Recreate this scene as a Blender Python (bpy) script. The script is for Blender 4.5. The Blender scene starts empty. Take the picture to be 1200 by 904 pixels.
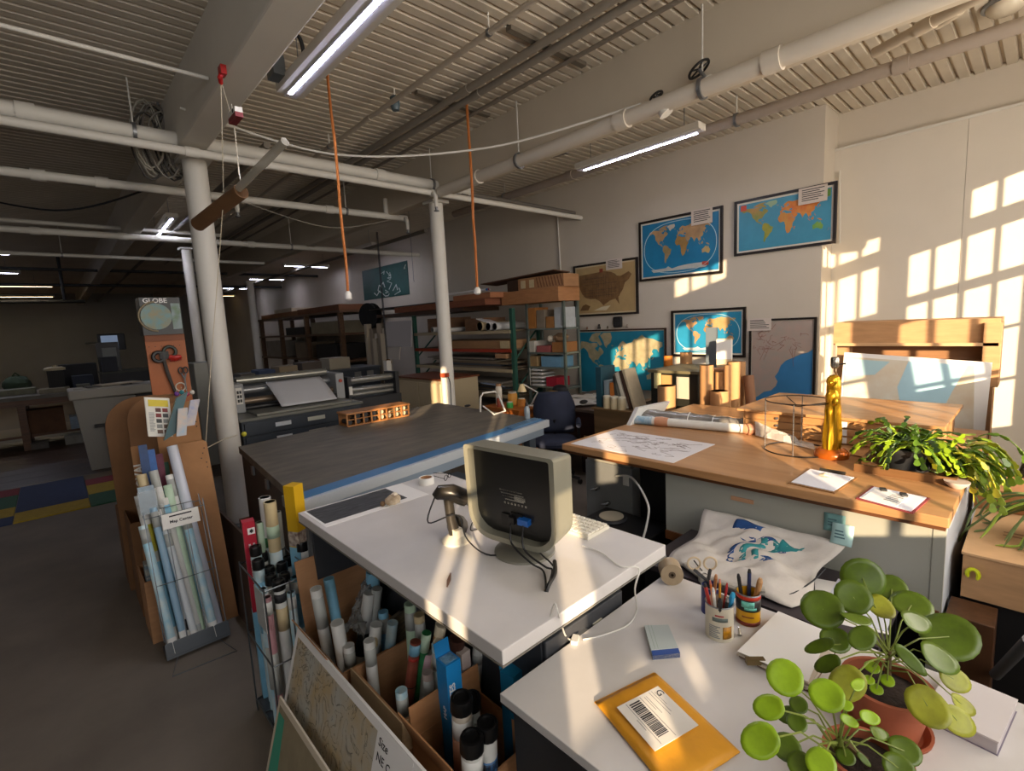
import bpy, bmesh, math, random
from mathutils import Vector, Matrix
random.seed(11)
C = bpy.context.scene.collection
SC = bpy.context.scene

# ---------------------------------------------------------------- camera calibration (world: X towards the map wall, Y along it, Z up)
FPX, CX, CY, H = 578.98, 600.0, 452.0, 1.75
MW = Matrix(((0.73070606, 0.12294419, -0.67153063),
             (-0.68086203, 0.05926021, -0.73001036),
             (-0.04995549, 0.9906427, 0.12700983)))
def P(px, py, z=None, x=None, y=None):
    d = MW @ Vector((px-CX, -(py-CY), -FPX))
    if z is not None: t = (z-H)/d.z
    elif x is not None: t = x/d.x
    else: t = y/d.y
    return Vector((d.x*t, d.y*t, H+d.z*t))
cam = bpy.data.cameras.new('camera'); camo = bpy.data.objects.new('camera', cam); C.objects.link(camo)
cam.sensor_width = 36; cam.lens = FPX*36/1200; cam.clip_start = .05; cam.clip_end = 200
camo.matrix_world = Matrix.Translation((0, 0, H)) @ MW.to_4x4()
SC.camera = camo
SC.view_settings.view_transform = 'Standard'; SC.view_settings.look = 'None'
SC.view_settings.gamma = 1; SC.view_settings.use_curve_mapping = False
SC.view_settings.exposure = 0.3
try:
    SC.cycles.use_denoising = True; SC.cycles.max_bounces = 7; SC.cycles.diffuse_bounces = 4
    SC.cycles.transparent_max_bounces = 16; SC.cycles.caustics_reflective = False; SC.cycles.caustics_refractive = False
    SC.cycles.sample_clamp_indirect = 4
except Exception: pass
# ---------------------------------------------------------------- world, sun, daylight at the windows
SUN = Vector((1, 1.03, -.30)).normalized()
W = bpy.data.worlds.new('sky'); SC.world = W; W.use_nodes = True
bg = W.node_tree.nodes['Background']; bg.inputs[0].default_value = (.55, .68, .9, 1); bg.inputs[1].default_value = 1.0
sl = bpy.data.lights.new('sun', 'SUN'); sl.energy = 10.0; sl.color = (1, .76, .49); sl.angle = math.radians(.4)
so = bpy.data.objects.new('sun', sl); C.objects.link(so); so.rotation_euler = SUN.to_track_quat('-Z', 'Y').to_euler(); so.location = (-6, -8, 6)
YW = -1.6                                  # inner face of the window wall
def area(name, loc, sx, sy, e, col, direction):
    l = bpy.data.lights.new(name, 'AREA'); l.shape = 'RECTANGLE'; l.size = sx; l.size_y = sy; l.energy = e; l.color = col
    o = bpy.data.objects.new(name, l); C.objects.link(o); o.location = loc
    o.rotation_euler = Vector(direction).to_track_quat('-Z', 'Z').to_euler(); return o
area('daylight', (-2.2, YW+.06, 2.3), 3.6, 1.7, 54, (.95, .95, .97), (0.15, 1, -.1))
area('daylight', (1.0, YW+.06, 2.3), 1.9, 1.9, 42, (1, .93, .84), (0, 1, -.05))
area('daylight', (3.7, YW+.06, 2.4), 1.9, 1.9, 82, (1, .88, .72), (.1, 1, .1))

# ---------------------------------------------------------------- materials
def lin(h):
    if isinstance(h, str):
        h = h.lstrip('#'); c = [int(h[i:i+2], 16)/255 for i in (0, 2, 4)]
        return tuple(x/12.92 if x <= .04045 else ((x+.055)/1.055)**2.4 for x in c)+(1,)
    return tuple(h)+(1,) if len(h) == 3 else tuple(h)
MATS = {}
def mat(h, rough=.6, metal=0, var=.0, scale=8, h2=None, bump=0, stretch=None, emit=0, alpha=1, trans=0, coat=0, detail=4, bscale=None, sss=0):
    key = (str(h), rough, metal, var, scale, str(h2), bump, stretch, emit, alpha, trans, coat, detail, bscale)
    if key in MATS: return MATS[key]
    m = bpy.data.materials.new('material'); m.use_nodes = True; nt = m.node_tree; N = nt.nodes; L = nt.links
    b = N['Principled BSDF']; c = lin(h)
    b.inputs['Base Color'].default_value = c; b.inputs['Roughness'].default_value = rough; b.inputs['Metallic'].default_value = metal
    if emit: b.inputs['Emission Color'].default_value = c; b.inputs['Emission Strength'].default_value = emit
    if alpha < 1: b.inputs['Alpha'].default_value = alpha
    if trans: b.inputs['Transmission Weight'].default_value = trans
    if coat: b.inputs['Coat Weight'].default_value = coat
    if var or h2 or bump:
        tc = N.new('ShaderNodeTexCoord'); src = tc.outputs['Object']
        if stretch:
            mp = N.new('ShaderNodeMapping'); mp.inputs['Scale'].default_value = stretch; L.new(src, mp.inputs[0]); src = mp.outputs[0]
        nz = N.new('ShaderNodeTexNoise'); nz.inputs['Scale'].default_value = scale; nz.inputs['Detail'].default_value = detail; nz.inputs['Roughness'].default_value = .6
        L.new(src, nz.inputs['Vector'])
        if var or h2:
            r = N.new('ShaderNodeValToRGB'); r.color_ramp.elements[0].position = .3; r.color_ramp.elements[1].position = .7
            if h2: c0, c1 = c, lin(h2)
            else: c0 = tuple(x*(1-var) for x in c[:3])+(1,); c1 = tuple(min(1, x*(1+var)) for x in c[:3])+(1,)
            r.color_ramp.elements[0].color = c0; r.color_ramp.elements[1].color = c1
            L.new(nz.outputs[0], r.inputs[0]); L.new(r.outputs[0], b.inputs['Base Color'])
        if bump:
            bm_ = N.new('ShaderNodeBump'); bm_.inputs['Strength'].default_value = bump; bm_.inputs['Distance'].default_value = .01
            if bscale:
                n2 = N.new('ShaderNodeTexNoise'); n2.inputs['Scale'].default_value = bscale; L.new(src, n2.inputs['Vector']); L.new(n2.outputs[0], bm_.inputs['Height'])
            else: L.new(nz.outputs[0], bm_.inputs['Height'])
            L.new(bm_.outputs[0], b.inputs['Normal'])
    MATS[key] = m; return m
def wood(h, h2, axis='y', rough=.45, scale=3, coat=0):
    st = {'x': (.6, 9, 9), 'y': (9, .6, 9), 'z': (9, 9, .6)}[axis]
    return mat(h, rough, 0, 0, scale, h2, .08, st, coat=coat, detail=6)
def card(h='#b07a45'):
    c = lin(h); g = .3*c[0]+.6*c[1]+.1*c[2]; c = tuple(x*.80+g*.20 for x in c[:3]); return mat(c, .85, 0, .12, 6, None, .06, (1, 1, 6))
# colours used everywhere
M_white = mat('#d9d5cc', .55, 0, .04, 3); M_paint = mat('#cfc9bd', .7, 0, .06, 1.2, None, .03)
M_black = mat('#141416', .45); M_dark = mat('#232428', .6, 0, .2, 5); M_paper = mat('#e8e6e4', .8, 0, .02, 4)
M_chrome = mat('#b8b8b8', .25, 1); M_steel = mat('#8d8f92', .4, .8); M_kraft = card(); M_kraftd = card('#8d5f35')

# ---------------------------------------------------------------- mesh builder
ORG = {}
class MB:
    def __init__(s): s.v = []; s.f = []; s.sm = []
    def add(s, vs, fs, smooth=False):
        n = len(s.v); s.v += [Vector(v) for v in vs]; s.f += [tuple(i+n for i in f) for f in fs]; s.sm += [smooth]*len(fs); return s
    def box(s, x0, x1, y0, y1, z0, z1):
        vs = [(x, y, z) for z in (z0, z1) for y in (y0, y1) for x in (x0, x1)]
        return s.add(vs, [(0, 2, 3, 1), (4, 5, 7, 6), (0, 1, 5, 4), (2, 6, 7, 3), (0, 4, 6, 2), (1, 3, 7, 5)])
    def obox(s, c, sx, sy, sz, rz=0, rx=0, ry=0, base=True):
        R = Matrix.Rotation(rz, 3, 'Z') @ Matrix.Rotation(ry, 3, 'Y') @ Matrix.Rotation(rx, 3, 'X'); c = Vector(c); z0 = 0 if base else -sz/2
        vs = [c + R @ Vector((x*sx/2, y*sy/2, z0+z*sz)) for z in (0, 1) for y in (-1, 1) for x in (-1, 1)]
        return s.add(vs, [(0, 2, 3, 1), (4, 5, 7, 6), (0, 1, 5, 4), (2, 6, 7, 3), (0, 4, 6, 2), (1, 3, 7, 5)])
    def slab(s, a, b, c, d, n):           # quad a b c d thickened by vector n
        n = Vector(n); q = [Vector(p) for p in (a, b, c, d)]
        return s.add(q+[p+n for p in q], [(0, 3, 2, 1), (4, 5, 6, 7), (0, 1, 5, 4), (1, 2, 6, 5), (2, 3, 7, 6), (3, 0, 4, 7)])
    def prism(s, pts, n, smooth=False):   # planar polygon thickened by vector n
        n = Vector(n); q = [Vector(p) for p in pts]; k = len(q)
        s.add(q+[p+n for p in q], [tuple(range(k-1, -1, -1)), tuple(range(k, 2*k))]); m = len(s.v)-2*k
        for i in range(k):
            j = (i+1) % k; s.f.append((m+i, m+j, m+k+j, m+k+i)); s.sm.append(smooth)
        return s
    def tube(s, pts, r, seg=8, cap=True, closed=False, hollow=0):
        pts = [Vector(p) for p in pts]; k = len(pts); rs = r if isinstance(r, (list, tuple)) else [r]*k
        n = len(s.v); prev = None
        for i, p in enumerate(pts):
            if closed: t = pts[(i+1) % k]-pts[i-1]
            else: t = pts[min(i+1, k-1)]-pts[max(i-1, 0)]
            t.normalize()
            if prev is None:
                u = t.cross(Vector((0, 0, 1)))
                if u.length < .05: u = t.cross(Vector((0, 1, 0)))
            else: u = prev-t*prev.dot(t)
            u.normalize(); prev = u; w = t.cross(u)
            s.v += [p+(u*math.cos(a)+w*math.sin(a))*rs[i] for a in [2*math.pi*j/seg for j in range(seg)]]
        for i in range(k if closed else k-1):
            a = n+i*seg; b = n+((i+1) % k)*seg
            for j in range(seg):
                j2 = (j+1) % seg; s.f.append((a+j, a+j2, b+j2, b+j)); s.sm.append(True)
        if cap and not closed:
            s.f.append(tuple(n+j for j in range(seg-1, -1, -1))); s.sm.append(False)
            s.f.append(tuple(n+(k-1)*seg+j for j in range(seg))); s.sm.append(False)
        return s
    def cyl(s, p0, p1, r0, r1=None, seg=14, cap=True): return s.tube([p0, p1], [r0, r0 if r1 is None else r1], seg, cap)
    def pipe(s, p0, p1, r, wall=.003, seg=14, depth=.12):   # paper tube: open top end that shows its hollow
        p0, p1 = Vector(p0), Vector(p1); d = (p1-p0).normalized()
        return s.tube([p0, p1, p1, p1-d*depth], [r, r, r-wall, r-wall], seg)
    def lathe(s, prof, c, seg=20, axis=(0, 0, 1), smooth=True):
        c = Vector(c); R = Vector((0, 0, 1)).rotation_difference(Vector(axis)).to_matrix(); n = len(s.v); k = len(prof)
        for (r, z) in prof:
            for j in range(seg):
                a = 2*math.pi*j/seg; s.v.append(c+R @ Vector((r*math.cos(a), r*math.sin(a), z)))
        for i in range(k-1):
            for j in range(seg):
                j2 = (j+1) % seg; s.f.append((n+i*seg+j, n+i*seg+j2, n+(i+1)*seg+j2, n+(i+1)*seg+j)); s.sm.append(smooth)
        s.f.append(tuple(n+j for j in range(seg-1, -1, -1))); s.sm.append(False)
        s.f.append(tuple(n+(k-1)*seg+j for j in range(seg))); s.sm.append(False)
        return s
    def ball(s, c, r, seg=12, rings=8, sq=(1, 1, 1)):
        c = Vector(c); n = len(s.v)
        for i in range(rings+1):
            t = math.pi*i/rings
            for j in range(seg):
                a = 2*math.pi*j/seg; s.v.append(c+Vector((r*sq[0]*math.sin(t)*math.cos(a), r*sq[1]*math.sin(t)*math.sin(a), r*sq[2]*math.cos(t))))
        for i in range(rings):
            for j in range(seg):
                j2 = (j+1) % seg; s.f.append((n+i*seg+j, n+(i+1)*seg+j, n+(i+1)*seg+j2, n+i*seg+j2)); s.sm.append(True)
        return s
    def grid(s, fn, nu, nv, smooth=True):
        n = len(s.v); s.v += [Vector(fn(i/nu, j/nv)) for i in range(nu+1) for j in range(nv+1)]
        for i in range(nu):
            for j in range(nv):
                a = n+i*(nv+1)+j; s.f.append((a, a+nv+1, a+nv+2, a+1)); s.sm.append(smooth)
        return s
    def build(s, name, m, parent=None, bevel=0, solid=0):
        me = bpy.data.meshes.new(name)
        if parent is not None: o0 = ORG[parent.name]
        else:
            xs = [v.x for v in s.v]; ys = [v.y for v in s.v]; zs = [v.z for v in s.v]
            o0 = Vector(((min(xs)+max(xs))/2, (min(ys)+max(ys))/2, min(zs)))
        me.from_pydata([v-o0 for v in s.v], [], s.f); me.update()
        me.polygons.foreach_set('use_smooth', s.sm)
        if any(s.sm): me.set_sharp_from_angle(angle=math.radians(42))
        me.materials.append(m)
        o = bpy.data.objects.new(name, me); C.objects.link(o)
        if parent is not None: o.parent = parent
        else: o.location = o0
        ORG[o.name] = o0.copy()
        if solid:
            md = o.modifiers.new('solidify', 'SOLIDIFY'); md.thickness = solid
        if bevel:
            md = o.modifiers.new('bevel', 'BEVEL'); md.width = bevel; md.segments = 2; md.limit_method = 'ANGLE'
        return o
USED = {}
def tag(o, label, cat, group=None, kind=None):
    o['label'] = label; o['category'] = cat
    if group: o['group'] = group
    if kind: o['kind'] = kind
    return o
def thing(name, label, cat, loc, group=None):
    o = bpy.data.objects.new(name, None); C.objects.link(o); o.empty_display_size = .05
    o.location = Vector(loc); ORG[o.name] = Vector(loc); return tag(o, label, cat, group)
def struct(mb, name, m, label, cat, parent=None, **k):
    o = mb.build(name, m, parent, **k)
    if parent is None: tag(o, label, cat, None, 'structure')
    return o
def copy_tree(o, parent=None):
    c = o.copy(); C.objects.link(c); c.parent = parent
    for ch in o.children: copy_tree(ch, c)
    return c
def text(s, name, size, origin, u, v, m, parent, depth=.0008, align='LEFT', bold=0):
    cu = bpy.data.curves.new('lettering', 'FONT'); cu.body = s; cu.size = size; cu.extrude = depth; cu.align_x = align; cu.resolution_u = 2; cu.offset = bold
    to = bpy.data.objects.new('lettering', cu); C.objects.link(to)
    dg = bpy.context.evaluated_depsgraph_get(); me = bpy.data.meshes.new_from_object(to.evaluated_get(dg))
    bpy.data.objects.remove(to)
    u = Vector(u).normalized(); v = Vector(v).normalized(); w = u.cross(v); o0 = ORG[parent.name]
    R = Matrix((u, v, w)).transposed()
    for vt in me.vertices: vt.co = Vector(origin)+R @ vt.co-o0
    me.materials.clear(); me.materials.append(m); me.name = name
    o = bpy.data.objects.new(name, me); C.objects.link(o); o.parent = parent; ORG[o.name] = o0.copy(); return o
def sheet(name, m, o, u, v, t, parent=None):   # rectangle o..o+u..o+v, thickness t along its normal u x v
    u, v, o = Vector(u), Vector(v), Vector(o); n = u.cross(v).normalized()*t
    return MB().slab(o, o+u, o+u+v, o+v, n).build(name, m, parent)
def lines(o, u, v, rows, parent, m, name='printed_lines', t=.0006, h=.45, x0=.08, x1=.92, y0=.12, y1=.88, ragged=.35):
    u, v, o = Vector(u), Vector(v), Vector(o); n = u.cross(v).normalized(); mb = MB()
    for i in range(rows):
        yy = y1-(y1-y0)*i/rows; e = x1-random.random()*ragged*(x1-x0); hh = (y1-y0)/rows*h
        a = o+u*x0+v*yy; mb.slab(a-v*hh, a-v*hh+u*(e-x0), a+u*(e-x0), a, n*t)
    return mb.build(name, m, parent)
# ================================================================ STRUCTURE
ZC, XW, XR, YC = 3.72, 5.85, 6.2, 1.607
M_wall = mat('#cdc3b4', .8, 0, .05, .9, None, .04, bscale=40)
M_ceil = mat('#cdc2b0', .75, 0, .08, 1.5)
M_conc = mat('#625950', .75, 0, 0, 1.6, '#7a7064', .05, None, 0, 1, 0, 0, 10, 30)
struct(MB().box(-7, 6.4, YW-.3, 7.05, -.12, 0), 'floor', M_conc, 'worn grey concrete floor of the workshop', 'floor')
fw = struct(MB().box(-7, 6.4, 7.05, 26, -.12, -.012), 'floor', mat('#3a2a20', .5), 'dark wooden plank floor of the far room', 'floor')
plank = wood('#4a3426', '#33241a', 'x', .4, 2)
k = 0; pm = None
for i in range(14):
    for (a, b) in ((-7, -3.1), (-3.09, 1.0), (1.01, 6.3)):
        y0 = 7.06+i*.42
        o = MB().box(a+.004, b-.004, y0, y0+.41, -.012, 0).build('floor_plank', plank, fw)
struct(MB().box(-7, 6.4, 12.95, 26, -.012, -.001), 'floor', mat('#3d2b20', .5, 0, .15, 2), 'dim wooden floor at the far end of the room', 'floor')
# ceiling: corrugated deck, ribs along X
mb = MB(); p = .1; y = YW; prof = []
while y < 26:
    prof += [(y, ZC), (y+.066, ZC), (y+.074, ZC+.03), (y+.092, ZC+.03)]; y += p
prof.append((y, ZC)); n = len(prof)
mb.add([(-7, a, b) for a, b in prof]+[(6.4, a, b) for a, b in prof], [(i, n+i, n+i+1, i+1) for i in range(n-1)])
mb.box(-7, 6.4, YW-.3, y, ZC+.06, ZC+.16)
struct(mb, 'ceiling', M_ceil, 'white painted corrugated metal deck ceiling with narrow ribs', 'ceiling')
struct(MB().box(XW, 6.4, YC, 26, 0, ZC+.05), 'wall_right', M_wall, 'long cream plaster wall hung with framed maps', 'wall')
wr = struct(MB().box(6.28, 6.4, YW, YC, 0, ZC+.05), 'wall_right', M_wall, 'cream recessed wall band above the sunlit panels', 'wall')
for (a, b) in ((-1.6, -.62), (-.614, .577), (.580, YC)):
    MB().box(XR, 6.28, a, b, 0, 3.34).build('wall_panel', mat('#d6cec1', .75, 0, .04, 1.1, None, .03), wr)
MB().box(XR-.012, 6.28, YW, YC, 3.34, 3.362).build('ledge', M_white, wr)
struct(MB().box(-7.2, 6.4, 26, 26.2, 0, ZC+.05), 'wall_back', mat('#8d8983', .8, 0, .1, .5), 'grey far wall behind the back work tables', 'wall')
struct(MB().box(-7.2, -7, YW, 26, 0, ZC+.05), 'wall_left', M_wall, 'plain cream wall on the aisle side', 'wall')
# unseen window wall behind the camera; openings cut to shape the sun patches
HOLES = [(-2.04, -1.79, 1.62, 2.45), (-1.52, -1.31, 1.40, 2.02), (-1.27, -1.10, 1.36, 1.47), (-1.04, -.89, 1.36, 1.45), (-1.02, -.80, 1.70, 2.1),
         (-3.5, -2.9, 2.5, 3.2), (.13, .93, 1.42, 3.02), (1.10, 1.80, 1.42, 3.0), (1.10, 1.80, 3.34, 3.6), (1.99, 2.6, 1.35, 2.3), (2.72, 3.50, 1.35, 2.97), (2.72, 3.5, 3.07, 3.37), (3.66, 4.50, 1.1, 2.97), (4.07, 4.5, 3.07, 3.37)]
xs = sorted({-7.2, 6.4} | {v for h in HOLES for v in h[:2]}); zs = sorted({0, ZC+.05} | {v for h in HOLES for v in h[2:]})
mb = MB()
for i in range(len(xs)-1):
    run = None
    for j in range(len(zs)-1):
        cx, cz = (xs[i]+xs[i+1])/2, (zs[j]+zs[j+1])/2
        solid = not any(h[0] < cx < h[1] and h[2] < cz < h[3] for h in HOLES)
        if solid and run is None: run = zs[j]
        if (not solid or j == len(zs)-2) and run is not None:
            mb.box(xs[i], xs[i+1], YW-.05, YW, run, zs[j+1] if solid else zs[j]); run = None
struct(mb, 'wall_front', M_wall, 'cream outer wall with unseen window openings shaped for the sun patches', 'wall')
wi = 0
for (a, b, c, d) in HOLES:
    wi += 1; mb = MB()
    for q in (0, 1): mb.box((a, b-.025)[q], (a+.025, b)[q], YW-.045, YW-.01, c, d); mb.box(a, b, YW-.045, YW-.01, (c, d-.025)[q], (c+.025, d)[q])
    wo = struct(mb, 'window_%d' % wi, M_white, 'white steel window frame number %d round an unseen opening cut for the sun patches' % wi, 'window')
    nx = max(1, round((b-a)/.205))
    if a < -1.7 and b > -1.9: nx = 2
    for q in range(1, nx): MB().box(a+(b-a)*q/nx-.011, a+(b-a)*q/nx+.011, YW-.04, YW-.015, c, d).build('muntin', M_white, wo)
    nz = max(1, round((d-c)/.5))
    for q in range(1, nz):
        hh = .045 if q == nz-1 and nz > 2 else .012
        MB().box(a, b, YW-.04, YW-.015, c+(d-c)*q/nz-hh, c+(d-c)*q/nz+hh).build('muntin', M_white, wo)
# beams and columns
struct(MB().box(.93, 1.13, YW, 26, 3.27, ZC+.04), 'beam', M_paint, 'white boxed girder running above the first round column', 'beam', bevel=.012)
struct(MB().box(3.42, 3.56, YW, 26, 3.22, ZC+.04), 'beam', mat('#cbbfab', .7, 0, .06, 1), 'deep cream girder beside the valve pipe', 'beam', bevel=.012)
def column(x, y, r, label, zt=3.27):
    t = thing('column', label, 'column', (x, y, 0))
    MB().cyl((x, y, 0), (x, y, zt), r, r, 24).build('shaft', M_white, t)
    MB().box(x-r-.03, x+r+.03, y-r-.03, y+r+.03, zt-.03, zt).build('cap_plate', M_white, t)
    MB().lathe([(r+.03, 0), (r+.03, .03), (r+.005, .05)], (x, y, 0), 20).build('base_ring', M_steel, t)
    t['kind'] = 'structure'; return t
column(1.08, 5.02, .092, 'thick white steel column beside the cutting table with a yellow string ball')
column(3.56, 5.05, .082, 'white steel column in front of the loaded shelving rack', 3.22)
column(1.87, 10, .075, 'farther white column behind the globe box')
column(4.2, 15, .09, 'dim white column deep in the workshop', 3.22)
tag(MB().cyl((.35, 15.2, 2.75), (.35, 15.2, ZC), .03).build('drop_pipe', M_dark), 'thin dark pipe dropping from the far left ceiling', 'pipe')

# ---------------------------------------------------------------- overhead pipes, each its own thing
def opipe(p0, p1, r, label, m=None, couplings=(), name='ceiling_pipe', hang=(), zt=ZC):
    p0, p1 = Vector(p0), Vector(p1); m = m or M_white
    t = thing(name, label, 'pipe', p0)
    MB().cyl(p0, p1, r, r, 14).build('run', m, t)
    for f in couplings:
        c = p0.lerp(p1, f); d = (p1-p0).normalized()
        MB().cyl(c-d*.05, c+d*.05, r*1.22, r*1.22, 14).build('coupling', m, t)
    for f in hang:
        c = p0.lerp(p1, f); MB().cyl(c, (c.x, c.y, zt+.03), .006).build('hanger', M_white, t)
        d = (p1-p0).normalized(); MB().cyl(c-d*.012, c+d*.012, r*1.25, r*1.25, 14).build('clamp', M_steel, t)
    return t
opipe((-6.9, 4.82, 3.33), (3.9, 4.82, 3.33), .055, 'thick white sprinkler main crossing in front of both columns', None, (.645, .74, .89), hang=(.7, .95))
opipe((3.7, 4.82, 3.3), (XW, 4.82, 3.29), .028, 'dark thin pipe stub running from the sprinkler main into the map wall', mat('#6d6862', .5), (.05,))
opipe((-6.9, 4.7, 3.235), (XW, 4.7, 3.2), .032, 'second white pipe slung just under the thick sprinkler main', None, (.62, .66, .8))
opipe((-6.9, 5.95, 3.2), (3.7, 5.95, 3.2), .04, 'white pipe crossing behind the first column', None, (.66, .7, .9), hang=(.55, .92))
opipe((-6.9, 9.1, 3.36), (2.2, 9.1, 3.36), .028, 'thin white pipe high over the far aisle', None, (.6,))
opipe((-6.9, 8.8, 3.2), (5.7, 8.8, 3.2), .042, 'long white pipe over the plotters', None, (.55, .62, .75), hang=(.5, .8))
opipe((-6.9, 11, 3.2), (3.4, 11, 3.2), .03, 'dim white pipe farther back over the rug', None, (.6,), hang=(.7,))
opipe((-6.9, 14, 3.3), (5.7, 14, 3.3), .03, 'thin dark conduit across the far room', M_dark)
opipe((-6.9, 17, 3.25), (5.7, 17, 3.25), .035, 'second dark conduit across the far room', M_dark)
opipe((-6.9, 19.5, 3.0), (.9, 19.5, 3.0), .05, 'dark pipe low over the far left tables', M_dark)
opipe((3.335, YW, 3.21), (3.335, 4.62, 3.21), .056, 'thick white pipe hanging beside the deep girder with a gate valve', mat('#d3cabb', .5), (.28, .45, .62, .9), hang=(.2, .52, .8))
opipe((4.9, YW, 3.52), (5.0, 6.6, 3.52), .05, 'long cream pipe running over the bright strip light', mat('#a3968a', .55), (.3, .7), hang=(.15, .45, .85))
opipe((2.75, YW, 3.66), (2.75, 15, 3.66), .028, 'left one of a pair of grey ceiling conduits', mat('#8f877b', .5), (.2, .3))
opipe((2.87, YW, 3.66), (2.87, 15, 3.66), .028, 'right one of a pair of grey ceiling conduits', mat('#8f877b', .5), (.2, .3))
opipe((3.1, YW, 3.67), (3.1, 15, 3.67), .016, 'thin conduit nearest the deep girder on the ceiling', mat('#857b6e', .5), (.3,))
opipe((2.3, YW, 3.6), (2.3, 15, 3.6), .02, 'thin white pipe hung left of the conduit pair', mat('#b9ae9e', .5), (.22, .35), hang=(.25, .4))
opipe((.92, 3.65, 3.35), (-6.9, 3.65, 3.35), .012, 'thin cream conduit crossing to the red hook box', M_white)
opipe((1.6, 4.75, 3.4), (1.6, 26, 3.4), .03, 'grey conduit running back along the first girder', mat('#7d766c', .5))
opipe((4.7, 7, 3.3), (4.7, 25, 3.3), .03, 'dim pipe running back above the storage racks', mat('#756e64', .5))
# short sprinkler branch seen near the second column
opipe((3.4, 5.95, 3.2), (3.4, 5.95, 3.42), .03, 'short upright sprinkler branch near the second column', None, name='sprinkler_branch')
# pieces in the top right corner
q0 = P(1025, 62, z=3.45); q1 = P(1140, 0, z=3.45)
opipe(q0, q1+(q1-q0), .035, 'angled pipe stub with black collar near the right hand skylight corner', mat('#c5b7a2', .5), (.28,))
q0 = P(1098, 28, z=3.5); q1 = P(1200, -45, z=3.5)
opipe(q0, q1, .035, 'second angled pipe stub beside the round lamp', mat('#c5b7a2', .5), (.2,))
t = thing('dome_lamp', 'round glass dome lamp on the ceiling at the top right', 'lamp', P(1180, 2, z=ZC))
c = P(1180, 2, z=ZC); MB().lathe([(.13, -.02), (.13, .0)], c, 22).build('rim', M_steel, t); MB().ball(c+Vector((0, 0, -.02)), .11, 16, 8, (1, 1, .6)).build('dome', mat('#d8cdb8', .2), t)
# valve with handwheel on the girder pipe, elbow near it
def handwheel(c, r, ax, label):
    c = Vector(c); t = thing('valve_handwheel', label, 'valve', c); ax = Vector(ax).normalized()
    u = ax.orthogonal().normalized(); w = ax.cross(u)
    MB().tube([c+(u*math.cos(a)+w*math.sin(a))*r for a in [i*math.pi/9 for i in range(18)]], .009, 6, closed=True).build('rim', M_black, t)
    for i in range(5):
        a = i*2*math.pi/5; MB().cyl(c, c+(u*math.cos(a)+w*math.sin(a))*r, .006, seg=6).build('spoke', M_black, t)
    MB().cyl(c, c+ax*.1, .012).build('stem', M_steel, t)
    MB().cyl(c+ax*.09, c+ax*.15, .04, .05).build('bonnet', M_white, t)
c = P(819, 81, x=3.33); handwheel(c, .07, (.1, -.35, -.6), 'black valve handwheel on the thick pipe below the girder')
c = P(769, 113, x=3.33); handwheel(c, .045, (.1, -.3, -.6), 'smaller pale valve wheel at the elbow of the thick pipe')
# ---------------------------------------------------------------- strip lights
M_led = mat('#dfe2ff', .4, emit=30); M_ledw = mat('#ffd9a0', .4, emit=10); M_house = mat('#cfcac0', .5)
def strip(p0, p1, w, label, led=None, power=14, rods=True, glow=(.88, .9, 1), off=0, n=0):
    p0, p1 = Vector(p0), Vector(p1); d = (p1-p0).normalized(); s = Vector((-d.y, d.x, 0)); t = thing('strip_light', label, 'light', (p0+p1)/2, 'ceiling strip lights')
    up = Vector((0, 0, .055))
    MB().slab(p0-s*w/2, p1-s*w/2, p1+s*w/2, p0+s*w/2, up).build('housing', M_house, t)
    MB().slab(p0-s*w*.22+up*0, p1-s*w*.22, p1+s*w*.22, p0+s*w*.22, (0, 0, -.012)).build('diffuser', mat('#c9c6cc', .5), t)
    a = p0+d*.05; b = p1-d*.05; z = Vector((0, 0, -.017)); o = s*off
    if n:
        for i in range(n):
            c = a.lerp(b, (i+.5)/n)+o; MB().slab(c-s*.012-d*.011+z, c-s*.012+d*.011+z, c+s*.012+d*.011+z, c+s*.012-d*.011+z, (0, 0, .006)).build('led', led or M_led, t)
    else: MB().slab(a-s*.012+o+z, b-s*.012+o+z, b+s*.012+o+z, a+s*.012+o+z, (0, 0, .006)).build('led', led or M_led, t)
    if rods:
        for f in (.12, .88):
            c = p0.lerp(p1, f); MB().cyl(c+up, (c.x, c.y, ZC+.02), .004, seg=6).build('hanger', M_steel, t)
    if power:
        l = bpy.data.lights.new('strip_lamp', 'AREA'); l.shape = 'RECTANGLE'; l.size = (p1-p0).length; l.size_y = .06; l.energy = power; l.color = glow
        o = bpy.data.objects.new('strip_lamp', l); C.objects.link(o); o.parent = t; o.location = Vector((0, 0, -.03)); o.rotation_euler = (0, 0, math.atan2(d.y, d.x))
    return t
strip((1.35, 3.48, 3.3), (1.35, 1.9, 3.3), .17, 'nearest strip light with a row of bright diodes hanging beside the first girder', n=46, off=-.02, power=9)
strip((4.28, 3.45, 3.3), (4.28, 2.1, 3.3), .13, 'strip light with bright diodes above the framed maps', n=40, power=7, off=.02)
strip((1.46, 10.1, 3.4), (1.42, 8.2, 3.4), .14, 'short strip light hanging beyond the first column', power=5)
strip((4.9, 10.6, 3.4), (4.9, 9.15, 3.4), .1, 'strip light glowing beside the second column', power=4)
strip((4.36, 12.75, 3.4), (5.5, 12.75, 3.4), .1, 'strip light over the far storage shelves', power=2.2)
strip((4.46, 16.05, 3.4), (5.5, 16.05, 3.4), .1, 'farther strip light behind the storage shelves', power=2.2)
strip((4.5, 19.3, 3.4), (5.5, 19.3, 3.4), .1, 'faint strip light at the far wall', power=2.2)
strip((5.3, 22.9, 3.4), (5.8, 22.9, 3.4), .1, 'smallest warm strip light at the far wall', M_ledw, 0)
strip((-2.2, 12.65, 3.4), (-.30, 12.65, 3.4), .1, 'purplish strip light at the left edge', power=7)
strip((-2.2, 15.8, 3.4), (-.30, 15.8, 3.4), .1, 'second purplish strip light at the left edge', power=7)
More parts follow.
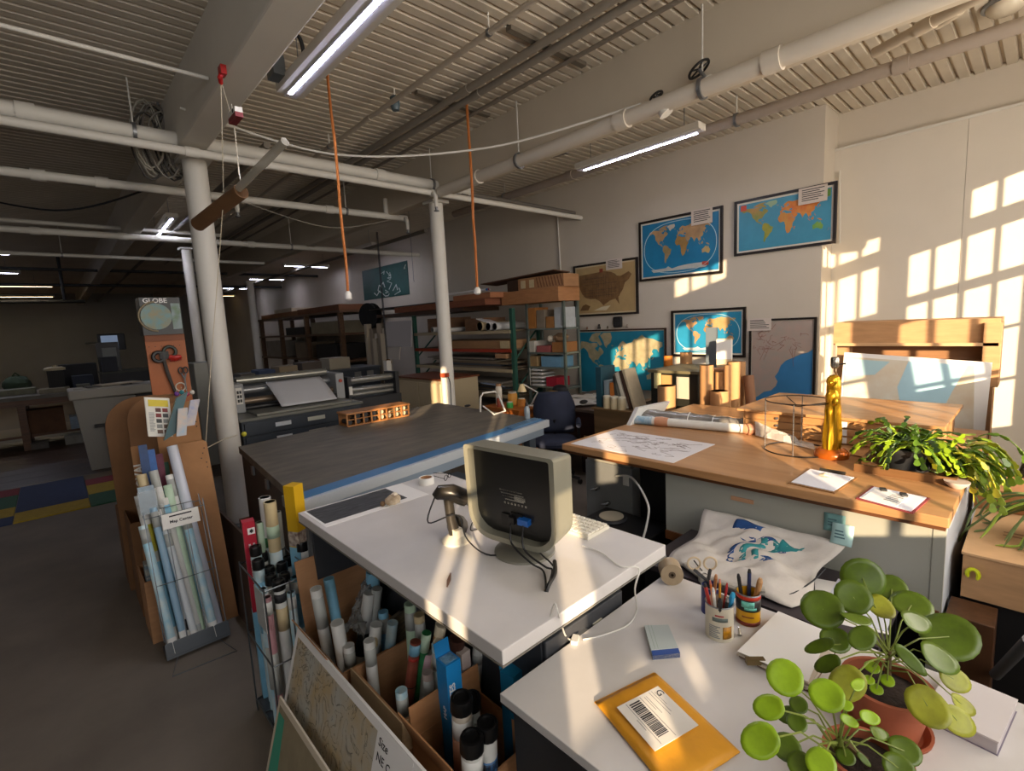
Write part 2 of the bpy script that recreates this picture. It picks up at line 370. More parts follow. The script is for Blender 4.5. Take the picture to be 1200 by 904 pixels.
strip((-3, 19.2, 3.4), (.27, 19.2, 3.4), .1, 'long warm strip light in the far left room', M_ledw, 10, glow=(1, .85, .6))
strip((-3, 23.2, 3.4), (.29, 23.2, 3.4), .1, 'longest and lowest warm strip light in the far left room', M_ledw, 10, glow=(1, .85, .6))
# ================================================================ FOREGROUND DESK AND COUNTER
def D(px, py, depth):                       # point at a given distance along the view axis
    return Vector((0, 0, H)) + MW @ Vector((px-CX, -(py-CY), -FPX))*(depth/FPX)
def depth(p): return -(MW.transposed() @ (Vector(p)-Vector((0, 0, H)))).z
def xf(mb, Mx, start=0):
    for i in range(start, len(mb.v)): mb.v[i] = Mx @ mb.v[i]
    return mb
def frame(o, u, w):                          # local x=u, z=w
    u = Vector(u).normalized(); w = Vector(w); w = (w-u*w.dot(u)).normalized(); v = w.cross(u)
    m = Matrix((u, v, w)).transposed().to_4x4(); m.translation = Vector(o); return m
M_lam = mat('#cfcbc9', .42, 0, .05, 5, None, .02, bscale=300); M_edge = mat('#d6d3cc', .5)
M_cabd = mat('#3b3d42', .5, .1, .08, 4); M_cable = mat('#18181a', .5); M_cablew = mat('#d8d6d0', .5)
M_ink = mat('#26262a', .7); M_grey = mat('#8b8d90', .6)
t = thing('office_desk', 'white laminate desk in the foreground with mailer and pot plants on it', 'desk', (1.2, .3, 0))
MB().box(.776, 1.65, -.75, .955, .724, .75).build('desk_top', M_lam, t, bevel=.002)
MB().box(.775, 1.651, -.751, .956, .7215, .724).build('edge_line', M_dark, t)
MB().box(.80, .83, -.7, .93, 0, .7215).build('side_panel', M_dark, t)
MB().box(1.60, 1.63, -.7, .93, 0, .7215).build('side_panel', M_dark, t)
MB().box(.83, 1.60, .90, .92, .25, .7215).build('modesty_panel', M_dark, t)
t = thing('service_counter', 'raised white counter with dark drawers carrying the computer monitor', 'counter', (1.0, 1.4, 0))
MB().box(.672, 1.395, .81, 2.10, .962, 1.0).build('counter_top', M_lam, t, bevel=.0025)
MB().box(.671, 1.396, .809, 2.101, .9575, .962).build('edge_line', mat('#77736b', .6), t)
MB().box(.97, 1.375, .985, 2.06, .0, .9575).build('cabinet', M_cabd, t)
MB().box(.69, .72, 2.05, 2.08, 0, .9575).build('post', M_steel, t); MB().box(.70, .97, 2.03, 2.06, .1, .9575).build('back_panel', M_cabd, t)
for (a, b) in ((.80, .945), (.62, .79), (.44, .61), (.1, .43)):
    d = MB().box(.975, 1.37, .968, .985, a, b).build('drawer', M_cabd, t, bevel=.004)
    MB().box(1.08, 1.16, .955, .968, (a+b)/2+.02, (a+b)/2+.045).build('handle', M_steel, d); MB().box(1.2, 1.245, .962, .968, (a+b)/2+.022, (a+b)/2+.04).build('label_holder', mat('#c8c2b0', .6), d)
# --- monitor seen from behind
cx = Vector((1.06, 1.13, 1.0)); th = math.radians(-76); u = Vector((math.cos(th), math.sin(th), 0)); w = Vector((.10*u.y, -.10*u.x, 1))+u*.05; u = (u-Vector((0, 0, .05))).normalized()
Fm = frame(cx+Vector((0, 0, .055))+Vector((u.y, -u.x, 0))*.02, u, w)     # local y = away from the camera
t = thing('computer_monitor', 'silver framed computer monitor seen from behind on the white counter', 'monitor', cx)
def rrect(w2, z0, z1, rb, rt, y, n=6):
    pts = []
    for (sx, zc, r, a0) in ((1, z0+rb, rb, -90), (1, z1-rt, rt, 0), (-1, z1-rt, rt, 90), (-1, z0+rb, rb, 180)):
        for i in range(n+1):
            a = math.radians(a0+90*i/n); pts.append((sx*(w2-r)+r*math.cos(a), y, zc+r*math.sin(a)))
    return pts
M_silv = mat('#8f8d7e', .4, .3, .04, 6)
mb = MB(); A = rrect(.163, .0, .318, .085, .012, -.055); Bq = rrect(.147, .018, .306, .072, .008, -.055); Cq = rrect(.166, -.002, .298, .085, .012, .05); Dq = rrect(.147, .018, .306, .072, .008, -.02)
k = len(A); mb.add(A+Bq+Cq+Dq, [], True)
for i in range(k):
    j = (i+1) % k
    mb.f += [(i, j, k+j, k+i), (2*k+i, 2*k+j, j, i), (k+i, k+j, 3*k+j, 3*k+i)]; mb.sm += [False, True, True]
mb.f.append(tuple(2*k+i for i in range(k))); mb.sm.append(False)
xf(mb, Fm).build('shroud', M_silv, t)
M_mback = mat('#1d1d1c', .35, 0, .1, 4)
bp = xf(MB().add(Dq, [tuple(range(k-1, -1, -1))]), Fm).build('back_cover', M_mback, t, solid=.004)
mb = MB()
for r in range(6):
    for c in range(24): mb.box(-.11+c*.0088, -.1055+c*.0088, -.0225, -.0195, .235+r*.0085, .239+r*.0085)
xf(mb, Fm).build('vent_slots', mat('#0b0b0b', .6), bp)
mb = MB()
for i, (x0, x1, z) in enumerate(((-.055, .03, .168), (-.05, .035, .158), (-.045, .02, .148), (-.035, .035, .138))): mb.box(x0, x1, -.024, -.0195, z, z+.004)
mb.box(.0, .04, -.024, -.0195, .142, .156)
for i in range(7): mb.box(-.04+i*.013, -.033+i*.013, -.024, -.0195, .124, .131)
mb.slab((-.062, -.0195, .18), (-.055, -.0195, .18), (-.04, -.0195, .125), (-.047, -.0195, .125), (0, -.004, 0))
xf(mb, Fm).build('maker_emblem', mat('#e6e2d2', .4), bp)
xf(MB().box(-.015, .03, -.03, -.0195, .062, .1).box(-.05, -.02, -.03, -.0195, .05, .09), Fm).build('socket_recess', mat('#0d0d0d', .5), bp)
xf(MB().box(.02, .058, -.045, -.02, .072, .092), Fm).build('blue_plug', mat('#1c5fb0', .4), t)
xf(MB().box(-.015, .006, -.044, -.02, .066, .09), Fm).build('power_plug', M_black, t)
MB().lathe([(.10, 0), (.10, .008), (.08, .016), (.03, .022)], cx, 28).build('base', mat('#8f8d82', .35, .5), t)
MB().box(cx.x-.025, cx.x+.025, cx.y-.02, cx.y+.02, 1.015, 1.09).build('neck', M_silv, t)
# --- barcode scanner in its gooseneck stand
b = P(535, 634, z=1.0); t = thing('barcode_scanner', 'grey handheld barcode scanner resting in its upright stand', 'scanner', b)
M_scan = mat('#302c27', .3, .1, .1, 6); top = P(518, 578, x=b.x-.02)
MB().lathe([(.052, .0), (.052, .006), (.04, .016), (.02, .03)], b, 24).build('stand_base', mat('#c9c4b6', .35), t)
MB().tube([b+Vector((.02, .03, .05)), b+Vector((.045, .05, .028)), b+Vector((.03, .08, .02))], [.03, .04, .02], 12).build('stand_cup', M_scan, t)
MB().box(b.x-.022, b.x+.012, b.y-.03, b.y+.012, 1.012, 1.05).build('cradle', mat('#d8d2c2', .25, coat=.5), t)
hd = Vector((b.x-.012, b.y+.015, 1.155))
MB().tube([b+Vector((-.005, .0, .03)), b+Vector((-.012, .008, .08)), hd], [.021, .017, .018], 12).build('grip', M_scan, t)
hb = MB().tube([hd+Vector((-.035, .03, .008)), hd+Vector((-.02, .02, .022)), hd+Vector((.01, -.008, .02)), hd+Vector((.04, -.03, .0)), hd+Vector((.052, -.042, -.01))], [.014, .026, .03, .03, .026], 14).build('head', M_scan, t)
MB().cyl(hd+Vector((.05, -.04, -.008)), hd+Vector((.054, -.044, -.012)), .02, .02).build('scan_window', M_black, hb)
def cable(name, pts, r, m, label, cat='cable', n=6, parent=None):
    pts = [Vector(p) for p in pts]; out = []
    for i in range(len(pts)-1):
        p0 = pts[max(i-1, 0)]; p1 = pts[i]; p2 = pts[i+1]; p3 = pts[min(i+2, len(pts)-1)]
        for k in range(n):
            s = k/n; out.append(.5*((2*p1)+(p2-p0)*s+(2*p0-5*p1+4*p2-p3)*s*s+(3*p1-p0-3*p2+p3)*s**3))
    out.append(pts[-1]); o = MB().tube(out, r, 6).build(name, m, parent)
    if parent is None: tag(o, label, cat)
    return o
cable('lead', [hd+Vector((-.035, .03, .008)), hd+Vector((-.075, .02, -.07)), P(535, 604, x=.93), P(548, 633, z=1.03), P(575, 651, z=1.004), P(620, 643, z=1.02), P(640, 655, z=1.02), P(648, 663, z=1.02)], .0028, M_cable, '', parent=t)
t = bpy.data.objects['computer_monitor']
e1 = Fm @ Vector((-.005, -.044, .07)); e2 = Fm @ Vector((.04, -.044, .074))
g = P(640, 693, z=1.003)
cable('cable', [e1, e1+Vector((-.01, -.01, -.06)), P(622, 660, z=1.03), P(637, 670, z=1.01), g], .0032, M_cable, '', parent=t)
cable('cable', [e2, e2+Vector((-.01, -.01, -.07)), P(638, 664, z=1.02), P(647, 668, z=1.01), P(644, 682, z=1.02), g], .0034, M_cable, '', parent=t)
cable('cable_sleeve', [P(650, 658, z=1.025), P(650, 672, z=1.02), P(643, 686, z=1.01), P(640, 694, z=1.0)], .0065, M_cable, '', parent=t)
# --- keyboard, mouse, tape, spectacles, stone, print
t = thing('keyboard', 'small ivory keyboard lying behind the monitor on the counter', 'keyboard', P(690, 620, z=1.0))
a = Vector((1.235, 1.25, 1.0)); kb = MB().obox((1.31, 1.19, 1.0), .125, .34, .014, .03).build('case', mat('#d8d2c2', .5), t, bevel=.003)
for r in range(5):
    for c in range(14):
        R = Matrix.Rotation(.03, 3, 'Z'); q = Vector((1.31, 1.19, 1.0))+R @ Vector((-.048+r*.024, -.155+c*.0238, .014))
        MB().obox(q, .018, .018, .006, .03).build('key', mat('#e6e0d0', .5), t)
m0 = P(555, 590, z=1.0); t = thing('computer_mouse', 'silver computer mouse beside the monitor', 'mouse', m0)
MB().ball(m0+Vector((0, 0, .002)), .045, 14, 8, (.75, 1.1, .75)).build('shell', mat('#9c9a94', .3, .3), t); MB().box(m0.x-.004, m0.x+.004, m0.y-.03, m0.y-.012, 1.03, 1.04).build('wheel', M_dark, t)
cable('lead', [m0+Vector((-.03, -.03, .01)), P(556, 600, z=1.004), P(562, 607, z=1.004), P(554, 612, z=1.004), P(552, 622, z=1.004), P(566, 618, z=1.004)], .002, M_cable, '', parent=t)
def ringroll(c, r0, r1, h, name, m, mi, label, cat):
    t = thing(name, label, cat, c); c = Vector(c); mb = MB()
    mb.lathe([(r1, 0), (r0, 0), (r0, h), (r1, h), (r1, .0005)], c, 28).build('tape_winding', m, t)
    MB().lathe([(r1-.003, .001), (r1, .001), (r1, h-.001), (r1-.003, h-.001), (r1-.003, .002)], c, 24).build('cardboard_core', mi, t); return t
ringroll(P(500, 567, z=1.0), .036, .028, .032, 'tape_roll', mat('#e6e4de', .5), M_kraft, 'white roll of tape with cardboard core on the counter', 'tape')
g0 = P(525, 562, z=1.0); t = thing('spectacles', 'thin dark spectacles folded on the counter behind the scanner', 'glasses', g0)
for s in (-1, 1):
    c = g0+Vector((.02*s, .012*s, .016)); MB().tube([c+Vector((.016*math.cos(a), .01*math.cos(a), .013*math.sin(a))) for a in [i*math.pi/6 for i in range(12)]], .0016, 5, closed=True).build('rim', M_dark, t)
    MB().tube([c+Vector((.015*s, .01*s, 0)), c+Vector((.0, .1, -.012)), c+Vector((-.01, .13, -.014))], .0016, 5).build('temple', M_dark, t)
MB().cyl(g0+Vector((-.004, -.002, .018)), g0+Vector((.004, .002, .018)), .0016, seg=5).build('bridge', M_dark, t)
a = P(360, 601, z=1.0); bq = P(452, 571, z=1.0); cq = P(478, 581, z=1.0); dq = P(396, 616, z=1.0)
t = thing('photo_print', 'long black and white photographic print with white border on the counter', 'print', P(420, 592, z=1.0))
pr = MB().slab((.69, 2.085, 1.0), (.69, 1.85, 1.0), (1.16, 1.85, 1.0), (1.16, 2.085, 1.0), (0, 0, .0015)).build('sheet', M_paper, t)
MB().box(.70, 1.07, 1.885, 2.08, 1.0015, 1.0022).build('picture', mat('#17181a', .5, 0, 0, 14, '#55565a', 0, (1, 5, 1), detail=8), t)
s0 = P(461, 591, z=1.0); mb = MB(); random.seed(3)
mb.ball(s0+Vector((0, 0, .017)), .03, 12, 8, (1.25, .8, .75))
for v in mb.v: v += Vector((random.uniform(-.004, .004), random.uniform(-.004, .004), random.uniform(-.002, .005)))
for v in mb.v: v.z = max(v.z, 1.002)
t = thing('stone', 'lumpy brown and white mineral stone on the counter print', 'stone', s0); mb.build('body', mat('#7a6040', .7, 0, 0, 18, '#d8c9b0'), t)
MB().ball(s0+Vector((.012, .008, .035)), .017, 10, 6, (1, .8, .7)).build('crystal', mat('#e3d8c4', .5, 0, .1, 30), t)
MB().ball(s0+Vector((-.045, .01, .012)), .012, 8, 6).build('chip', mat('#6d5236', .8), t)
tag(MB().tube([P(524, 688, z=1.004), P(526, 680, z=1.008), P(528, 672, z=1.004)], [.002, .006, .002], 6).build('pen_cap', mat('#5a3a22', .4), None), 'tiny brown pen cap lying near the counter edge', 'marker')  # brown pen cap near the counter edge
# --- white lamp lead from counter down to desk with inline switch
cz = cable('power_lead', [P(683, 640, z=1.006), P(705, 648, z=1.006), P(727, 664, z=1.003), Vector((1.22, .80, .99)), P(744, 690, y=.80), P(746, 715, z=.80), P(735, 733, z=.754), P(705, 745, z=.754), P(683, 750, z=.754)], .0028, M_cablew, 'white power lead looping off the counter onto the desk', 'cable')
cable('lead_tail', [P(668, 750, z=.757), P(662, 744, z=.78), P(655, 722, y=.80), P(650, 708, y=.80), P(645, 722, z=1.003)], .0026, M_cablew, '', parent=cz)
q = P(674, 752, z=.75); MB().obox(q, .036, .02, .012, .5).build('inline_switch', M_cablew, cz)
# ================================================================ ITEMS ON THE DESK
zd = .75
# padded mailer
e = [P(698, 826, z=zd), P(768, 791, z=zd), P(867, 884, z=zd)]; e.append(e[0]+e[2]-e[1])
t = thing('padded_mailer', 'yellow padded mailing envelope with a white address label', 'envelope', (e[0]+e[2])/2)
M_mail = mat('#dc9a24', .5, 0, .08, 5, None, .25, bscale=28)
def em(s, tt, z=0): return e[0]+(e[1]-e[0])*s+(e[3]-e[0])*tt+Vector((0, 0, z))
mb = MB().grid(lambda s, tt: em(s, tt, .003+.016*(max(0, 16*s*(1-s)*tt*(1-tt)))**.45+.0015*math.sin(19*s+9*tt)*(s*(1-s)*4)), 14, 18)
mb.build('padded_body', M_mail, t, solid=.003)
MB().slab(em(.0, -.02, .001), em(1, -.02, .001), em(1, .0, .001), em(0, .0, .001), (0, 0, .0025)).build('sealed_flap', M_mail, t)
def pl(s, tt, z=.0225): return em(s, tt, z)
lab = MB().slab(pl(.13, .20), pl(.80, .20), pl(.80, .70), pl(.13, .70), (0, 0, .0012)).build('address_label', mat('#e4dfd8', .35), t)
mb = MB(); random.seed(5); x = .24
while x < .62:
    wd = random.choice((.006, .009, .014)); mb.slab(pl(.28, x, .0238), pl(.44, x, .0238), pl(.44, x+wd, .0238), pl(.28, x+wd, .0238), (0, 0, .0004)); x += wd+random.choice((.006, .01))
mb.build('barcode', M_ink, lab)
mb = MB()
for s, a, b2 in ((.25, .22, .68), (.47, .22, .68), (.62, .22, .5), (.66, .22, .48), (.69, .24, .40), (.55, .24, .45), (.52, .24, .40), (.22, .4, .52)): mb.slab(pl(s, a, .0238), pl(s+.006, a, .0238), pl(s+.006, b2, .0238), pl(s, b2, .0238), (0, 0, .0004))
mb.build('printed_lines', M_grey, lab)
du = (e[3]-e[0]).normalized(); dv = (e[1]-e[0]).normalized()
text('G', 'letter_g', .028, pl(.70, .235, .0238), du, dv, M_ink, lab, .0003)
# notepad
a, b2, c2, d2 = P(755, 738, z=zd), P(783, 737, z=zd), P(797, 771, z=zd), P(765, 774, z=zd)
t = thing('notepad', 'small notepad with blue bound edge lying on the desk', 'notepad', (a+c2)/2)
MB().slab(d2, c2, b2, a, (0, 0, .014)).build('page_block', mat('#cdd2d2', .7), t)
v1 = (d2-a)*.15; MB().slab(d2+Vector((0, 0, .0005)), c2+Vector((0, 0, .0005)), c2-v1, d2-v1, (0, 0, .015)).build('blue_binding', mat('#2b4f9b', .5), t)
MB().slab(d2-v1*1.2+Vector((0, 0, .014)), c2-v1*1.2+Vector((0, 0, .014)), b2+v1*.1+Vector((0, 0, .014)), a+v1*.1+Vector((0, 0, .014)), (0, 0, .001)).build('ruled_sheet', mat('#b9c3c4', .7), t)
mb = MB()
for f in (.15, .28): p0 = a+(b2-a)*f; mb.slab(p0+Vector((0, 0, .0148)), p0+(b2-a)*.012+Vector((0, 0, .0148)), p0+(b2-a)*.012+(d2-a)*.8+Vector((0, 0, .0148)), p0+(d2-a)*.8+Vector((0, 0, .0148)), (0, 0, .0005))
mb.build('ruled_lines', mat('#7f9a8a', .7), t)
# pen cups
def can(c, r, h, name, m, label, cat, band=None, rim=M_steel):
    c = Vector(c); t = thing(name, label, cat, c)
    MB().lathe([(r, 0), (r*1.02, .003), (r, .006), (r, h-.006), (r*1.02, h-.003), (r*1.0, h), (r*.94, h), (r*.94, .004)], c, 28).build('wall', m, t)
    MB().tube([c+Vector((r*1.0*math.cos(a), r*1.0*math.sin(a), h)) for a in [i*math.pi/14 for i in range(28)]], .0022, 6, closed=True).build('rim', rim, t)
    return t
cA = P(843, 746, z=zd); cA = Vector((1.415, .640, zd)); cB = Vector((1.545, .605, zd)); cC = Vector((1.515, .715, zd))
t = can(cA, .041, .110, 'paint_tin', mat('#d0c9b6', .35, .1, .05, 9), 'white printed paint tin full of pens on the desk', 'pen holder')
def arcpatch(c, r, a0, a1, z0, z1, m, name, parent, n=8, t=.0012):
    mb = MB(); mb.grid(lambda s, q: (c.x+(r+t)*math.cos(a0+(a1-a0)*s), c.y+(r+t)*math.sin(a0+(a1-a0)*s), c.z+z0+(z1-z0)*q), n, 1); return mb.build(name, m, parent, solid=.001)
va = math.atan2(-cA.y, -cA.x)
arcpatch(cA, .041, va+.25, va+.95, .012, .05, mat('#b07a10', .4, 0, .5, 60), 'yellow_picture', t)
for q in range(7): arcpatch(cA, .041, va-.75, va+.05-.1*(q % 3), .012+q*.006, .0145+q*.006, mat('#8b8f92', .5), 'printed_line', t, 5)
arcpatch(cA, .041, va-.5, va+.6, .066, .078, mat('#5d6a66', .5), 'printed_word', t)
arcpatch(cA, .041, va-.3, va+.3, .083, .087, mat('#a33a3a', .5), 'printed_red_line', t)
t = can(cB, .036, .102, 'coffee_tin', mat('#d09a12', .4), 'black yellow and red coffee tin behind the paint tin', 'pen holder')
arcpatch(cB, .036, -math.pi, math.pi, .05, .088, mat('#1a1d1c', .4), 'black_band', t, 28)
arcpatch(cB, .036, -math.pi, math.pi, .088, .1, mat('#c8341c', .4), 'red_band', t, 28)
arcpatch(cB, .036, -math.pi, math.pi, .002, .014, mat('#7a2d1c', .4, 0, .3, 60), 'skyline_band', t, 28)
vb = math.atan2(-cB.y, -cB.x)
arcpatch(cB, .037, vb-.55, vb+.5, .064, .084, mat('#6fc4b4', .5, 0, .3, 90), 'turquoise_lettering', t); arcpatch(cB, .037, vb-.3, vb+.7, .056, .064, mat('#6fc4b4', .5, 0, .3, 90), 'turquoise_lettering', t)
arcpatch(cB, .036, vb-.5, vb+.5, .03, .034, mat('#8a4a10', .5), 'printed_line', t)
t = can(cC, .03, .095, 'blue_tumbler', mat('#27306e', .35, 0, .2, 30), 'slim dark blue tumbler standing behind the paint tin', 'pen holder')
random.seed(8)
def pencil(c, r, ang, lean, h, pr, m, name, label, cat, tip=None, grp='pens in the desk tins'):
    c = Vector(c); d = Vector((math.cos(ang)*lean, math.sin(ang)*lean, 1)).normalized(); p0 = c+Vector((math.cos(ang)*r*.3, math.sin(ang)*r*.3, .006)); p1 = p0+d*h
    t = thing(name, label, cat, p0, grp); MB().cyl(p0, p1, pr, pr, 8).build('barrel', m, t); MB().cyl(p1, p1+d*.012, pr*1.05, pr*.6, 8).build('end', tip or m, t); return t
for (c, ang, lean, h, pr, col, tip, nm, lb) in (
    (cA, .4, .18, .135, .0038, '#c98a20', '#d08070', 'pencil', 'yellow pencil with pink eraser in the paint tin'),
    (cA, 1.1, .22, .13, .0035, '#d9772a', '#c46a5a', 'pencil', 'orange pencil leaning right in the paint tin'),
    (cA, 2.9, .12, .135, .005, '#e9e4da', '#cfcfd2', 'pen', 'white clicker pen upright in the paint tin'),
    (cA, 2.2, .2, .14, .0055, '#b5312a', '#2a2a2c', 'pen', 'red pen at the back of the paint tin'),
    (cA, 3.6, .25, .12, .007, '#1d1d20', '#1d1d20', 'marker', 'thick black marker leaning left in the paint tin'),
    (cA, 5.2, .2, .118, .008, '#2f8fc0', '#2f9fd0', 'marker', 'light blue capped marker in the paint tin'),
    (cA, 4.4, .15, .11, .0055, '#2b2b2e', '#777777', 'pen', 'short black pen at the front of the paint tin'),
    (cA, .0, .3, .125, .004, '#a8221f', '#a8221f', 'pencil', 'dark red pencil leaning to the coffee tin'),
    (cB, 2.5, .15, .135, .006, '#18181b', '#18181b', 'marker', 'tall black marker in the coffee tin'),
    (cB, .3, .2, .13, .006, '#26335e', '#1a1a1c', 'marker', 'navy marker in the coffee tin'),
    (cB, 5.5, .2, .118, .009, '#b88a5a', '#c79a6c', 'wooden_stick', 'stubby tan wooden stick in the coffee tin'),
    (cC, 4.0, .2, .125, .006, '#a4683e', '#c08a60', 'wooden_stick', 'brown wooden stick in the blue tumbler')):
    pencil(c, .036, ang, lean, h*1.1, pr, mat(col, .4), nm, lb, 'pen' if nm != 'pencil' else 'pencil', mat(tip, .5))
# clear cup rim above the coffee tin
# scissors
t = thing('scissors', 'scissors with cream loop handles standing in the blue tumbler', 'scissors', cC)
for s in (-1, 1):
    hc = Vector((1.535+.018*s, .755-.02*s+.0, .90)); mb = MB()
    mb.tube([hc+Vector((.013*math.cos(a), -.016*math.cos(a), .022*math.sin(a))) for a in [i*math.pi/8 for i in range(16)]], .0035, 6, closed=True); mb.build('handle_loop', mat('#cdb898', .4), t)
    MB().tube([hc+Vector((0, 0, -.022)), Vector((1.522, .728, .85)), Vector((1.517, .716, .76))], [.006, .006, .002], 6).build('blade', mat('#2a2a2c', .35), t)
# glass jar behind: clear cup rim
tag(MB().tube([P(867, 745, z=zd+.006), P(866, 735, z=zd+.02)], [.007, .003], 8).build('pen_tip', M_chrome), 'small chrome pen tip standing beside the paint tin', 'pen tip')
# twine spool standing on edge at the far desk corner
c = P(779, 663, z=.79); c = Vector((1.60, .91, zd+.041)); ax = Vector((-.75, -.62, 0)).normalized()
t = thing('twine_spool', 'roll of shiny clear tape on its side at the far desk corner', 'spool', (c.x, c.y, zd))
MB().lathe([(.012, -.03), (.041, -.03), (.041, .03), (.012, .03), (.012, -.028)], c, 40, ax).build('winding', mat('#b5a184', .3, .1, .08, 30), t)
MB().lathe([(.006, -.031), (.013, -.031), (.013, .031), (.006, .031), (.006, -.03)], c, 16, ax).build('core', mat('#5a4a38', .6), t)
# papers and clipboard by the pots
t = thing('clipboard', 'brown clipboard holding a thick stack of white papers on the desk', 'clipboard', P(915, 765, z=zd))
a, b2, c2, d2 = P(866, 770, z=zd), P(915, 728, z=zd), P(985, 757, z=zd), P(948, 812, z=zd)
MB().slab(a, d2, c2, b2, (0, 0, .006)).build('board', mat('#6b4a33', .5), t)
for i in range(5):
    o = Vector((random.uniform(-.006, .006), random.uniform(-.006, .006), .006+i*.0035)); MB().slab(a+o, d2+o, c2+o, b2+o, (0, 0, .0028)).build('paper_sheet', mat('#d8d3c8', .8) if i % 2 else mat('#c9bfae', .8), t)
o = Vector((-.0, .0, .0245)); aa, bb, cc, dd = P(864, 764, z=zd+.0245), P(912, 717, z=zd+.0245), P(972, 742, z=zd+.0245), P(947, 800, z=zd+.0245)
MB().slab(aa, dd, cc, bb, (0, 0, .0015)).build('top_sheet', M_paper, t)
cl = P(885, 778, z=zd+.012); MB().obox(cl, .05, .016, .016, -.8).build('clip', mat('#7a6a4a', .3, .8), t)
# book and pouch on the right edge of the desk
t = thing('notebook', 'white covered notebook lying behind the terracotta pot', 'notebook', (1.50, .075, zd))
bk = Vector((1.515, .07, zd)); MB().obox(bk, .19, .125, .03, -.12).build('pages', mat('#b9b2b4', .7), t); MB().obox(bk+Vector((0, 0, .03)), .195, .13, .004, -.12).build('cover', mat('#cfc8c8', .6), t)
MB().obox(bk, .195, .13, .0015, -.12).build('back_cover', mat('#777080', .6), t)
cable('black_lead', [(1.625, -.02, zd+.003), (1.56, -.04, zd+.003), (1.52, -.03, zd+.033), (1.47, -.15, zd+.003)], .0022, M_cable, 'thin black lead trailing off the notebook', 'cable')
# ================================================================ POT PLANTS ON THE DESK
M_leaf = mat('#526810', .38, 0, .25, 22); M_leafl = mat('#8fb01c', .38, 0, .2, 22); M_leafy = mat('#94962a', .45, 0, .3, 18); M_stem = mat('#7d8a3a', .5); M_soil = mat('#2a1d14', .95, 0, .5, 60, None, .6)  # M_leafl puts sunlight into the leaf colour; young sprouts share it
M_terra = mat('#a3583a', .75, 0, .12, 7, None, .05)
def round_leaf(c, r, nrm, up, m, parent, asp=1.0, cup=.12):
    c = Vector(c); nrm = Vector(nrm).normalized(); a = Vector(up)-nrm*Vector(up).dot(nrm); a.normalize(); b = nrm.cross(a)
    mb = MB(); n = 18; rings = (.38, .72, 1.0); mb.v.append(c-nrm*r*cup*.3)
    for q in rings:
        for j in range(n):
            t = 2*math.pi*j/n; rr = r*q; notch = 1-.06*math.exp(-((t-math.pi) ** 2)*8) if True else 1
            mb.v.append(c+a*rr*math.cos(t)*notch+b*rr*asp*math.sin(t)+nrm*(r*cup*(q**2)*(.6+.5*math.cos(2*t))-.3*r*cup))
    for j in range(n): mb.f.append((0, 1+j, 1+(j+1) % n)); mb.sm.append(True)
    for k in range(2):
        for j in range(n):
            j2 = (j+1) % n; mb.f.append((1+k*n+j, 1+(k+1)*n+j, 1+(k+1)*n+j2, 1+k*n+j2)); mb.sm.append(True)
    return mb.build('leaf', m, parent, solid=.0012)
def pilea(root, label, potc, leaves, pot_r, pot_h, tpl, hub):
    t = thing(root, label, 'plant', potc)
    c = Vector(potc)
    MB().lathe([(pot_r*.72, .008), (pot_r*.93, pot_h*.75), (pot_r*1.02, pot_h*.76), (pot_r*1.04, pot_h), (pot_r*.93, pot_h), (pot_r*.9, pot_h*.8)], c, 32).build('pot', tpl, t)
    MB().lathe([(pot_r*.85, 0), (pot_r*1.0, .012), (pot_r*1.02, .02), (pot_r*.95, .02), (pot_r*.8, .006)], c, 32).build('saucer', tpl, t)
    so = MB(); so.lathe([(pot_r*.9, pot_h*.8), (pot_r*.5, pot_h*.9), (.005, pot_h*.93)], c, 18); so.build('soil', M_soil, t)
    hubp = Vector(hub); MB().tube([c+Vector((0, 0, pot_h*.85)), hubp], [.008, .005], 8).build('stalk', mat('#5b4a2a', .8), t)
    cdir = Vector((0, 0, H))
    for i, (px, py, dd, rp, asp, tilt, mm) in enumerate(leaves):
        p = D(px, py, dd); r = rp*dd/FPX; out = (p-hubp); out.z *= .3
        view = (cdir-p).normalized(); nrm = (Vector((0, 0, 1))*tilt[0]+view*tilt[1]+out.normalized()*tilt[2]).normalized()
        round_leaf(p, r, nrm, out, mm, t, asp)
        mid = hubp.lerp(p, .5)+Vector((0, 0, .012)); base = hubp-Vector((0, 0, random.uniform(0, .05)))
        MB().tube([base, mid, p-nrm*.002], [.0022, .0018, .0014], 5).build('leaf_stalk', M_stem, t)
    return t
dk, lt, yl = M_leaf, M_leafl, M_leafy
pc = Vector((1.335, .205, zd))
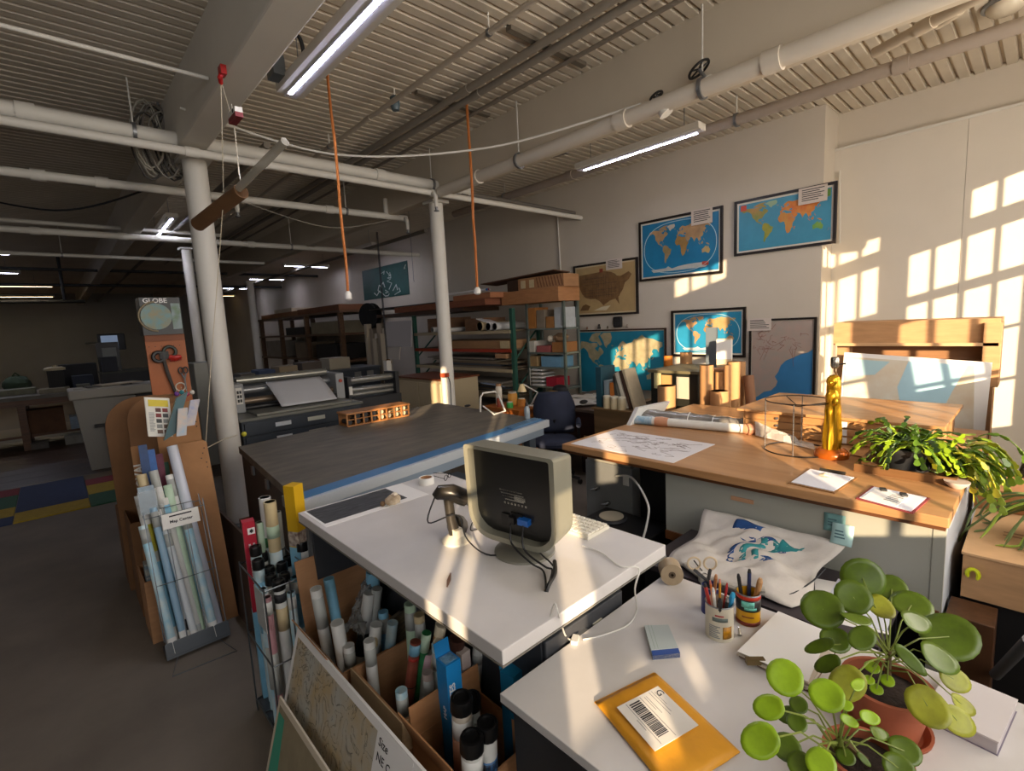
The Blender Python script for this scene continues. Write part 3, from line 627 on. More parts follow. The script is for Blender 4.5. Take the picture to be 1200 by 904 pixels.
L1 = [(1011, 678, 1.26, 23, 1, (.1, .8, -.4), dk), (1000, 700, 1.2, 20, .95, (.2, .7, -.1), dk), (964, 714, 1.16, 23, .95, (.3, .8, 0), dk), (1068, 709, 1.24, 21, 1, (.7, .4, .1), dk),
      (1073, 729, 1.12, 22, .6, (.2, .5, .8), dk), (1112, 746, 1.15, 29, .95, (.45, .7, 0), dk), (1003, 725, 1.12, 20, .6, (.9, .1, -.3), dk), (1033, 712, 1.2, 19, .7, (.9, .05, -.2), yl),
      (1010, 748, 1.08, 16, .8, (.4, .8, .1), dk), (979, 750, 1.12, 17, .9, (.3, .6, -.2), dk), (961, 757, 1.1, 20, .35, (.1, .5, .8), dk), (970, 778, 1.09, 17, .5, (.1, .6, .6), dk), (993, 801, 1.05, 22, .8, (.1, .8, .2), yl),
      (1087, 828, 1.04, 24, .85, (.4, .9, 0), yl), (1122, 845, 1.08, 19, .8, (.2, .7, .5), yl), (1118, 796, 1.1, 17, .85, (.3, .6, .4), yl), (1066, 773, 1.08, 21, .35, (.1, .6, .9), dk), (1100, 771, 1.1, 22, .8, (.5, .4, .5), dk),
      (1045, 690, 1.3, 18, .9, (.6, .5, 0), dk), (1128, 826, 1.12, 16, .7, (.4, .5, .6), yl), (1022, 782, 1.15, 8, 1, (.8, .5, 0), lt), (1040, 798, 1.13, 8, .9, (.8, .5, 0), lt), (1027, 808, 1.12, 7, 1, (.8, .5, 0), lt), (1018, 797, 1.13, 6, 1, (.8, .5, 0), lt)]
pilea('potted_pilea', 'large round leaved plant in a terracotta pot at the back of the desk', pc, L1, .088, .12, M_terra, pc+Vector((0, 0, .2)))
pc2 = Vector((1.10, .195, zd))
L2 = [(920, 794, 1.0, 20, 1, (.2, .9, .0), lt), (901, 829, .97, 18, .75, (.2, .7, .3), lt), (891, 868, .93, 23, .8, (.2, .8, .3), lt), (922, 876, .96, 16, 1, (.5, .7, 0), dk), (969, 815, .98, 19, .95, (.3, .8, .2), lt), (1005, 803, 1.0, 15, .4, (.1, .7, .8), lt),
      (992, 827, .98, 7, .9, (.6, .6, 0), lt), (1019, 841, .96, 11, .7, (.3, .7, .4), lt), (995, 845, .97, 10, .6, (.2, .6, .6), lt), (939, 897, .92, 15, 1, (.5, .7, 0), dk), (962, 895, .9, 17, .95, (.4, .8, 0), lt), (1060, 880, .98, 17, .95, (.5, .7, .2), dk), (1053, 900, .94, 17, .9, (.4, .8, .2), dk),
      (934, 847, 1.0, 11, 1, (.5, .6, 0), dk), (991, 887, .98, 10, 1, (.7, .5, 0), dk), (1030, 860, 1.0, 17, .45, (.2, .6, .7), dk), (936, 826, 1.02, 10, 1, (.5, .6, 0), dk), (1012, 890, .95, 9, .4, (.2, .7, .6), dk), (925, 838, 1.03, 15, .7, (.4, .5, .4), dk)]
pilea('potted_pilea', 'smaller sunlight coloured round leaved plant in a pot at the bottom edge of the photo', pc2, L2, .075, .10, M_terra, D(982, 862, 1.0))
# ================================================================ MAP TUBES, BOXES AND RACKS ON THE AISLE SIDE
TUBEG = 'rolled map tubes'
M_pblue = mat('#7fb6d2', .4, 0, .12, 5, None, 0, (1, 1, 3)); M_pwhite = mat('#d6d6d2', .45, 0, .04, 8); M_pbeige = mat('#c7b48c', .5, 0, .1, 9); M_pgreen = mat('#b9d2b8', .5, 0, .15, 9); M_pgrey = mat('#a9aca8', .5, 0, .08, 9)
M_cap = mat('#0f0f10', .3); M_lblue = mat('#8cc4dc', .35, 0, 0, 7, '#d5dcd8', 0, (3, 3, 1))
def mtube(p0, p1, r, m, label, cap=False, bands=(), group=TUBEG, seg=14, name='map_tube', inner=None):
    p0, p1 = Vector(p0), Vector(p1); d = (p1-p0); L = d.length; d.normalize()
    t = thing(name, label, 'map tube', p0, group)
    if cap: MB().cyl(p0, p1, r, r, seg).build('paper_roll', m, t); MB().lathe([(r*1.0, -.002), (r*1.14, 0), (r*1.14, .035), (r*1.05, .042), (r*.8, .043), (r*.78, .036), (.001, .036)], p1-d*.01, seg, d).build('black_cap', M_cap, t)
    else: MB().pipe(p0, p1, r, min(.004, r*.25), seg).build('paper_roll', m, t)
    for (f0, f1, bm_) in bands:
        a = p0+d*L*f0; b = p0+d*L*f1; MB().tube([a, b], r*1.02, seg, cap=False).build('printed_band', bm_, t, solid=.0006)
    return t
def wire(mb, pts, r=.0028): return mb.tube(pts, r, 5)
M_wire = mat('#6f7478', .35, .8)
# --- wire rack with sign (left)
t = thing('wire_rack', 'grey wire rack of rolled maps with a white sign leaning on the fibreboard stand', 'rack', (.4, 3.25, 0))
f = lambda x, y, z: Vector((x, y, z))
# rack leans: bottom near camera
x0, x1 = .26, .55
def rk(x, z, off=0): return Vector((x, 3.14+z*.30+off, z))
mb = MB()
for x in (x0, .355, .45, x1): wire(mb, [rk(x, .06), rk(x, .80)])
for z in (.10, .40, .76): wire(mb, [rk(x0, z), rk(x1, z), rk(x1, z, .12), rk(x0, z, .12), rk(x0, z)])
for x in (x0, x1): wire(mb, [rk(x, .06, .12), rk(x, .80, .12)])
mb.build('frame', M_wire, t)
mb = MB(); wire(mb, [rk(.335, .745, -.01), rk(.335, .80, -.01), rk(.50, .80, -.01), rk(.50, .745, -.01)]); wire(mb, [rk(.30, .02), (.25, 3.0, .004), (.55, 2.98, .004), rk(.5, .02)])
mb.build('foot_loop', M_wire, t)
MB().slab(rk(x0-.01, .02), rk(x1+.01, .02), rk(x1+.01, .02, .15), rk(x0-.01, .02, .15), (0, 0, .012)).build('tray', mat('#4a4f55', .4, .3), t)
MB().slab(rk(x0-.01, .02, -.003), rk(x1+.01, .02, -.003), rk(x1+.01, .10, -.003), rk(x0-.01, .10, -.003), (0, .003, 0)).build('tray_front', mat('#5a6066', .3, .2), t)
sg = MB().slab(rk(.335, .685, -.02), rk(.515, .685, -.02), rk(.515, .765, -.02), rk(.335, .765, -.02), (0, -.004, 0)).build('sign', mat('#e4e2dc', .5), t)
text('Map Center', 'sign_lettering', .023, rk(.425, .712, -.0245), (1, 0, 0), (0, .29, 1), M_ink, sg, .0004, 'CENTER', .0006)
lines(rk(.36, .735, -.0245), (.13, 0, 0), (0, .006, .02), 1, sg, M_ink, 'small_print', h=.5, ragged=0)
for (xb, xt, L, r, m, lb, bands) in (
    (.31, .265, .87, .026, M_pblue, 'long blue map roll at the left of the signed wire rack', ((.93, 1.0, M_pwhite), (.55, .95, M_pwhite), (.62, .8, mat('#d9cf3a', .5)), (.0, .12, M_pwhite))),
    (.375, .33, .78, .02, M_pwhite, 'narrow white map roll beside the long blue one in the wire rack', ((.1, .18, M_ink), (.45, .6, M_pblue))),
    (.42, .37, .83, .024, M_pwhite, 'white map roll with pale print behind the rack sign', ((.0, .1, M_pgrey), (.85, .95, M_pblue))),
    (.455, .425, .70, .026, M_pblue, 'pale blue map roll straight below the rack sign', ((.03, .06, M_ink), (.0, .2, M_pwhite))),
    (.52, .46, 1.12, .028, mat('#c6cbd8', .4), 'tallest plain bluish white roll in the signed wire rack', ()),
    (.345, .292, .98, .026, M_pbeige, 'cream map roll rising behind the left end of the wire rack', ((.9, .93, M_kraft),)),
    (.40, .345, 1.0, .023, M_pgrey, 'grey lettered map roll rising behind the rack sign', ((.8, .9, M_pwhite),)),
    (.435, .40, .9, .022, M_pgreen, 'short greenish map roll at the middle of the signed wire rack', ())):
    a = rk(xb, .034, .05+.04*(r > .024)+.03*random.random()); b = a+Vector((xt-xb, L*.29, L*.96)); mtube(a, b, r, m, lb, bands=bands)
# --- fibreboard display stands: tall boards with rounded tops and cardboard pockets
M_fib = mat('#9c7048', .8, 0, .12, 7, None, .05); M_fibd = mat('#7a5636', .85, 0, .12, 6)
def board(x0, x1, y, z1, lean, rnd, label, m=M_fib, th=.012, z0=0, name='display_board'):
    pts = []
    n = 7
    for i in range(n+1): a = math.pi-math.pi/2*i/n; pts.append((x0+rnd+rnd*math.cos(a), z1-rnd+rnd*math.sin(a)))
    pts += [(x1-.015, z1), (x1, z1-.02), (x1, z0), (x0, z0)]
    q = [Vector((x, y+lean*(z-z0), z)) for x, z in pts]
    t = thing(name, label, 'display board', ((x0+x1)/2, y, z0)); MB().prism(q[::-1], (0, th, 0)).build('panel', m, t)
    mb = MB()
    for i in range(5): c = Vector((x1-.02-.012*i*(i < 3), 0, z1-.05-.03*i)); c.y = y+lean*(c.z-z0); mb.cyl(c+Vector((0, -.002, 0)), c+Vector((0, .004, 0)), .004, .004, 8)
    mb.build('pin_holes', M_black, t)['kind'] = 'stuff'; return t
board(.46, .655, 3.37, 1.10, .25, .05, 'brown fibreboard panel standing behind the signed wire rack')
board(.42, .66, 3.75, 1.34, .05, .1, 'second fibreboard panel with rounded corner behind the leaning books')
board(.30, .60, 4.0, 1.38, .04, .16, 'third rounded fibreboard panel in the stand row', M_fibd)
board(.20, .52, 4.3, 1.36, .04, .2, 'darkest rounded fibreboard panel nearest the rug', M_fibd)
def obj_box(name, label, cat, x0, x1, y0, y1, z0, z1, m, group=None): return tag(MB().box(x0, x1, y0, y1, z0, z1).build(name, m, None, bevel=.003), label, cat, group)
# stepped cardboard pockets along the floor
def carton(x0, x1, y0, y1, z0, z1, label, m=M_kraft, flaps=(), th=.006, name='cardboard_box', mi=None, slope=0):
    t = thing(name, label, 'box', ((x0+x1)/2, (y0+y1)/2, z0)); mi = mi or m
    MB().box(x0, x1, y0, y1, z0, z0+th).build('bottom', m, t)
    for (nm, a) in (('side', (x0, x0+th, y0, y1)), ('side', (x1-th, x1, y0, y1)), ('side', (x0+th, x1-th, y0, y0+th)), ('side', (x0+th, x1-th, y1-th, y1))): MB().box(*a, z0+th, z1).build(nm, m, t)
    for (side, ln, ang) in flaps:
        a = math.radians(ang); o = ln*math.cos(a); h = ln*math.sin(a)
        q = {'x-': [(x0, y0), (x0, y1), (-o, 0)], 'x+': [(x1, y1), (x1, y0), (o, 0)], 'y-': [(x1, y0), (x0, y0), (0, -o)], 'y+': [(x0, y1), (x1, y1), (0, o)]}[side]
        p0 = Vector((*q[0], z1)); p1 = Vector((*q[1], z1)); dv = Vector((*q[2], h)); nn = (p1-p0).cross(dv).normalized()*.004
        MB().slab(p0, p1, p1+dv, p0+dv, nn).build('flap', m, t)
    return t
carton(.22, .46, 3.42, 3.72, 0, .38, 'low cardboard pocket of small boxes below the fibreboard stands')
carton(.22, .40, 3.82, 4.18, 0, .62, 'taller cardboard pocket beside the stands at the aisle', M_fibd)
carton(.2, .42, 4.35, 4.65, 0, .55, 'dark cardboard pocket nearest the rug', M_fibd)
obj_box('small_carton', 'small white and blue carton in the low pocket', 'carton', .235, .30, 3.45, 3.53, .007, .47, mat('#b9b4a8', .6, 0, 0, 9, '#4d7488', 0, (1, 1, 9)))
obj_box('small_carton', 'orange picture carton in the low pocket', 'carton', .31, .385, 3.46, 3.54, .007, .42, mat('#9a4a22', .6, 0, 0, 9, '#6b4a33', 0, (1, 1, 9)))
obj_box('small_carton', 'plain tan carton at the rear of the low pocket', 'carton', .25, .33, 3.58, 3.66, .007, .5, M_fib)
# books and boxed games on the stands
def book(o, u, v, n, m, label, name='book', pages=True, cat='book', group='books on the display stands'):
    o, u, v, n = Vector(o), Vector(u), Vector(v), Vector(n); t = thing(name, label, cat, o, group)
    nn = n.normalized()*.003
    MB().slab(o, o+u, o+u+v, o+v, nn).build('cover', m, t); MB().slab(o+n-nn, o+u+n-nn, o+u+v+n-nn, o+v+n-nn, nn).build('back_cover', m, t)
    MB().slab(o+nn+u*.03+v*.01, o+u*.98+v*.01+nn, o+u*.98+v*.99+nn, o+v*.99+nn+u*.03, n-2*nn).build('pages', mat('#d8cdb4', .8), t)
    return t
a = P(174, 512, y=3.62); b3 = P(203, 512, y=3.62); 
k = book(a, (b3-a), (.01, .02, .235), (0, .03, 0), mat('#e2dfd6', .5), 'white paperback with yellow title and small colour pictures', group=None)
oo = a+Vector((0, -.0008, 0)); uu = (b3-a); vv = Vector((.01, .02, .235))
sheet('yellow_title', mat('#d5bf2c', .5), oo+uu*.12+vv*.78-Vector((0, .001, 0)), uu*.8, vv*.17, .0008, k)
for i in range(5):
    for j in range(2): sheet('cover_picture', mat(('#5a2a24', '#7a2020', '#3a3a3a', '#8a8a86', '#6a5040')[(i+j) % 5], .5), oo+uu*(.38+.28*j)+vv*(.64-.14*i)-Vector((0, .001, 0)), uu*.22, vv*.1, .0008, k)
lines(oo+uu*.08+vv*.05-Vector((0, .001, 0)), uu*.28, vv*.65, 16, k, M_grey)
a = P(192, 517, y=3.55); book(a, (.065, .0, .035), (.095, .03, .24), (.0, .03, -.0), mat('#1f5158', .4), 'tall teal book leaning across the stand', group=None)
a = P(207, 512, y=3.5); book(a, (.05, 0, .0), (.03, .03, .16), (0, .02, 0), mat('#7fa8c8', .45, 0, 0, 9, '#d8b48a'), 'slim blue and cream pamphlet on the stand', 'pamphlet', group=None)
a = P(217, 500, y=3.52); book(a, (.05, 0, .0), (.05, .03, .15), (0, .02, 0), mat('#c9b8a0', .45, 0, 0, 9, '#6f86b8'), 'pale pictured pamphlet leaning right on the stand', 'pamphlet', group=None)
random.seed(21)
for i, (px, py, col, hh, lb) in enumerate(((168, 562, '#23416f', .25, 'dark blue boxed guide in the lower pocket'), (177, 565, '#2f62a8', .24, 'bright blue guide in the lower pocket'), (186, 566, '#7a2f4a', .22, 'maroon guide in the lower pocket'), (192, 570, '#2b5c46', .19, 'green guide in the lower pocket'), (183, 577, '#39709c', .15, 'low steel blue guide in front of the pocket'), (164, 568, '#6a7f92', .26, 'grey slim guide at the left of the pocket'))):
    a = P(px, py, y=3.6+.02*i); book(a-Vector((0, 0, .05)), (.042, 0, 0), (.0, .02, hh), (0, .015, 0), mat(col, .45, 0, .2, 20), lb, group=None)
s = thing('lettered_card', 'brown card with white upright lettering on the stand', 'sign', P(161, 575, y=3.7)); a = P(161, 577, y=3.7)
sheet('panel', M_fib, a, (.05, 0, 0), (0, .01, .28), .004, s); text('OVAL', 'white_lettering', .06, a+Vector((.042, -.005, .03)), (0, .0, 1), (-1, 0, 0), M_white, s, .0006, bold=.002)
# clear acrylic leaflet holder
t = thing('leaflet_holder', 'clear leaflet holder hanging on the stand front', 'holder', P(170, 600, y=3.4)); a = P(165, 605, y=3.4)
sheet('front_plate', mat('#c6d2da', .1, alpha=.35), a, (.085, 0, 0), (0, .02, .13), .002, t); sheet('leaflet', mat('#8fa0ae', .5, 0, .2, 30), a+Vector((.005, .012, .005)), (.075, 0, 0), (0, .02, .15), .001, t)
# pegboard end cap with tools, globe box on top
t = thing('peg_stand', 'orange pegboard stand holding tools below the globe box', 'stand', (.65, 4.74, 0))
MB().box(.53, .79, 4.71, 4.735, 0, 1.78).build('board', mat('#a25a2c', .55, 0, .15, 4), t); MB().box(.545, .775, 4.735, 5.0-.12, 0, .05).build('foot', M_fibd, t)
mb = MB(); 
for i in range(6): mb.cyl((.55+.04*i, 4.7095, 1.70), (.55+.04*i, 4.711, 1.70), .004, .004, 6)
mb.build('peg_holes', M_black, t); MB().box(.53, .79, 4.70, 4.711, 1.74, 1.79).build('top_rail', mat('#7d4524', .6), t)
def hoop(c, r, tr, m, name, label, cat='ring'): 
    c = Vector(c); return tag(MB().tube([c+Vector((r*math.cos(a), 0, r*math.sin(a))) for a in [i*math.pi/10 for i in range(20)]], tr, 6, closed=True).build(name, m), label, cat)
hoop((.715, 4.69, 1.37), .032, .005, mat('#c9bfae', .4), 'tape_ring', 'pale ring hanging low on the pegboard')
hoop((.675, 4.685, 1.655), .04, .012, mat('#1e2a22', .5), 'cord_coil', 'dark coiled cord hanging near the top of the pegboard', 'coil')
hoop((.60, 4.685, 1.62), .036, .014, M_black, 'cord_coil', 'black coiled cord hanging at the left of the pegboard', 'coil')
t = thing('stapler', 'red stapler hanging on the pegboard', 'stapler', (.71, 4.69, 1.6)); MB().tube([(.665, 4.685, 1.615), (.70, 4.68, 1.60), (.745, 4.685, 1.612)], [.018, .026, .014], 8).build('body', mat('#b02a22', .4), t); MB().tube([(.67, 4.682, 1.585), (.745, 4.682, 1.59)], .01, 6).build('lower_jaw', mat('#8a201b', .4), t)
t = thing('shears', 'dark shears hanging by the handles on the pegboard', 'shears', (.755, 4.69, 1.4))
for s_ in (-1, 1):
    c = Vector((.748+.016*s_, 4.688, 1.50)); MB().tube([c+Vector((.015*math.cos(a), 0, .024*math.sin(a))) for a in [i*math.pi/7 for i in range(14)]], .005, 6, closed=True).build('handle_loop', M_black, t)
    MB().tube([c+Vector((0, 0, -.024)), (.75, 4.688, 1.43), (.752-.003*s_, 4.688, 1.34)], [.006, .007, .002], 6).build('blade', M_steel, t)
t = thing('long_tool', 'long dark clamp bar hanging diagonally on the pegboard', 'tool', (.65, 4.69, 1.3)); MB().tube([(.625, 4.685, 1.64), (.64, 4.685, 1.5), (.68, 4.685, 1.3)], [.012, .014, .008], 8).build('bar', mat('#3a3430', .5), t); MB().box(.605, .665, 4.675, 4.7, 1.6, 1.66).build('jaw', M_dark, t)
t = thing('globe_box', 'black globe carton with a globe picture standing on the pegboard', 'carton', (.655, 4.76, 1.79)); MB().box(.525, .785, 4.68, 4.9, 1.79, 2.075).build('carton', mat('#101214', .4), t)
MB().cyl((.62, 4.6795, 1.93), (.62, 4.675, 1.93), .1, .1, 30).build('printed_globe', mat('#4a8a94', .4, 0, 0, 12, '#8a7a4a'), t)
MB().tube([Vector((.62+.112*math.cos(a), 4.676, 1.93+.112*math.sin(a))) for a in [math.radians(90+i*18) for i in range(11)]], .007, 5).build('printed_meridian', mat('#7a6a4a', .5), t)
MB().box(.72, .78, 4.677, 4.68, 1.83, 2.03).build('side_picture', mat('#5c7a52', .5, 0, 0, 14, '#8d9aa4'), t)
text('GLOBE', 'carton_lettering', .05, (.545, 4.678, 2.035), (1, 0, 0), (0, 0, 1), M_paper, t, .0005, bold=.001)
# small toys / keyrings at the stand top
random.seed(4)
for i, col in enumerate(('#6a3a8a', '#2f7f86', '#a03a5a', '#c9c4ba')):
    c = P(207+6*i, 462-2*(i % 2), y=4.0); t = thing('key_fob', ('purple', 'teal', 'pink', 'white')[i]+' key fob on the rim of the stand', 'key fob', c, 'key fobs on the stand'); MB().ball(c, .016, 8, 6).build('charm', mat(col, .4), t); MB().cyl(c+Vector((0, 0, .012)), c+Vector((0, 0, .04)), .002, .002, 5).build('loop', M_chrome, t)
# ================================================================ LOWER WIRE RACK OF CAPPED TUBES
t = thing('wire_rack', 'low wire rack crowded with black capped map tubes by the leaning map', 'rack', (.6, 2.2, 0))
rx0, rx1, ry0, ry1 = .50, .70, 2.07, 2.42
mb = MB()
for x, y in ((rx0, ry0), (rx1, ry0), (rx1, ry1), (rx0, ry1), ((rx0+rx1)/2, ry0)): wire(mb, [(x, y, 0), (x, y, .74)], .0035)
for z in (.06, .40, .73): wire(mb, [(rx0, ry0, z), (rx1, ry0, z), (rx1, ry1, z), (rx0, ry1, z), (rx0, ry0, z)], .0035)
for y in (2.19, 2.3): wire(mb, [(rx0, y, .06), (rx1, y, .06)])
mb.build('frame', M_wire, t); MB().box(rx0, rx1, ry0, ry1, .045, .057).build('tray', mat('#4a4f55', .4, .3), t)
MB().slab((rx0-.004, ry0, .55), (rx0-.004, ry0+.12, .55), (rx0-.004, ry0+.12, .72), (rx0-.004, ry0, .72), (-.002, 0, 0)).build('sign_plate', mat('#b9bcba', .3), t)
def cone(px, py, y, r, m, label, cap=True, lean=(0, 0), bands=(), zb=.06, **k):
    top = P(px, py, y=y); base = Vector((top.x-lean[0], top.y-lean[1], zb)); return mtube(base, top, r, m, label, cap, bands, **k)
bn = ((.93, .985, M_pwhite), (.8, .9, M_pgrey))
cone(300, 648, 2.36, .022, M_lblue, 'black capped blue tube at the back left of the low rack', bands=((.9, .98, M_lblue),))
cone(303, 664, 2.30, .022, M_lblue, 'black capped pale blue tube front left of the low rack', bands=((.55, .9, M_pblue),))
cone(316, 672, 2.32, .02, M_pwhite, 'black capped white tube in the second row of the low rack', bands=bn)
cone(318, 682, 2.22, .021, M_pwhite, 'black capped white tube in the middle of the low rack', bands=bn)
cone(327, 688, 2.14, .023, M_pwhite, 'foremost black capped white tube with square emblem', bands=((.9, .96, M_ink), (.7, .86, M_pbeige)))
cone(331, 667, 2.3, .021, M_pgrey, 'black capped grey tube behind the foremost one', bands=bn)
cone(334, 680, 2.2, .02, M_pbeige, 'black capped beige tube beside the foremost one', bands=bn)
cone(355, 642, 2.28, .026, M_pwhite, 'big black capped tube beneath the yellow carton', bands=bn)
cone(374, 642, 2.36, .022, M_pwhite, 'black capped white tube beside the counter post', bands=bn)
cone(310, 583, 2.42, .026, M_pwhite, 'tall white map roll with a green emblem above the red carton', False, bands=((.75, .8, mat('#3a7a4a', .5)), (.3, .75, M_lblue)))
cone(316, 588, 2.36, .027, M_pbeige, 'tall cream and blue map roll above the capped tubes', False, bands=((.82, .88, M_pgreen), (.2, .75, M_lblue)))
cone(324, 600, 2.44, .02, M_pgrey, 'slim grey map roll behind the tall cream roll', False)
cone(304, 612, 2.42, .018, M_pgreen, 'slim greenish map roll between red carton and tall rolls', False)
cone(370, 660, 2.28, .022, M_lblue, 'blue map roll with black label strip beside the flap', False, bands=((.9, .93, M_ink),))
cone(382, 658, 2.24, .021, M_lblue, 'second blue map roll with black label strip beside the flap', False, bands=((.9, .93, M_ink),))
cone(358, 662, 2.2, .018, M_pgrey, 'grey printed roll behind the leaning blue rolls', False)
# square cartons standing in the rack
def sqtube(px, py, y, w, L, m, label, extra=None, name='square_map_carton', rz=.5, zb=None):
    top = P(px, py, y=y); t = thing(name, label, 'carton', (top.x, top.y, top.z-L)); MB().obox((top.x, top.y, top.z-L), w, w, L, rz).build('carton', m, t)
    return t, top
t, top = sqtube(343, 568, 2.30, .058, .62, mat('#d6a912', .5), 'tall yellow square carton standing above the capped tubes')
R = Matrix.Rotation(.5, 3, 'Z')
MB().obox((top.x, top.y, top.z-.285), .0595, .0595, .07, .5).build('printed_foot', mat('#d8cdbd', .5, 0, 0, 45, '#6a4a4a'), t); MB().obox((top.x, top.y, top.z-.62), .0592, .0592, .33, .5).build('blue_panel', M_pblue, t)
t, top = sqtube(290, 610, 2.42, .05, .93, mat('#b01c34', .5), 'crimson square carton with a white maple leaf panel', rz=-.15)
f0 = Vector((top.x-.0, top.y-.026, top.z-.055)); pnl = MB().obox(f0+Vector((.004, .0005, -.005)), .03, .002, .03, -.15).build('flag_panel', M_paper, t)
lf = [(0, .012), (.003, .006), (.008, .008), (.006, .001), (.01, -.002), (.002, -.007), (0, -.011), (-.002, -.007), (-.01, -.002), (-.006, .001), (-.008, .008), (-.003, .006)]
MB().prism([Vector((f0.x+.004+x, f0.y-.0018, f0.z+.010+z)) for x, z in lf], (0, -.0008, 0)).build('leaf_emblem', M_ink, pnl)
mb = MB()
for i in range(2):
    z = top.z-.10
    while z > top.z-.28: h = random.uniform(.008, .02); mb.obox((top.x-.009+i*.018, top.y-.0262-.0*i, z-h), .008, .001, h-.003, -.15); z -= h
mb.build('side_lettering', M_pwhite, t); MB().obox((top.x, top.y, top.z-.93), .0515, .0515, .50, -.15).build('blue_lower_panel', M_pblue, t)
# leaning rolls by the flap
mtube((.69, 1.90, .1), P(370, 690, y=1.86), .022, M_pwhite, 'white printed roll leaning out of the rear box', bands=((.75, .95, M_pgrey),))
mtube((.74, 1.88, .1), P(385, 678, y=1.92), .021, M_pblue, 'pale blue roll leaning out of the rear box', bands=((.0, .5, M_pgrey),))
mtube((.70, 1.78, .1), P(395, 730, y=1.74), .024, M_pwhite, 'thick white roll leaning low at the rear box flap')
# ================================================================ BOXES OF TUBES BELOW THE COUNTER
zb1 = .55
carton(.645, .92, 1.275, 1.62, 0, zb1, 'open brown box with pale folded rim full of map tubes below the counter', M_kraft)
t = bpy.data.objects['cardboard_box.003'] if 'cardboard_box.003' in bpy.data.objects else None
rim = thing('folded_rim', 'pale folded cardboard rim hanging over the open box', 'flap', (.64, 1.3, .45))
MB().slab((.640, 1.27, .45), (.640, 1.625, .45), (.644, 1.625, .552), (.644, 1.27, .552), (-.004, 0, 0)).build('long_flap', card('#c8a878'), rim)
MB().slab((.64, 1.266, .46), (.80, 1.270, .43), (.80, 1.273, .552), (.64, 1.272, .552), (0, -.004, 0)).build('short_flap', card('#c8a878'), rim)
carton(.62, .93, 1.66, 2.0, 0, .52, 'rear brown box with a tall raised flap below the counter', M_kraft, (('y+', .3, 80), ('x-', .1, 60)))
carton(.66, .93, .98, 1.25, 0, .50, 'front brown box holding blue cartons beneath the counter corner', card('#b87a3a'), (('x-', .12, 70), ('y+', .10, 85)))
# tubes in the main box
def btube(px, py, z, r, m, label, cap=False, bands=(), base=None, **k):
    top = P(px, py, z=z); b = Vector(base) if base else Vector((min(max(top.x, .68), .90), min(max(top.y, 1.30), 1.6), .01)); return mtube(b, top, r, m, label, cap, bands, **k)
M_red = mat('#8f4a3a', .5, 0, .2, 30)
btube(487, 752, .66, .019, M_red, 'brown striped map roll with blue top in the open box', bands=((.93, .99, M_pblue), (.9, .915, mat('#b02a22', .5)), (.75, .755, M_dark), (.65, .655, M_dark)), base=(.70, 1.50, .01))
btube(500, 742, .68, .017, mat('#2c7a4a', .5, 0, .3, 25), 'green printed map roll in the open box', bands=((.9, 1, M_pgreen),), base=(.74, 1.53, .01))
btube(502, 765, .60, .021, M_pgrey, 'dull grey map roll in the open box', bands=((.9, 1, mat('#c9a8b0', .5)),), base=(.74, 1.42, .01))
btube(515, 752, .66, .022, mat('#d8cbb0', .5), 'cream map roll catching the sun in the open box', bands=((.95, 1, M_kraft),), base=(.79, 1.46, .01))
btube(514, 782, .56, .02, M_pbeige, 'beige map roll low in the open box', base=(.76, 1.38, .01))
btube(517, 732, .70, .021, mat('#d8cbb0', .5), 'second sunlit cream roll at the back of the open box', bands=((.9, .94, M_kraft),), base=(.82, 1.55, .01))
btube(561, 756, .63, .02, M_pwhite, 'white roll tip peeping below the counter corner', bands=((.9, .95, M_pgrey),), base=(.88, 1.33, .01))
btube(536, 748, .68, .028, mat('#4a2c22', .6), 'dark brown poster roll below the counter edge', base=(.84, 1.44, .01))
t, top = sqtube(541, 762, 1.30, .04, .6, mat('#d8c8c0', .5, 0, .1, 20), 'pale pink lettered carton among the box tubes', rz=.1)
text('States', 'side_lettering', .032, Vector((top.x+.012, top.y-.0205, top.z-.20)), (.0, 0, 1), (-1, 0, 0), M_ink, t, .0006)
# blue carton UNITED STATES
t, top = sqtube(525, 772, 1.225, .055, .52, mat('#1f86c8', .4), 'bright blue square map carton with white lettering in the open box', rz=0)
MB().slab((top.x-.0275, top.y+.0275, top.z), (top.x+.0275, top.y+.0275, top.z), (top.x+.0275, top.y+.035, top.z+.045), (top.x-.0275, top.y+.035, top.z+.045), (0, .002, 0)).build('open_tuck_flap', mat('#1f86c8', .4), t)
MB().box(top.x-.022, top.x+.022, top.y-.02, top.y+.02, top.z-.001, top.z+.0015).build('end_print', mat('#3a6a8a', .5, 0, 0, 60, '#9ac0d8'), t)
text('STATES', 'carton_lettering', .03, Vector((top.x+.000, top.y-.0282, top.z-.165)), (0, 0, 1), (-1, 0, 0), M_paper, t, .0006, bold=.0006); text('50', 'carton_lettering', .026, Vector((top.x+.0245, top.y-.0282, top.z-.165)), (0, 0, 1), (-1, 0, 0), M_paper, t, .0006, bold=.0006)
text('MAP', 'carton_lettering', .022, Vector((top.x-.0282, top.y-.012, top.z-.19)), (0, 0, 1), (0, 1, 0), M_paper, t, .0006)
t, top = sqtube(600, 785, 1.10, .055, .5, mat('#1a6f92', .45), 'darker teal blue square carton between counter and desk', rz=.15)
MB().slab((top.x-.0275, top.y+.0275, top.z), (top.x+.0275, top.y+.0275, top.z), (top.x+.0275, top.y+.035, top.z+.04), (top.x-.0275, top.y+.035, top.z+.04), (0, .002, 0)).build('open_tuck_flap', mat('#1a6f92', .45), t)
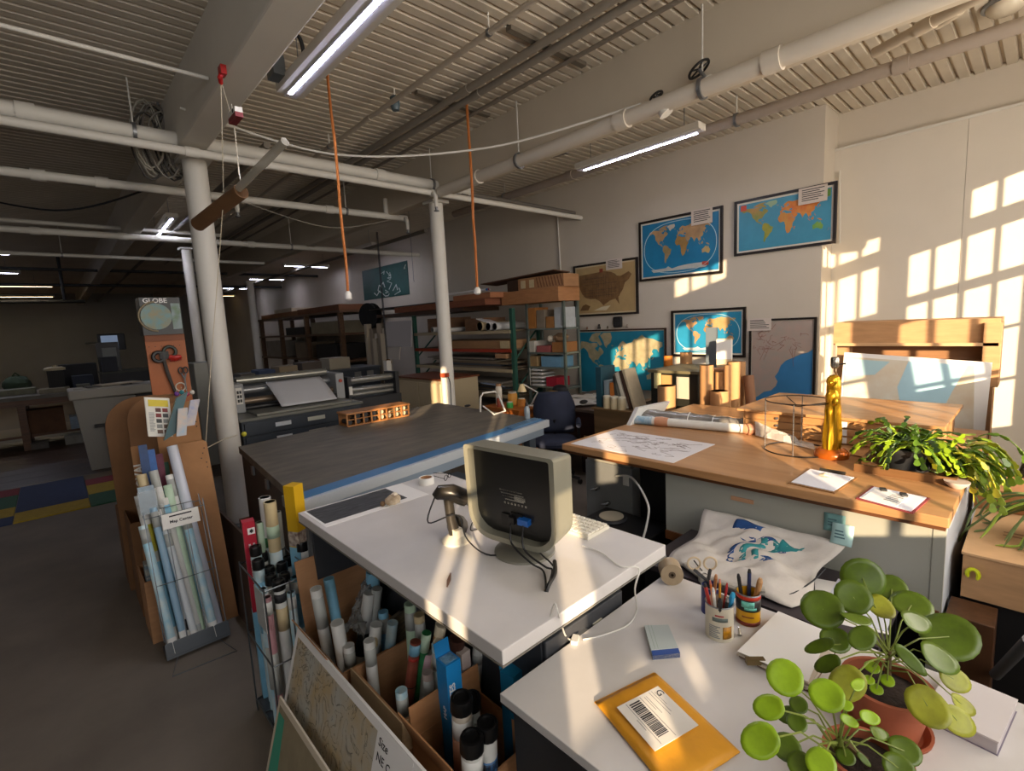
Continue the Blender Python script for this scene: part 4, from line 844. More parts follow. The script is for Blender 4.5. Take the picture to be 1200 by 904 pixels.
# capped tubes at the bottom centre
def fcone(px, py, dd, r, m, label, bands, L=.55):
    top = D(px, py, dd); base = Vector((top.x+.01, top.y+.05, max(.01, top.z-L))); base.z = .01; return mtube(base, top, r, m, label, True, bands)
fcone(541, 828, 1.42, .029, mat('#cfc4b4', .4), 'black capped tube with cream label below the blue carton', ((.86, .95, M_pwhite), (.6, .86, mat('#b98a72', .5))))
fcone(553, 875, 1.32, .029, M_pwhite, 'foremost black capped tube at the bottom edge', ((.88, .96, M_pwhite),))
fcone(571, 858, 1.36, .027, M_pwhite, 'black capped tube with dark square emblem at the bottom edge', ((.78, .88, mat('#3d6a9a', .4)), (.83, .87, M_ink)))
fcone(553, 826, 1.5, .024, M_pgrey, 'grey capped tube behind the cream labelled one', ((.8, .9, M_pwhite),))
# rear box contents: plastic wrapped goods, rolls, wallets
btube(441, 732, .60, .024, M_pwhite, 'white roll with ruled frame in the rear box', base=(.73, 1.80, .01))
btube(460, 730, .62, .021, M_lblue, 'white and blue roll in the rear box', base=(.78, 1.76, .01))
btube(433, 695, .66, .026, M_pwhite, 'large white roll with black clip beneath the counter', base=(.72, 1.92, .01), bands=((.6, .75, M_ink),))
btube(442, 690, .67, .022, M_pgrey, 'open ended grey white roll beneath the counter', base=(.78, 1.94, .01))
btube(437, 670, .7, .03, M_pblue, 'wide blue roll under the counter by the flap', base=(.86, 1.97, .01))
t = thing('plastic_bag', 'crumpled clear plastic bag stuffed in the rear box', 'bag', P(410, 735, z=.5)); random.seed(9)
p0 = P(404, 752, z=.50); p1 = P(430, 683, z=.64)
def bagf(s, q):
    a = p0.lerp(p1, s); wv = Vector((.06, -.05, .0)); return a+wv*(q-.2)*1.1+Vector((random.uniform(-.008, .008), random.uniform(-.008, .008), .05*math.sin(q*3)+random.uniform(-.008, .008)))
MB().grid(bagf, 14, 12, False).build('crumpled_film', mat('#9a9a98', .12, 0, .5, 30, alpha=.55), t, solid=.0008)
for i, (px, py, col, lb) in enumerate(((480, 715, '#2f3f66', 'navy blue printed wallet in the rear box'), (470, 722, '#3a3a3c', 'black printed wallet in the rear box'), (492, 712, '#4a5c86', 'blue grey printed wallet below the counter'))):
    c = P(px, py, z=.60); o = tag(MB().obox((c.x, c.y, .35), .11, .018, .27, .2+.1*i).build('map_wallet', mat(col, .4, 0, 0, 16, '#8a7a5a', 0, (1, 1, 4)), None, bevel=.002), lb, 'map wallet')
# denser filling of racks and boxes
for (xb, xt, L, r, m, lb, o_) in ((.29, .25, .72, .022, M_lblue, 'short pale blue roll at the far left of the signed rack', .02), (.345, .31, .8, .019, mat('#8fb0c8', .4), 'slim steel blue roll in the signed rack', .03), (.49, .45, .74, .022, M_lblue, 'short light blue roll at the right of the signed rack', .02), (.47, .42, .95, .02, M_pwhite, 'white roll behind the right side of the rack sign', .1), (.395, .35, .66, .018, mat('#cfd6da', .4), 'thin silvery roll below the rack sign', .02)):
    a = rk(xb, .034, o_); mtube(a, a+Vector((xt-xb, L*.29, L*.96)), r, m, lb, bands=((.0, .12, M_pwhite), (.86, .97, M_pgrey)))
for (px, py, y, r, m, cap, lb) in ((308, 690, 2.16, .018, M_lblue, False, 'slim light blue roll at the front left of the low rack'), (313, 700, 2.12, .016, mat('#b98a90', .5), False, 'thin pink roll at the front of the low rack'), (341, 694, 2.12, .017, M_lblue, False, 'light blue roll right of the foremost capped tube'), (346, 676, 2.24, .02, M_pblue, False, 'blue roll beneath the yellow carton'), (362, 648, 2.36, .02, M_pgrey, True, 'black capped grey tube behind the blue label rolls'), (308, 655, 2.4, .02, M_pwhite, True, 'black capped white tube at the very back of the low rack'), (338, 660, 2.38, .02, M_lblue, True, 'black capped light blue tube behind the yellow carton'), (322, 660, 2.40, .019, M_pbeige, True, 'black capped cream tube at the back of the low rack')):
    cone(px, py, y, r, m, lb, cap, bands=((.88, .97, M_pwhite), (.3, .6, M_pgrey)))
for (x, y, z, r, m, lb) in ((.69, 1.34, .60, .019, M_lblue, 'light blue roll at the near corner of the open box'), (.70, 1.58, .66, .02, M_pwhite, 'white roll at the far corner of the open box'), (.86, 1.58, .72, .022, M_pgreen, 'greenish roll under the counter in the open box'), (.88, 1.50, .7, .02, M_pbeige, 'beige roll under the counter in the open box'), (.80, 1.34, .60, .018, mat('#b9a8a0', .5), 'rosy grey roll beside the blue carton'), (.84, 1.38, .66, .02, M_lblue, 'light blue roll behind the blue carton'), (.68, 1.72, .58, .021, M_pwhite, 'white roll at the near corner of the rear box'), (.84, 1.74, .62, .02, M_pblue, 'blue roll at the right of the rear box'), (.76, 1.70, .56, .018, M_pbeige, 'beige roll between the two boxes')):
    mtube((x, y, .01), (x+random.uniform(-.015, .015), y+random.uniform(-.015, .015), z), r, m, lb, bands=((.86, .96, M_pgrey), (.5, .62, M_pwhite)))
# ---------------------------------------------------------------- leaning maps in front of the boxes
def topo(seed=0):
    m = bpy.data.materials.new('topographic_print'); m.use_nodes = True; nt = m.node_tree; N = nt.nodes; L = nt.links; b = N['Principled BSDF']; b.inputs['Roughness'].default_value = .45
    tc = N.new('ShaderNodeTexCoord'); n1 = N.new('ShaderNodeTexNoise'); n1.inputs['Scale'].default_value = 9; n1.inputs['Detail'].default_value = 6; L.new(tc.outputs['Object'], n1.inputs['Vector'])
    r1 = N.new('ShaderNodeValToRGB'); e_ = r1.color_ramp.elements; e_[0].position = .35; e_[0].color = lin('#b4b4ac'); e_[1].position = .72; e_[1].color = lin('#b59a68'); L.new(n1.outputs[0], r1.inputs[0])
    n2 = N.new('ShaderNodeTexNoise'); n2.inputs['Scale'].default_value = 11; n2.inputs['Detail'].default_value = 8; n2.inputs['Distortion'].default_value = .8; L.new(tc.outputs['Object'], n2.inputs['Vector'])
    ma = N.new('ShaderNodeMath'); ma.operation = 'MULTIPLY'; ma.inputs[1].default_value = 7; L.new(n2.outputs[0], ma.inputs[0]); fr = N.new('ShaderNodeMath'); fr.operation = 'FRACT'; L.new(ma.outputs[0], fr.inputs[0])
    r2 = N.new('ShaderNodeValToRGB'); r2.color_ramp.elements[0].color = (.02, .02, .02, 1); r2.color_ramp.elements[1].position = .2; r2.color_ramp.elements[1].color = (1, 1, 1, 1); L.new(fr.outputs[0], r2.inputs[0])
    mx = N.new('ShaderNodeMix'); mx.data_type = 'RGBA'; mx.blend_type = 'MULTIPLY'; mx.inputs[0].default_value = .85; L.new(r1.outputs[0], mx.inputs[6]); L.new(r2.outputs[0], mx.inputs[7]); L.new(mx.outputs[2], b.inputs['Base Color']); return m
M_topo = topo()
t = thing('leaning_map', 'large grey topographic map mounted on white board leaning against the boxes', 'map', (.5, 1.5, 0))
def lm(y, z, o=0): return Vector((.40+.175*z/.6-.003-o, y, z))
bm0 = MB().slab(lm(1.94, 0), lm(1.0, 0), lm(1.0, .60), lm(1.94, .60), (.008, 0, 0)).build('white_board', M_paper, t)
MB().slab(lm(1.915, .02, .0005), lm(1.03, .02, .0005), lm(1.03, .575, .0005), lm(1.915, .575, .0005), (-.0008, 0, 0)).build('map_print', M_topo, t)
nt_ = MB().slab(lm(1.27, .40, .002), lm(1.08, .40, .002), lm(1.08, .598, .002), lm(1.27, .598, .002), (-.001, 0, 0)).build('price_note', M_paper, t)
for i, (s_, zz) in enumerate((('Size', .55), ('NE Cent', .51))):
    text(s_, 'note_lettering', .034, lm(1.255, zz, .004), (0, -1, 0), (.29, 0, 1), M_ink, nt_, .0004)
t = thing('leaning_map', 'smaller green edged map with pale frame leaning in front of the large one', 'map', (.42, 1.75, 0))
def l2(y, z, o=0): return Vector((.36+.175*z/.6-.012-o, y, z))
MB().slab(l2(1.88, 0), l2(1.25, 0), l2(1.25, .40), l2(1.88, .40), (.006, 0, 0)).build('pale_board', mat('#c9bda8', .6), t)
MB().slab(l2(1.86, .02, .0005), l2(1.27, .02, .0005), l2(1.27, .38, .0005), l2(1.86, .38, .0005), (-.0008, 0, 0)).build('map_print', mat('#8d8168', .5, 0, .15, 10), t)
MB().slab(l2(1.855, .03, .002), l2(1.76, .03, .002), l2(1.80, .36, .002), l2(1.855, .36, .002), (-.0008, 0, 0)).build('green_sea', mat('#3f9a80', .5), t)
# ================================================================ FRAMED MAPS ON THE LONG WALL
NA = [(-168, 66), (-156, 71), (-130, 70), (-115, 68), (-95, 69), (-82, 68), (-82, 63), (-94, 60), (-92, 57), (-82, 53), (-79, 52), (-78, 58), (-73, 62), (-65, 59), (-56, 52), (-60, 47), (-66, 44), (-70, 42), (-74, 39), (-76, 35), (-81, 31), (-80, 25), (-83, 29), (-90, 29), (-97, 27), (-97, 20), (-91, 18), (-87, 21), (-88, 16), (-83, 14), (-83, 9), (-78, 8), (-82, 7), (-92, 14), (-105, 20), (-110, 27), (-117, 33), (-122, 37), (-124, 45), (-125, 49), (-133, 56), (-146, 61), (-155, 58), (-163, 55), (-158, 58), (-165, 61)]
ARC = [(-120, 72), (-105, 78), (-90, 82), (-65, 82), (-78, 76), (-62, 66), (-72, 64), (-85, 70), (-105, 70)]
GRN = [(-55, 82), (-25, 83), (-20, 75), (-25, 69), (-40, 65), (-44, 60), (-52, 65), (-55, 70), (-70, 77)]
SA = [(-78, 8), (-72, 12), (-62, 10), (-52, 5), (-50, 0), (-44, -3), (-35, -6), (-39, -14), (-41, -22), (-48, -26), (-54, -34), (-58, -38), (-63, -41), (-66, -46), (-68, -52), (-72, -54), (-75, -48), (-73, -38), (-71, -28), (-70, -18), (-76, -14), (-81, -6), (-80, 0)]
AF = [(-6, 36), (10, 37), (11, 33), (20, 31), (32, 31), (35, 28), (38, 20), (43, 12), (51, 12), (47, 4), (41, -2), (39, -8), (40, -16), (35, -20), (33, -27), (27, -34), (19, -35), (15, -27), (12, -17), (13, -8), (9, -1), (9, 4), (4, 6), (-8, 4), (-13, 9), (-17, 15), (-16, 22), (-10, 30)]
EU = [(-9, 37), (-9, 43), (-1, 44), (-4, 48), (2, 51), (8, 54), (9, 57), (12, 54), (20, 55), (24, 58), (29, 60), (22, 60), (25, 65), (18, 62), (17, 57), (12, 56), (6, 58), (5, 62), (14, 68), (25, 71), (40, 67), (45, 68), (60, 69), (70, 73), (80, 73), (100, 77), (113, 74), (140, 73), (160, 70), (179, 69), (178, 63), (163, 60), (160, 52), (155, 58), (142, 59), (135, 54), (140, 48), (130, 42), (129, 35), (125, 38), (121, 39), (122, 31), (117, 24), (108, 21), (109, 12), (105, 9), (100, 13), (103, 2), (98, 10), (94, 17), (90, 22), (86, 20), (80, 13), (77, 8), (73, 17), (67, 25), (57, 26), (50, 30), (56, 25), (59, 22), (52, 16), (44, 13), (39, 21), (35, 28), (35, 33), (36, 36), (28, 37), (27, 40), (40, 41), (35, 46), (29, 45), (26, 40), (22, 37), (19, 41), (13, 45), (18, 40), (12, 42), (8, 44), (3, 42), (-1, 38), (-5, 36)]
AU = [(114, -22), (122, -18), (130, -12), (136, -12), (136, -16), (140, -17), (142, -11), (146, -19), (153, -26), (150, -37), (144, -38), (138, -35), (131, -32), (124, -33), (116, -35)]
ISL = [[(109, 1), (117, 7), (119, 1), (115, -4), (110, -3)], [(95, 5), (104, -2), (106, -6), (101, -3)], [(131, -1), (141, -3), (150, -10), (140, -8), (133, -4)], [(44, -16), (50, -15), (47, -25), (44, -22)], [(130, 32), (136, 35), (141, 41), (142, 39), (140, 35), (134, 33)], [(-5, 50), (1, 52), (-2, 58), (-6, 57), (-3, 54)], [(167, -46), (174, -41), (178, -38), (174, -35), (173, -41)], [(-24, 65), (-14, 65), (-18, 63)], [(-84, 22), (-75, 20), (-77, 22)], [(120, 18), (122, 14), (126, 7), (122, 10)]]
ANT = [(-170, -74), (-120, -73), (-75, -72), (-60, -66), (-40, -76), (0, -70), (50, -67), (100, -66), (150, -68), (170, -74), (170, -84), (-170, -84)]
def proj(kind, lo, la):
    if kind == 'rect': return (lo/360+.5, la/150*.92+.46)
    if kind == 'merc': y = math.log(math.tan(math.pi/4+math.radians(max(-62, min(79, la)))/2)); return (lo/345+.48, (y+1.75)/4.15)
    k = 1-.0000135*la*la-.18*(abs(la)/90)**4; return (lo/360*k*.95+.5, la/180*.92+.5)
def clampuv(s, q): return min(.985, max(.015, s)), min(.985, max(.015, q))
def framed(label, tl, br, x, fw=.028, fm=None, border='#d8d2c4', bw=.02, name='framed_map'):
    A = P(*tl, x=x); B = P(*br, x=x); o = Vector((x, A.y, B.z)); u = Vector((0, B.y-A.y, 0)); v = Vector((0, 0, A.z-B.z))
    t = thing(name, label, 'framed map', (x, (A.y+B.y)/2, B.z)); fm = fm or mat('#1c1512', .4)
    uu, vv = u.normalized(), v.normalized(); n = Vector((-.028, 0, 0)); L, Hh = u.length, v.length
    for (p0, a, b) in ((o, u, vv*fw), (o+v-vv*fw, u, vv*fw), (o+vv*fw, uu*fw, v-2*vv*fw), (o+u-uu*fw+vv*fw, uu*fw, v-2*vv*fw)): MB().slab(p0, p0+a, p0+a+b, p0+b, n).build('frame_bar', fm, t)
    i0 = o+uu*fw+vv*fw+Vector((-.012, 0, 0)); iu = u-2*uu*fw; iv = v-2*vv*fw
    MB().slab(i0+Vector((.012, 0, 0)), i0+iu+Vector((.012, 0, 0)), i0+iu+iv+Vector((.012, 0, 0)), i0+iv+Vector((.012, 0, 0)), (-.012, 0, 0)).build('paper_margin', mat(border, .5), t)
    m0 = i0+uu*bw+vv*bw; mu = iu-2*uu*bw; mv = iv-2*vv*bw
    return t, m0, mu, mv
def poly(o, u, v, pts, m, parent, name='land', t=.0012, off=.0):
    q = [o+u*a+v*b+Vector((-off, 0, 0)) for a, b in pts]; n = u.cross(v).normalized()*t
    return MB().prism(q, n).build(name, m, parent)
def ocean(o, u, v, m, parent, name='ocean_print'): return MB().slab(o, o+u, o+u+v, o+v, u.cross(v).normalized()*.0012).build(name, m, parent)
def landm(a, b, sc=9): return mat(a, .45, 0, 0, sc, b, detail=7)
def world(t, o, u, v, kind, cols, oc, ant=None, oval=False):
    oo = ocean(o, u, v, oc, t)
    for i, pl_ in enumerate([NA, ARC, GRN, SA, AF, EU, AU]+ISL):
        pts = [clampuv(*proj(kind, *p)) for p in pl_]; poly(o, u, v, pts, cols[min(i, 7)], t, off=.0012)
    if ant: poly(o, u, v, [clampuv(*proj(kind, *p)) for p in ANT], ant, t, off=.0012)
    if oval:
        pts = [o+u*(.5+.475*math.copysign(abs(math.cos(a))**.75, math.cos(a)))+v*(.5+.47*math.copysign(abs(math.sin(a))**.9, math.sin(a)))+Vector((-.0014, 0, 0)) for a in [i*math.pi/30 for i in range(60)]]
        MB().tube(pts, .004, 4, closed=True).build('oval_outline', mat('#b9d0d4', .5), t)
xm = XW-.002
oc1 = mat('#3f8fae', .4, 0, .08, 5); oc2 = mat('#1f78a4', .4, 0, .1, 5); oc3 = mat('#2a86ac', .4, 0, .1, 4)
# map 1: colourful world map at the corner
t, o, u, v = framed('brightly coloured world map highest on the wall at the corner', (861.7, 237.3), (980, 285.5), xm)
og, gr, ye, tn = landm('#c8602a', '#d8923a', 12), landm('#5f8a3a', '#c08a4a', 6), landm('#b8a030', '#5f8a3a', 8), landm('#c8743a', '#c8a048', 8)
world(t, o, u, v, 'rect', [gr, gr, landm('#8fae7a', '#9ab0a0'), ye, tn, og, landm('#4f9a4a', '#8aa84a'), og], oc1)
poly(o, u, v, [(.02, .86), (.09, .86), (.09, .98), (.02, .98)], mat('#c8503a', .5), t, 'inset_panel', off=.0014); poly(o, u, v, [(.94, .84), (.99, .84), (.99, .98), (.94, .98)], mat('#5f8a3a', .5), t, 'inset_panel', off=.0014)
# map 2: oval world map
t, o, u, v = framed('oval blue world map with deep ocean left of the corner map', (749.5, 261.5), (847.5, 320), xm)
br1 = landm('#9a7a5a', '#c09a6a', 10)
world(t, o, u, v, 'oval', [br1, br1, landm('#b9b0a0', '#c8c0b0'), landm('#a88a6a', '#8a7a4a'), landm('#b08a50', '#8a6a3a'), br1, landm('#b0a080', '#c8a860'), br1], oc2, landm('#c8c8c0', '#b0b8b8'), True)
poly(o, u, v, [(.80, .10), (.88, .10), (.88, .17), (.80, .17)], mat('#b04a3a', .5), t, 'inset_panel', off=.0014)
# map 3: old style United States
t, o, u, v = framed('antique brown map of the United States nearest the shelving', (673, 312.5), (749, 367.8), xm, border='#cdbb98')
ocean(o, u, v, mat('#b59a6c', .5, 0, .1, 5), t, 'parchment_print')
US = [(-124, 48), (-95, 49), (-88, 48), (-84, 46.5), (-82, 45), (-78, 44.6), (-75, 45.5), (-70, 47), (-67, 45), (-70, 42), (-74, 40), (-76, 36), (-81, 31), (-80, 26), (-82, 28), (-84, 30), (-90, 29), (-97, 26), (-101, 29), (-106, 31), (-111, 31), (-117, 32), (-121, 35), (-124, 40)]
g = lambda lo, la: ((lo+127)/63, (la-22)/29*.92+.02)
poly(o, u, v, [g(*p) for p in US], landm('#6b4f33', '#8a6a45', 14), t, off=.0012)
mb = MB(); nx = Vector((-.0026, 0, 0))
for lo in (-117, -111, -109, -104, -102, -96, -94, -91, -88, -84, -80):
    a, b = g(lo, 31.5 if lo > -117 else 33), g(lo, 47 if lo < -90 else 41); mb.tube([o+u*a[0]+v*a[1]+nx, o+u*b[0]+v*b[1]+nx], .0022, 4)
for la in (33, 35, 37, 41, 43, 45):
    a, b = g(-120, la), g(-82 if la < 42 else -96, la); mb.tube([o+u*a[0]+v*a[1]+nx, o+u*b[0]+v*b[1]+nx], .0022, 4)
mb.build('state_lines', mat('#3a2a1c', .6), t)['kind'] = 'stuff'
poly(o, u, v, [(.05, .06), (.2, .06), (.24, .15), (.16, .2), (.1, .17)], landm('#6b4f33', '#8a6a45', 14), t, off=.0012)
poly(o, u, v, [(.42, .86), (.48, .86), (.48, .94), (.42, .94)], mat('#8a3a2a', .5), t, 'title_seal', off=.0014); poly(o, u, v, [(.3, .05), (.52, .04), (.6, .14), (.45, .12)], mat('#d8ccae', .6), t, 'pale_inset', off=.0014)
# map 4: lower middle oval world map in the sun
t, o, u, v = framed('sunlit oval world map below the corner map', (787.5, 364.5), (874, 419), xm)
world(t, o, u, v, 'oval', [br1, br1, br1, br1, landm('#b08a50', '#8a6a3a'), landm('#a08050', '#c0a070'), br1, br1], oc3, landm('#d0d0c8', '#b8c0c0'), True)
# map 5: big teal wall map behind the back desk
t, o, u, v = framed('largest teal world wall map behind the back desk', (677, 387.3), (782, 470), xm, .02, bw=.012, fm=mat('#3a241a', .5))
world(t, o, u, v, 'merc', [landm('#b8a888', '#8f8a6a', 10)]*8, mat('#1f7d98', .45, 0, .12, 4))
# map 6: New England
t, o, u, v = framed('tall map of a coast with pale pink land and blue sea at the wall end', (879, 374.5), (955, 478), xm, .022, bw=.008)
ocean(o, u, v, mat('#3f86c0', .4, 0, .06, 6), t)
poly(o, u, v, [(0, .02), (.1, .05), (.22, .12), (.34, .14), (.42, .2), (.45, .26), (.40, .32), (.46, .38), (.5, .46), (.58, .52), (.7, .56), (.82, .60), (.92, .62), (1, .66), (1, 1), (0, 1)], mat('#b79f94', .5, 0, 0, 10, '#a8a098', detail=9), t, off=.0012)
mb = MB(); random.seed(14)
for i in range(26):
    a = random.random()*.8+.05; b = .4+random.random()*.55; q = []
    for k in range(5): q.append(o+u*a+v*b+nx); a = min(.93, max(.02, a+random.uniform(-.08, .1))); b = min(.97, max(.66, b+random.uniform(-.05, .05)))
    mb.tube(q, .0016, 4)
mb.build('road_lines', mat('#8f5a50', .6), t)['kind'] = 'stuff'
# paper notes taped to the frames
def note(tl, tr, bl, x, label):
    A, B, Cc = P(*tl, x=x), P(*tr, x=x), P(*bl, x=x); t = thing('paper_note', label, 'note', (x, A.y, Cc.z)); o = Vector((x, A.y, Cc.z)); u = Vector((0, B.y-A.y, 0)); v = Vector((0, 0, A.z-Cc.z))
    MB().slab(o, o+u, o+u+v, o+v, (-.002, 0, 0)).build('sheet', mat('#d2c6bc', .7), t)
    lines(o+Vector((-.002, 0, 0)), u, v, 6, t, M_ink, h=.4, ragged=.3, x0=.12); return t
xn = XW-.034
note((936, 222), (970, 217), (936, 241), xn, 'typed paper note on the colourful corner map')
note((810, 247), (835, 244), (810, 265), xn, 'typed paper note on the oval blue map')
note((710, 305), (729, 303), (710, 317), xn, 'typed paper note on the antique map')
note((876, 374), (904, 373), (876, 388), xn, 'typed paper note between the sunlit map and the coast map')
# small things along the top frame of the teal map
sp = P(724, 378, x=XW-.03); t = thing('small_speaker', 'small black square speaker fixed above the teal wall map', 'speaker', sp); MB().obox(sp+Vector((-.0, 0, -.07)), .055, .14, .15).build('case', M_black, t, bevel=.02); MB().cyl(sp+Vector((-.028, 0, .0)), sp+Vector((-.031, 0, .0)), .05, .05, 18).build('cone', M_dark, t)
for (px, py, s_, col, lb) in ((702, 381, .035, '#2a2420', 'small dark figurine on the teal map frame'), (712, 384, .02, '#6a5a4a', 'tiny brown ornament on the teal map frame'), (735, 383, .025, '#9a8a7a', 'tiny pale ornament on the teal map frame'), (688, 384, .022, '#7a5a40', 'tiny tan ornament at the left of the teal map frame')):
    c = P(px, py, x=XW-.018); c.z = P(px, 387-.048*(px-677), x=XW-.018).z+.002; t = thing('ornament', lb, 'ornament', c); MB().lathe([(s_*.6, 0), (s_*.7, s_*.5), (s_*.4, s_*1.2), (s_*.5, s_*1.6), (s_*.2, s_*2.0)], c, 10).build('figure', mat(col, .6), t); MB().lathe([(s_*.7, 0), (s_*.7, .004)], c, 10).build('foot', M_dark, t)
# far poster high on the wall
A = P(424, 318, x=XW-.01); B = P(480, 345, x=XW-.01); t = thing('wall_poster', 'dark teal poster with white line drawing high on the far wall', 'poster', (XW-.01, B.y, B.z))
o = Vector((XW-.004, A.y, B.z)); u = Vector((0, B.y-A.y, 0)); v = Vector((0, 0, A.z-B.z)); MB().slab(o, o+u, o+u+v, o+v, (-.006, 0, 0)).build('sheet', mat('#24504c', .5, 0, .2, 3), t)
mb = MB(); random.seed(31)
for i in range(12):
    a, b = .4+random.random()*.55, .1+random.random()*.7; q = []
    for k in range(4): q.append(o+u*a+v*b+Vector((-.008, 0, 0))); a = min(.97, max(.03, a+random.uniform(-.1, .1))); b = min(.95, max(.05, b+random.uniform(-.18, .18)))
    mb.tube(q, .012, 4)
mb.build('white_drawing', mat('#cfd6d2', .6), t)['kind'] = 'stuff'
tag(MB().cyl(P(653, 250, x=XW-.02), P(657, 318, x=XW-.02), .01).build('wall_conduit', M_white), 'thin upright conduit on the wall left of the antique map', 'conduit')
tag(MB().cyl(P(984, 285, x=XR-.03), P(984, 200, x=XR-.03), .008).build('wall_conduit', M_white), 'thin upright conduit in the corner by the recess', 'conduit')
# ================================================================ BROWN WORK TABLE AND WHAT IS ON IT
M_oak = wood('#b98c60', '#a0744a', 'y', .4, 2.2, .1); M_oakx = wood('#bd8f60', '#a47546', 'y', .42, 2.4, .08)
M_gpan = mat('#a3a399', .45, .1, .05, 2); zt = 1.0
t = thing('work_table', 'big brown topped work table with grey metal front panel', 'table', (3.0, 1.05, 0))
MB().box(2.2, 3.85, .19, 1.97, .962, zt).build('table_top', M_oak, t, bevel=.004); MB().box(2.215, 3.84, .20, 1.96, .945, .962).build('sub_top', mat('#5b3519', .5), t)
MB().box(2.245, 2.265, .205, 1.30, .63, .945).build('front_panel', M_gpan, t); MB().box(2.235, 2.275, .205, 1.30, .585, .63).build('wood_rail', wood('#7a4a28', '#5a3419', 'y'), t)
MB().box(2.265, 3.8, .20, .222, .25, .945).build('end_panel', mat('#c9ced6', .4), t); MB().box(2.242, 2.262, .20, .235, .1, .945).build('corner_post', M_gpan, t)
MB().box(2.40, 3.8, .25, 1.3, 0.02, .58).build('void_box', M_dark, t); MB().box(2.5, 3.8, 1.30, 1.33, .0, .945).build('inner_side', M_black, t); MB().box(3.4, 3.8, 1.85, 1.93, 0, .945).build('leg', M_dark, t)  # lower dark box put where only a dark void shows
MB().box(2.238, 2.245, .86, .96, .875, .893).build('tape_label', mat('#b58a6a', .6), t)
for i in range(7): MB().box(2.28, 2.40, .9+i*.045, .9+i*.045+.03, .552+.006*(i % 2), .583).build('striped_fabric_fold', mat('#7a2a30' if i % 2 else '#b9a9a4', .8), t)
# sticky notes on the panel
for i, (q, rz, lb, col) in enumerate(((P(978, 614, x=2.243), .0, 'teal sticky note on the grey panel', '#6f9c9c'), (P(988, 626, x=2.235), .5, 'pale blue sticky note curling off the grey panel', '#a6c8c8'))):
    t = thing('sticky_note', lb, 'note', q); w_ = .075; mb = MB()
    mb.grid(lambda s, r: (q.x-.002-(.03*i+.004)*(1-r)**2, q.y+w_*(.5-s), q.z-w_*.45+w_*r), 4, 5); mb.build('paper', mat(col, .7), t, solid=.0006); lines(Vector((q.x-.008-.03*i, q.y+w_*.35, q.z-.02)), (0, -w_*.6, 0), (.004+.015*i, 0, .045), 3, t, mat('#4a6a72', .7))
# map sheet lying on the table
a, b2, c2, d2 = P(672, 519, z=zt), P(722, 503, z=zt), P(832, 516, z=zt), P(790, 540, z=zt)
t = thing('map_sheet', 'white line drawn map sheet lying flat on the brown table', 'map', (a+c2)/2); a = Vector((2.24, 1.93, zt)); 
X0, X1, Y0, Y1 = 2.235, 2.70, 1.25, 1.93
MB().box(X0, X1, Y0, Y1, zt, zt+.0015).build('sheet', mat('#dcdade', .7, 0, .02, 6), t)
mb = MB(); random.seed(77)
for i in range(60):
    p = Vector((random.uniform(X0+.08, X1-.06), random.uniform(Y0+.08, Y1-.08), zt+.0018)); q = [p.copy()]
    for k in range(4): p = p+Vector((random.uniform(-.03, .03), random.uniform(-.05, .05), 0)); p.x = min(X1-.04, max(X0+.04, p.x)); p.y = min(Y1-.04, max(Y0+.04, p.y)); q.append(p.copy())
    mb.tube(q, .0012, 3)
mb.build('drawn_lines', mat('#9a9090', .8), t)['kind'] = 'stuff'
# bundles of rolls in plastic
r0, r1 = Vector((2.93, 1.93, zt+.03)), Vector((3.05, 1.22, zt+.03))
t = thing('roll_bundle', 'white map roll bundle taped with pink tape along the table back', 'roll', r0); MB().cyl(r0, r1, .028, .028, 16).build('roll', mat('#d9d7d0', .5, 0, .04, 20), t)
dd = (r1-r0).normalized(); MB().cyl(r0-dd*.002, r0+dd*.13, .0295, .0295, 16).build('blue_print', mat('#5f93b8', .5, 0, 0, 20, '#c9d4d6'), t)
MB().tube([r0+dd*.15, r0+dd*.19, r0+dd*.24], [.031, .036, .03], 14).build('pink_tape', mat('#c08a6a', .4), t); MB().tube([r1-dd*.01, r1+dd*.03, r1+dd*.06], [.03, .038, .02], 14).build('pink_tape', mat('#c08a6a', .4), t)
random.seed(2)
t2 = thing('plastic_wrap', 'crumpled clear plastic wrap trailing from the roll bundle', 'wrap', r1); p0 = r1+dd*.05+Vector((0, 0, -.0))
def wrapf(s, q):
    h = .07*(1-s)*math.sin(math.pi*q)+.012*random.random()*(1 if 0 < q < 1 else .1); return p0+dd*(s*.36)+Vector((-.18*s+(q-.5)*.10*(1+s*.4), (q-.5)*.05, h-.025 if h > .025 else .0-.024))
MB().grid(wrapf, 14, 10, False).build('film', mat('#d8d0c8', .12, 0, .1, 20, alpha=.6), t2, solid=.0008)
s0, s1 = Vector((3.04, 1.95, zt)), Vector((3.22, 1.22, zt))
t = thing('wrapped_sheets', 'long folded sheet bundle in shiny grey plastic behind the white roll', 'roll', s0); dd2 = (s1-s0).normalized(); pn = Vector((dd2.y, -dd2.x, 0))
def prof(s, q):
    a = math.pi*q; return s0.lerp(s1, s)+pn*(.075*math.cos(a))*-1+Vector((0, 0, .002+.085*math.sin(a)**.8*(1-.35*s)+.004*math.sin(40*s+6*q)))
MB().grid(prof, 22, 10).build('plastic_sleeve', mat('#77736f', .15, 0, .35, 9, coat=.4), t, solid=.001); MB().slab(s1-pn*.06+Vector((0, 0, .004)), s1+pn*.06+Vector((0, 0, .004)), s1+pn*.06+dd2*.08+Vector((0, 0, .004)), s1-pn*.06+dd2*.08+Vector((0, 0, .004)), (0, 0, .035)).build('white_end', M_paper, t)
for f in (.45, .66): q = [prof(f, k/10)+Vector((0, 0, .002)) for k in range(11)]; MB().tube(q, .003, 4).build('tie', M_paper, t)
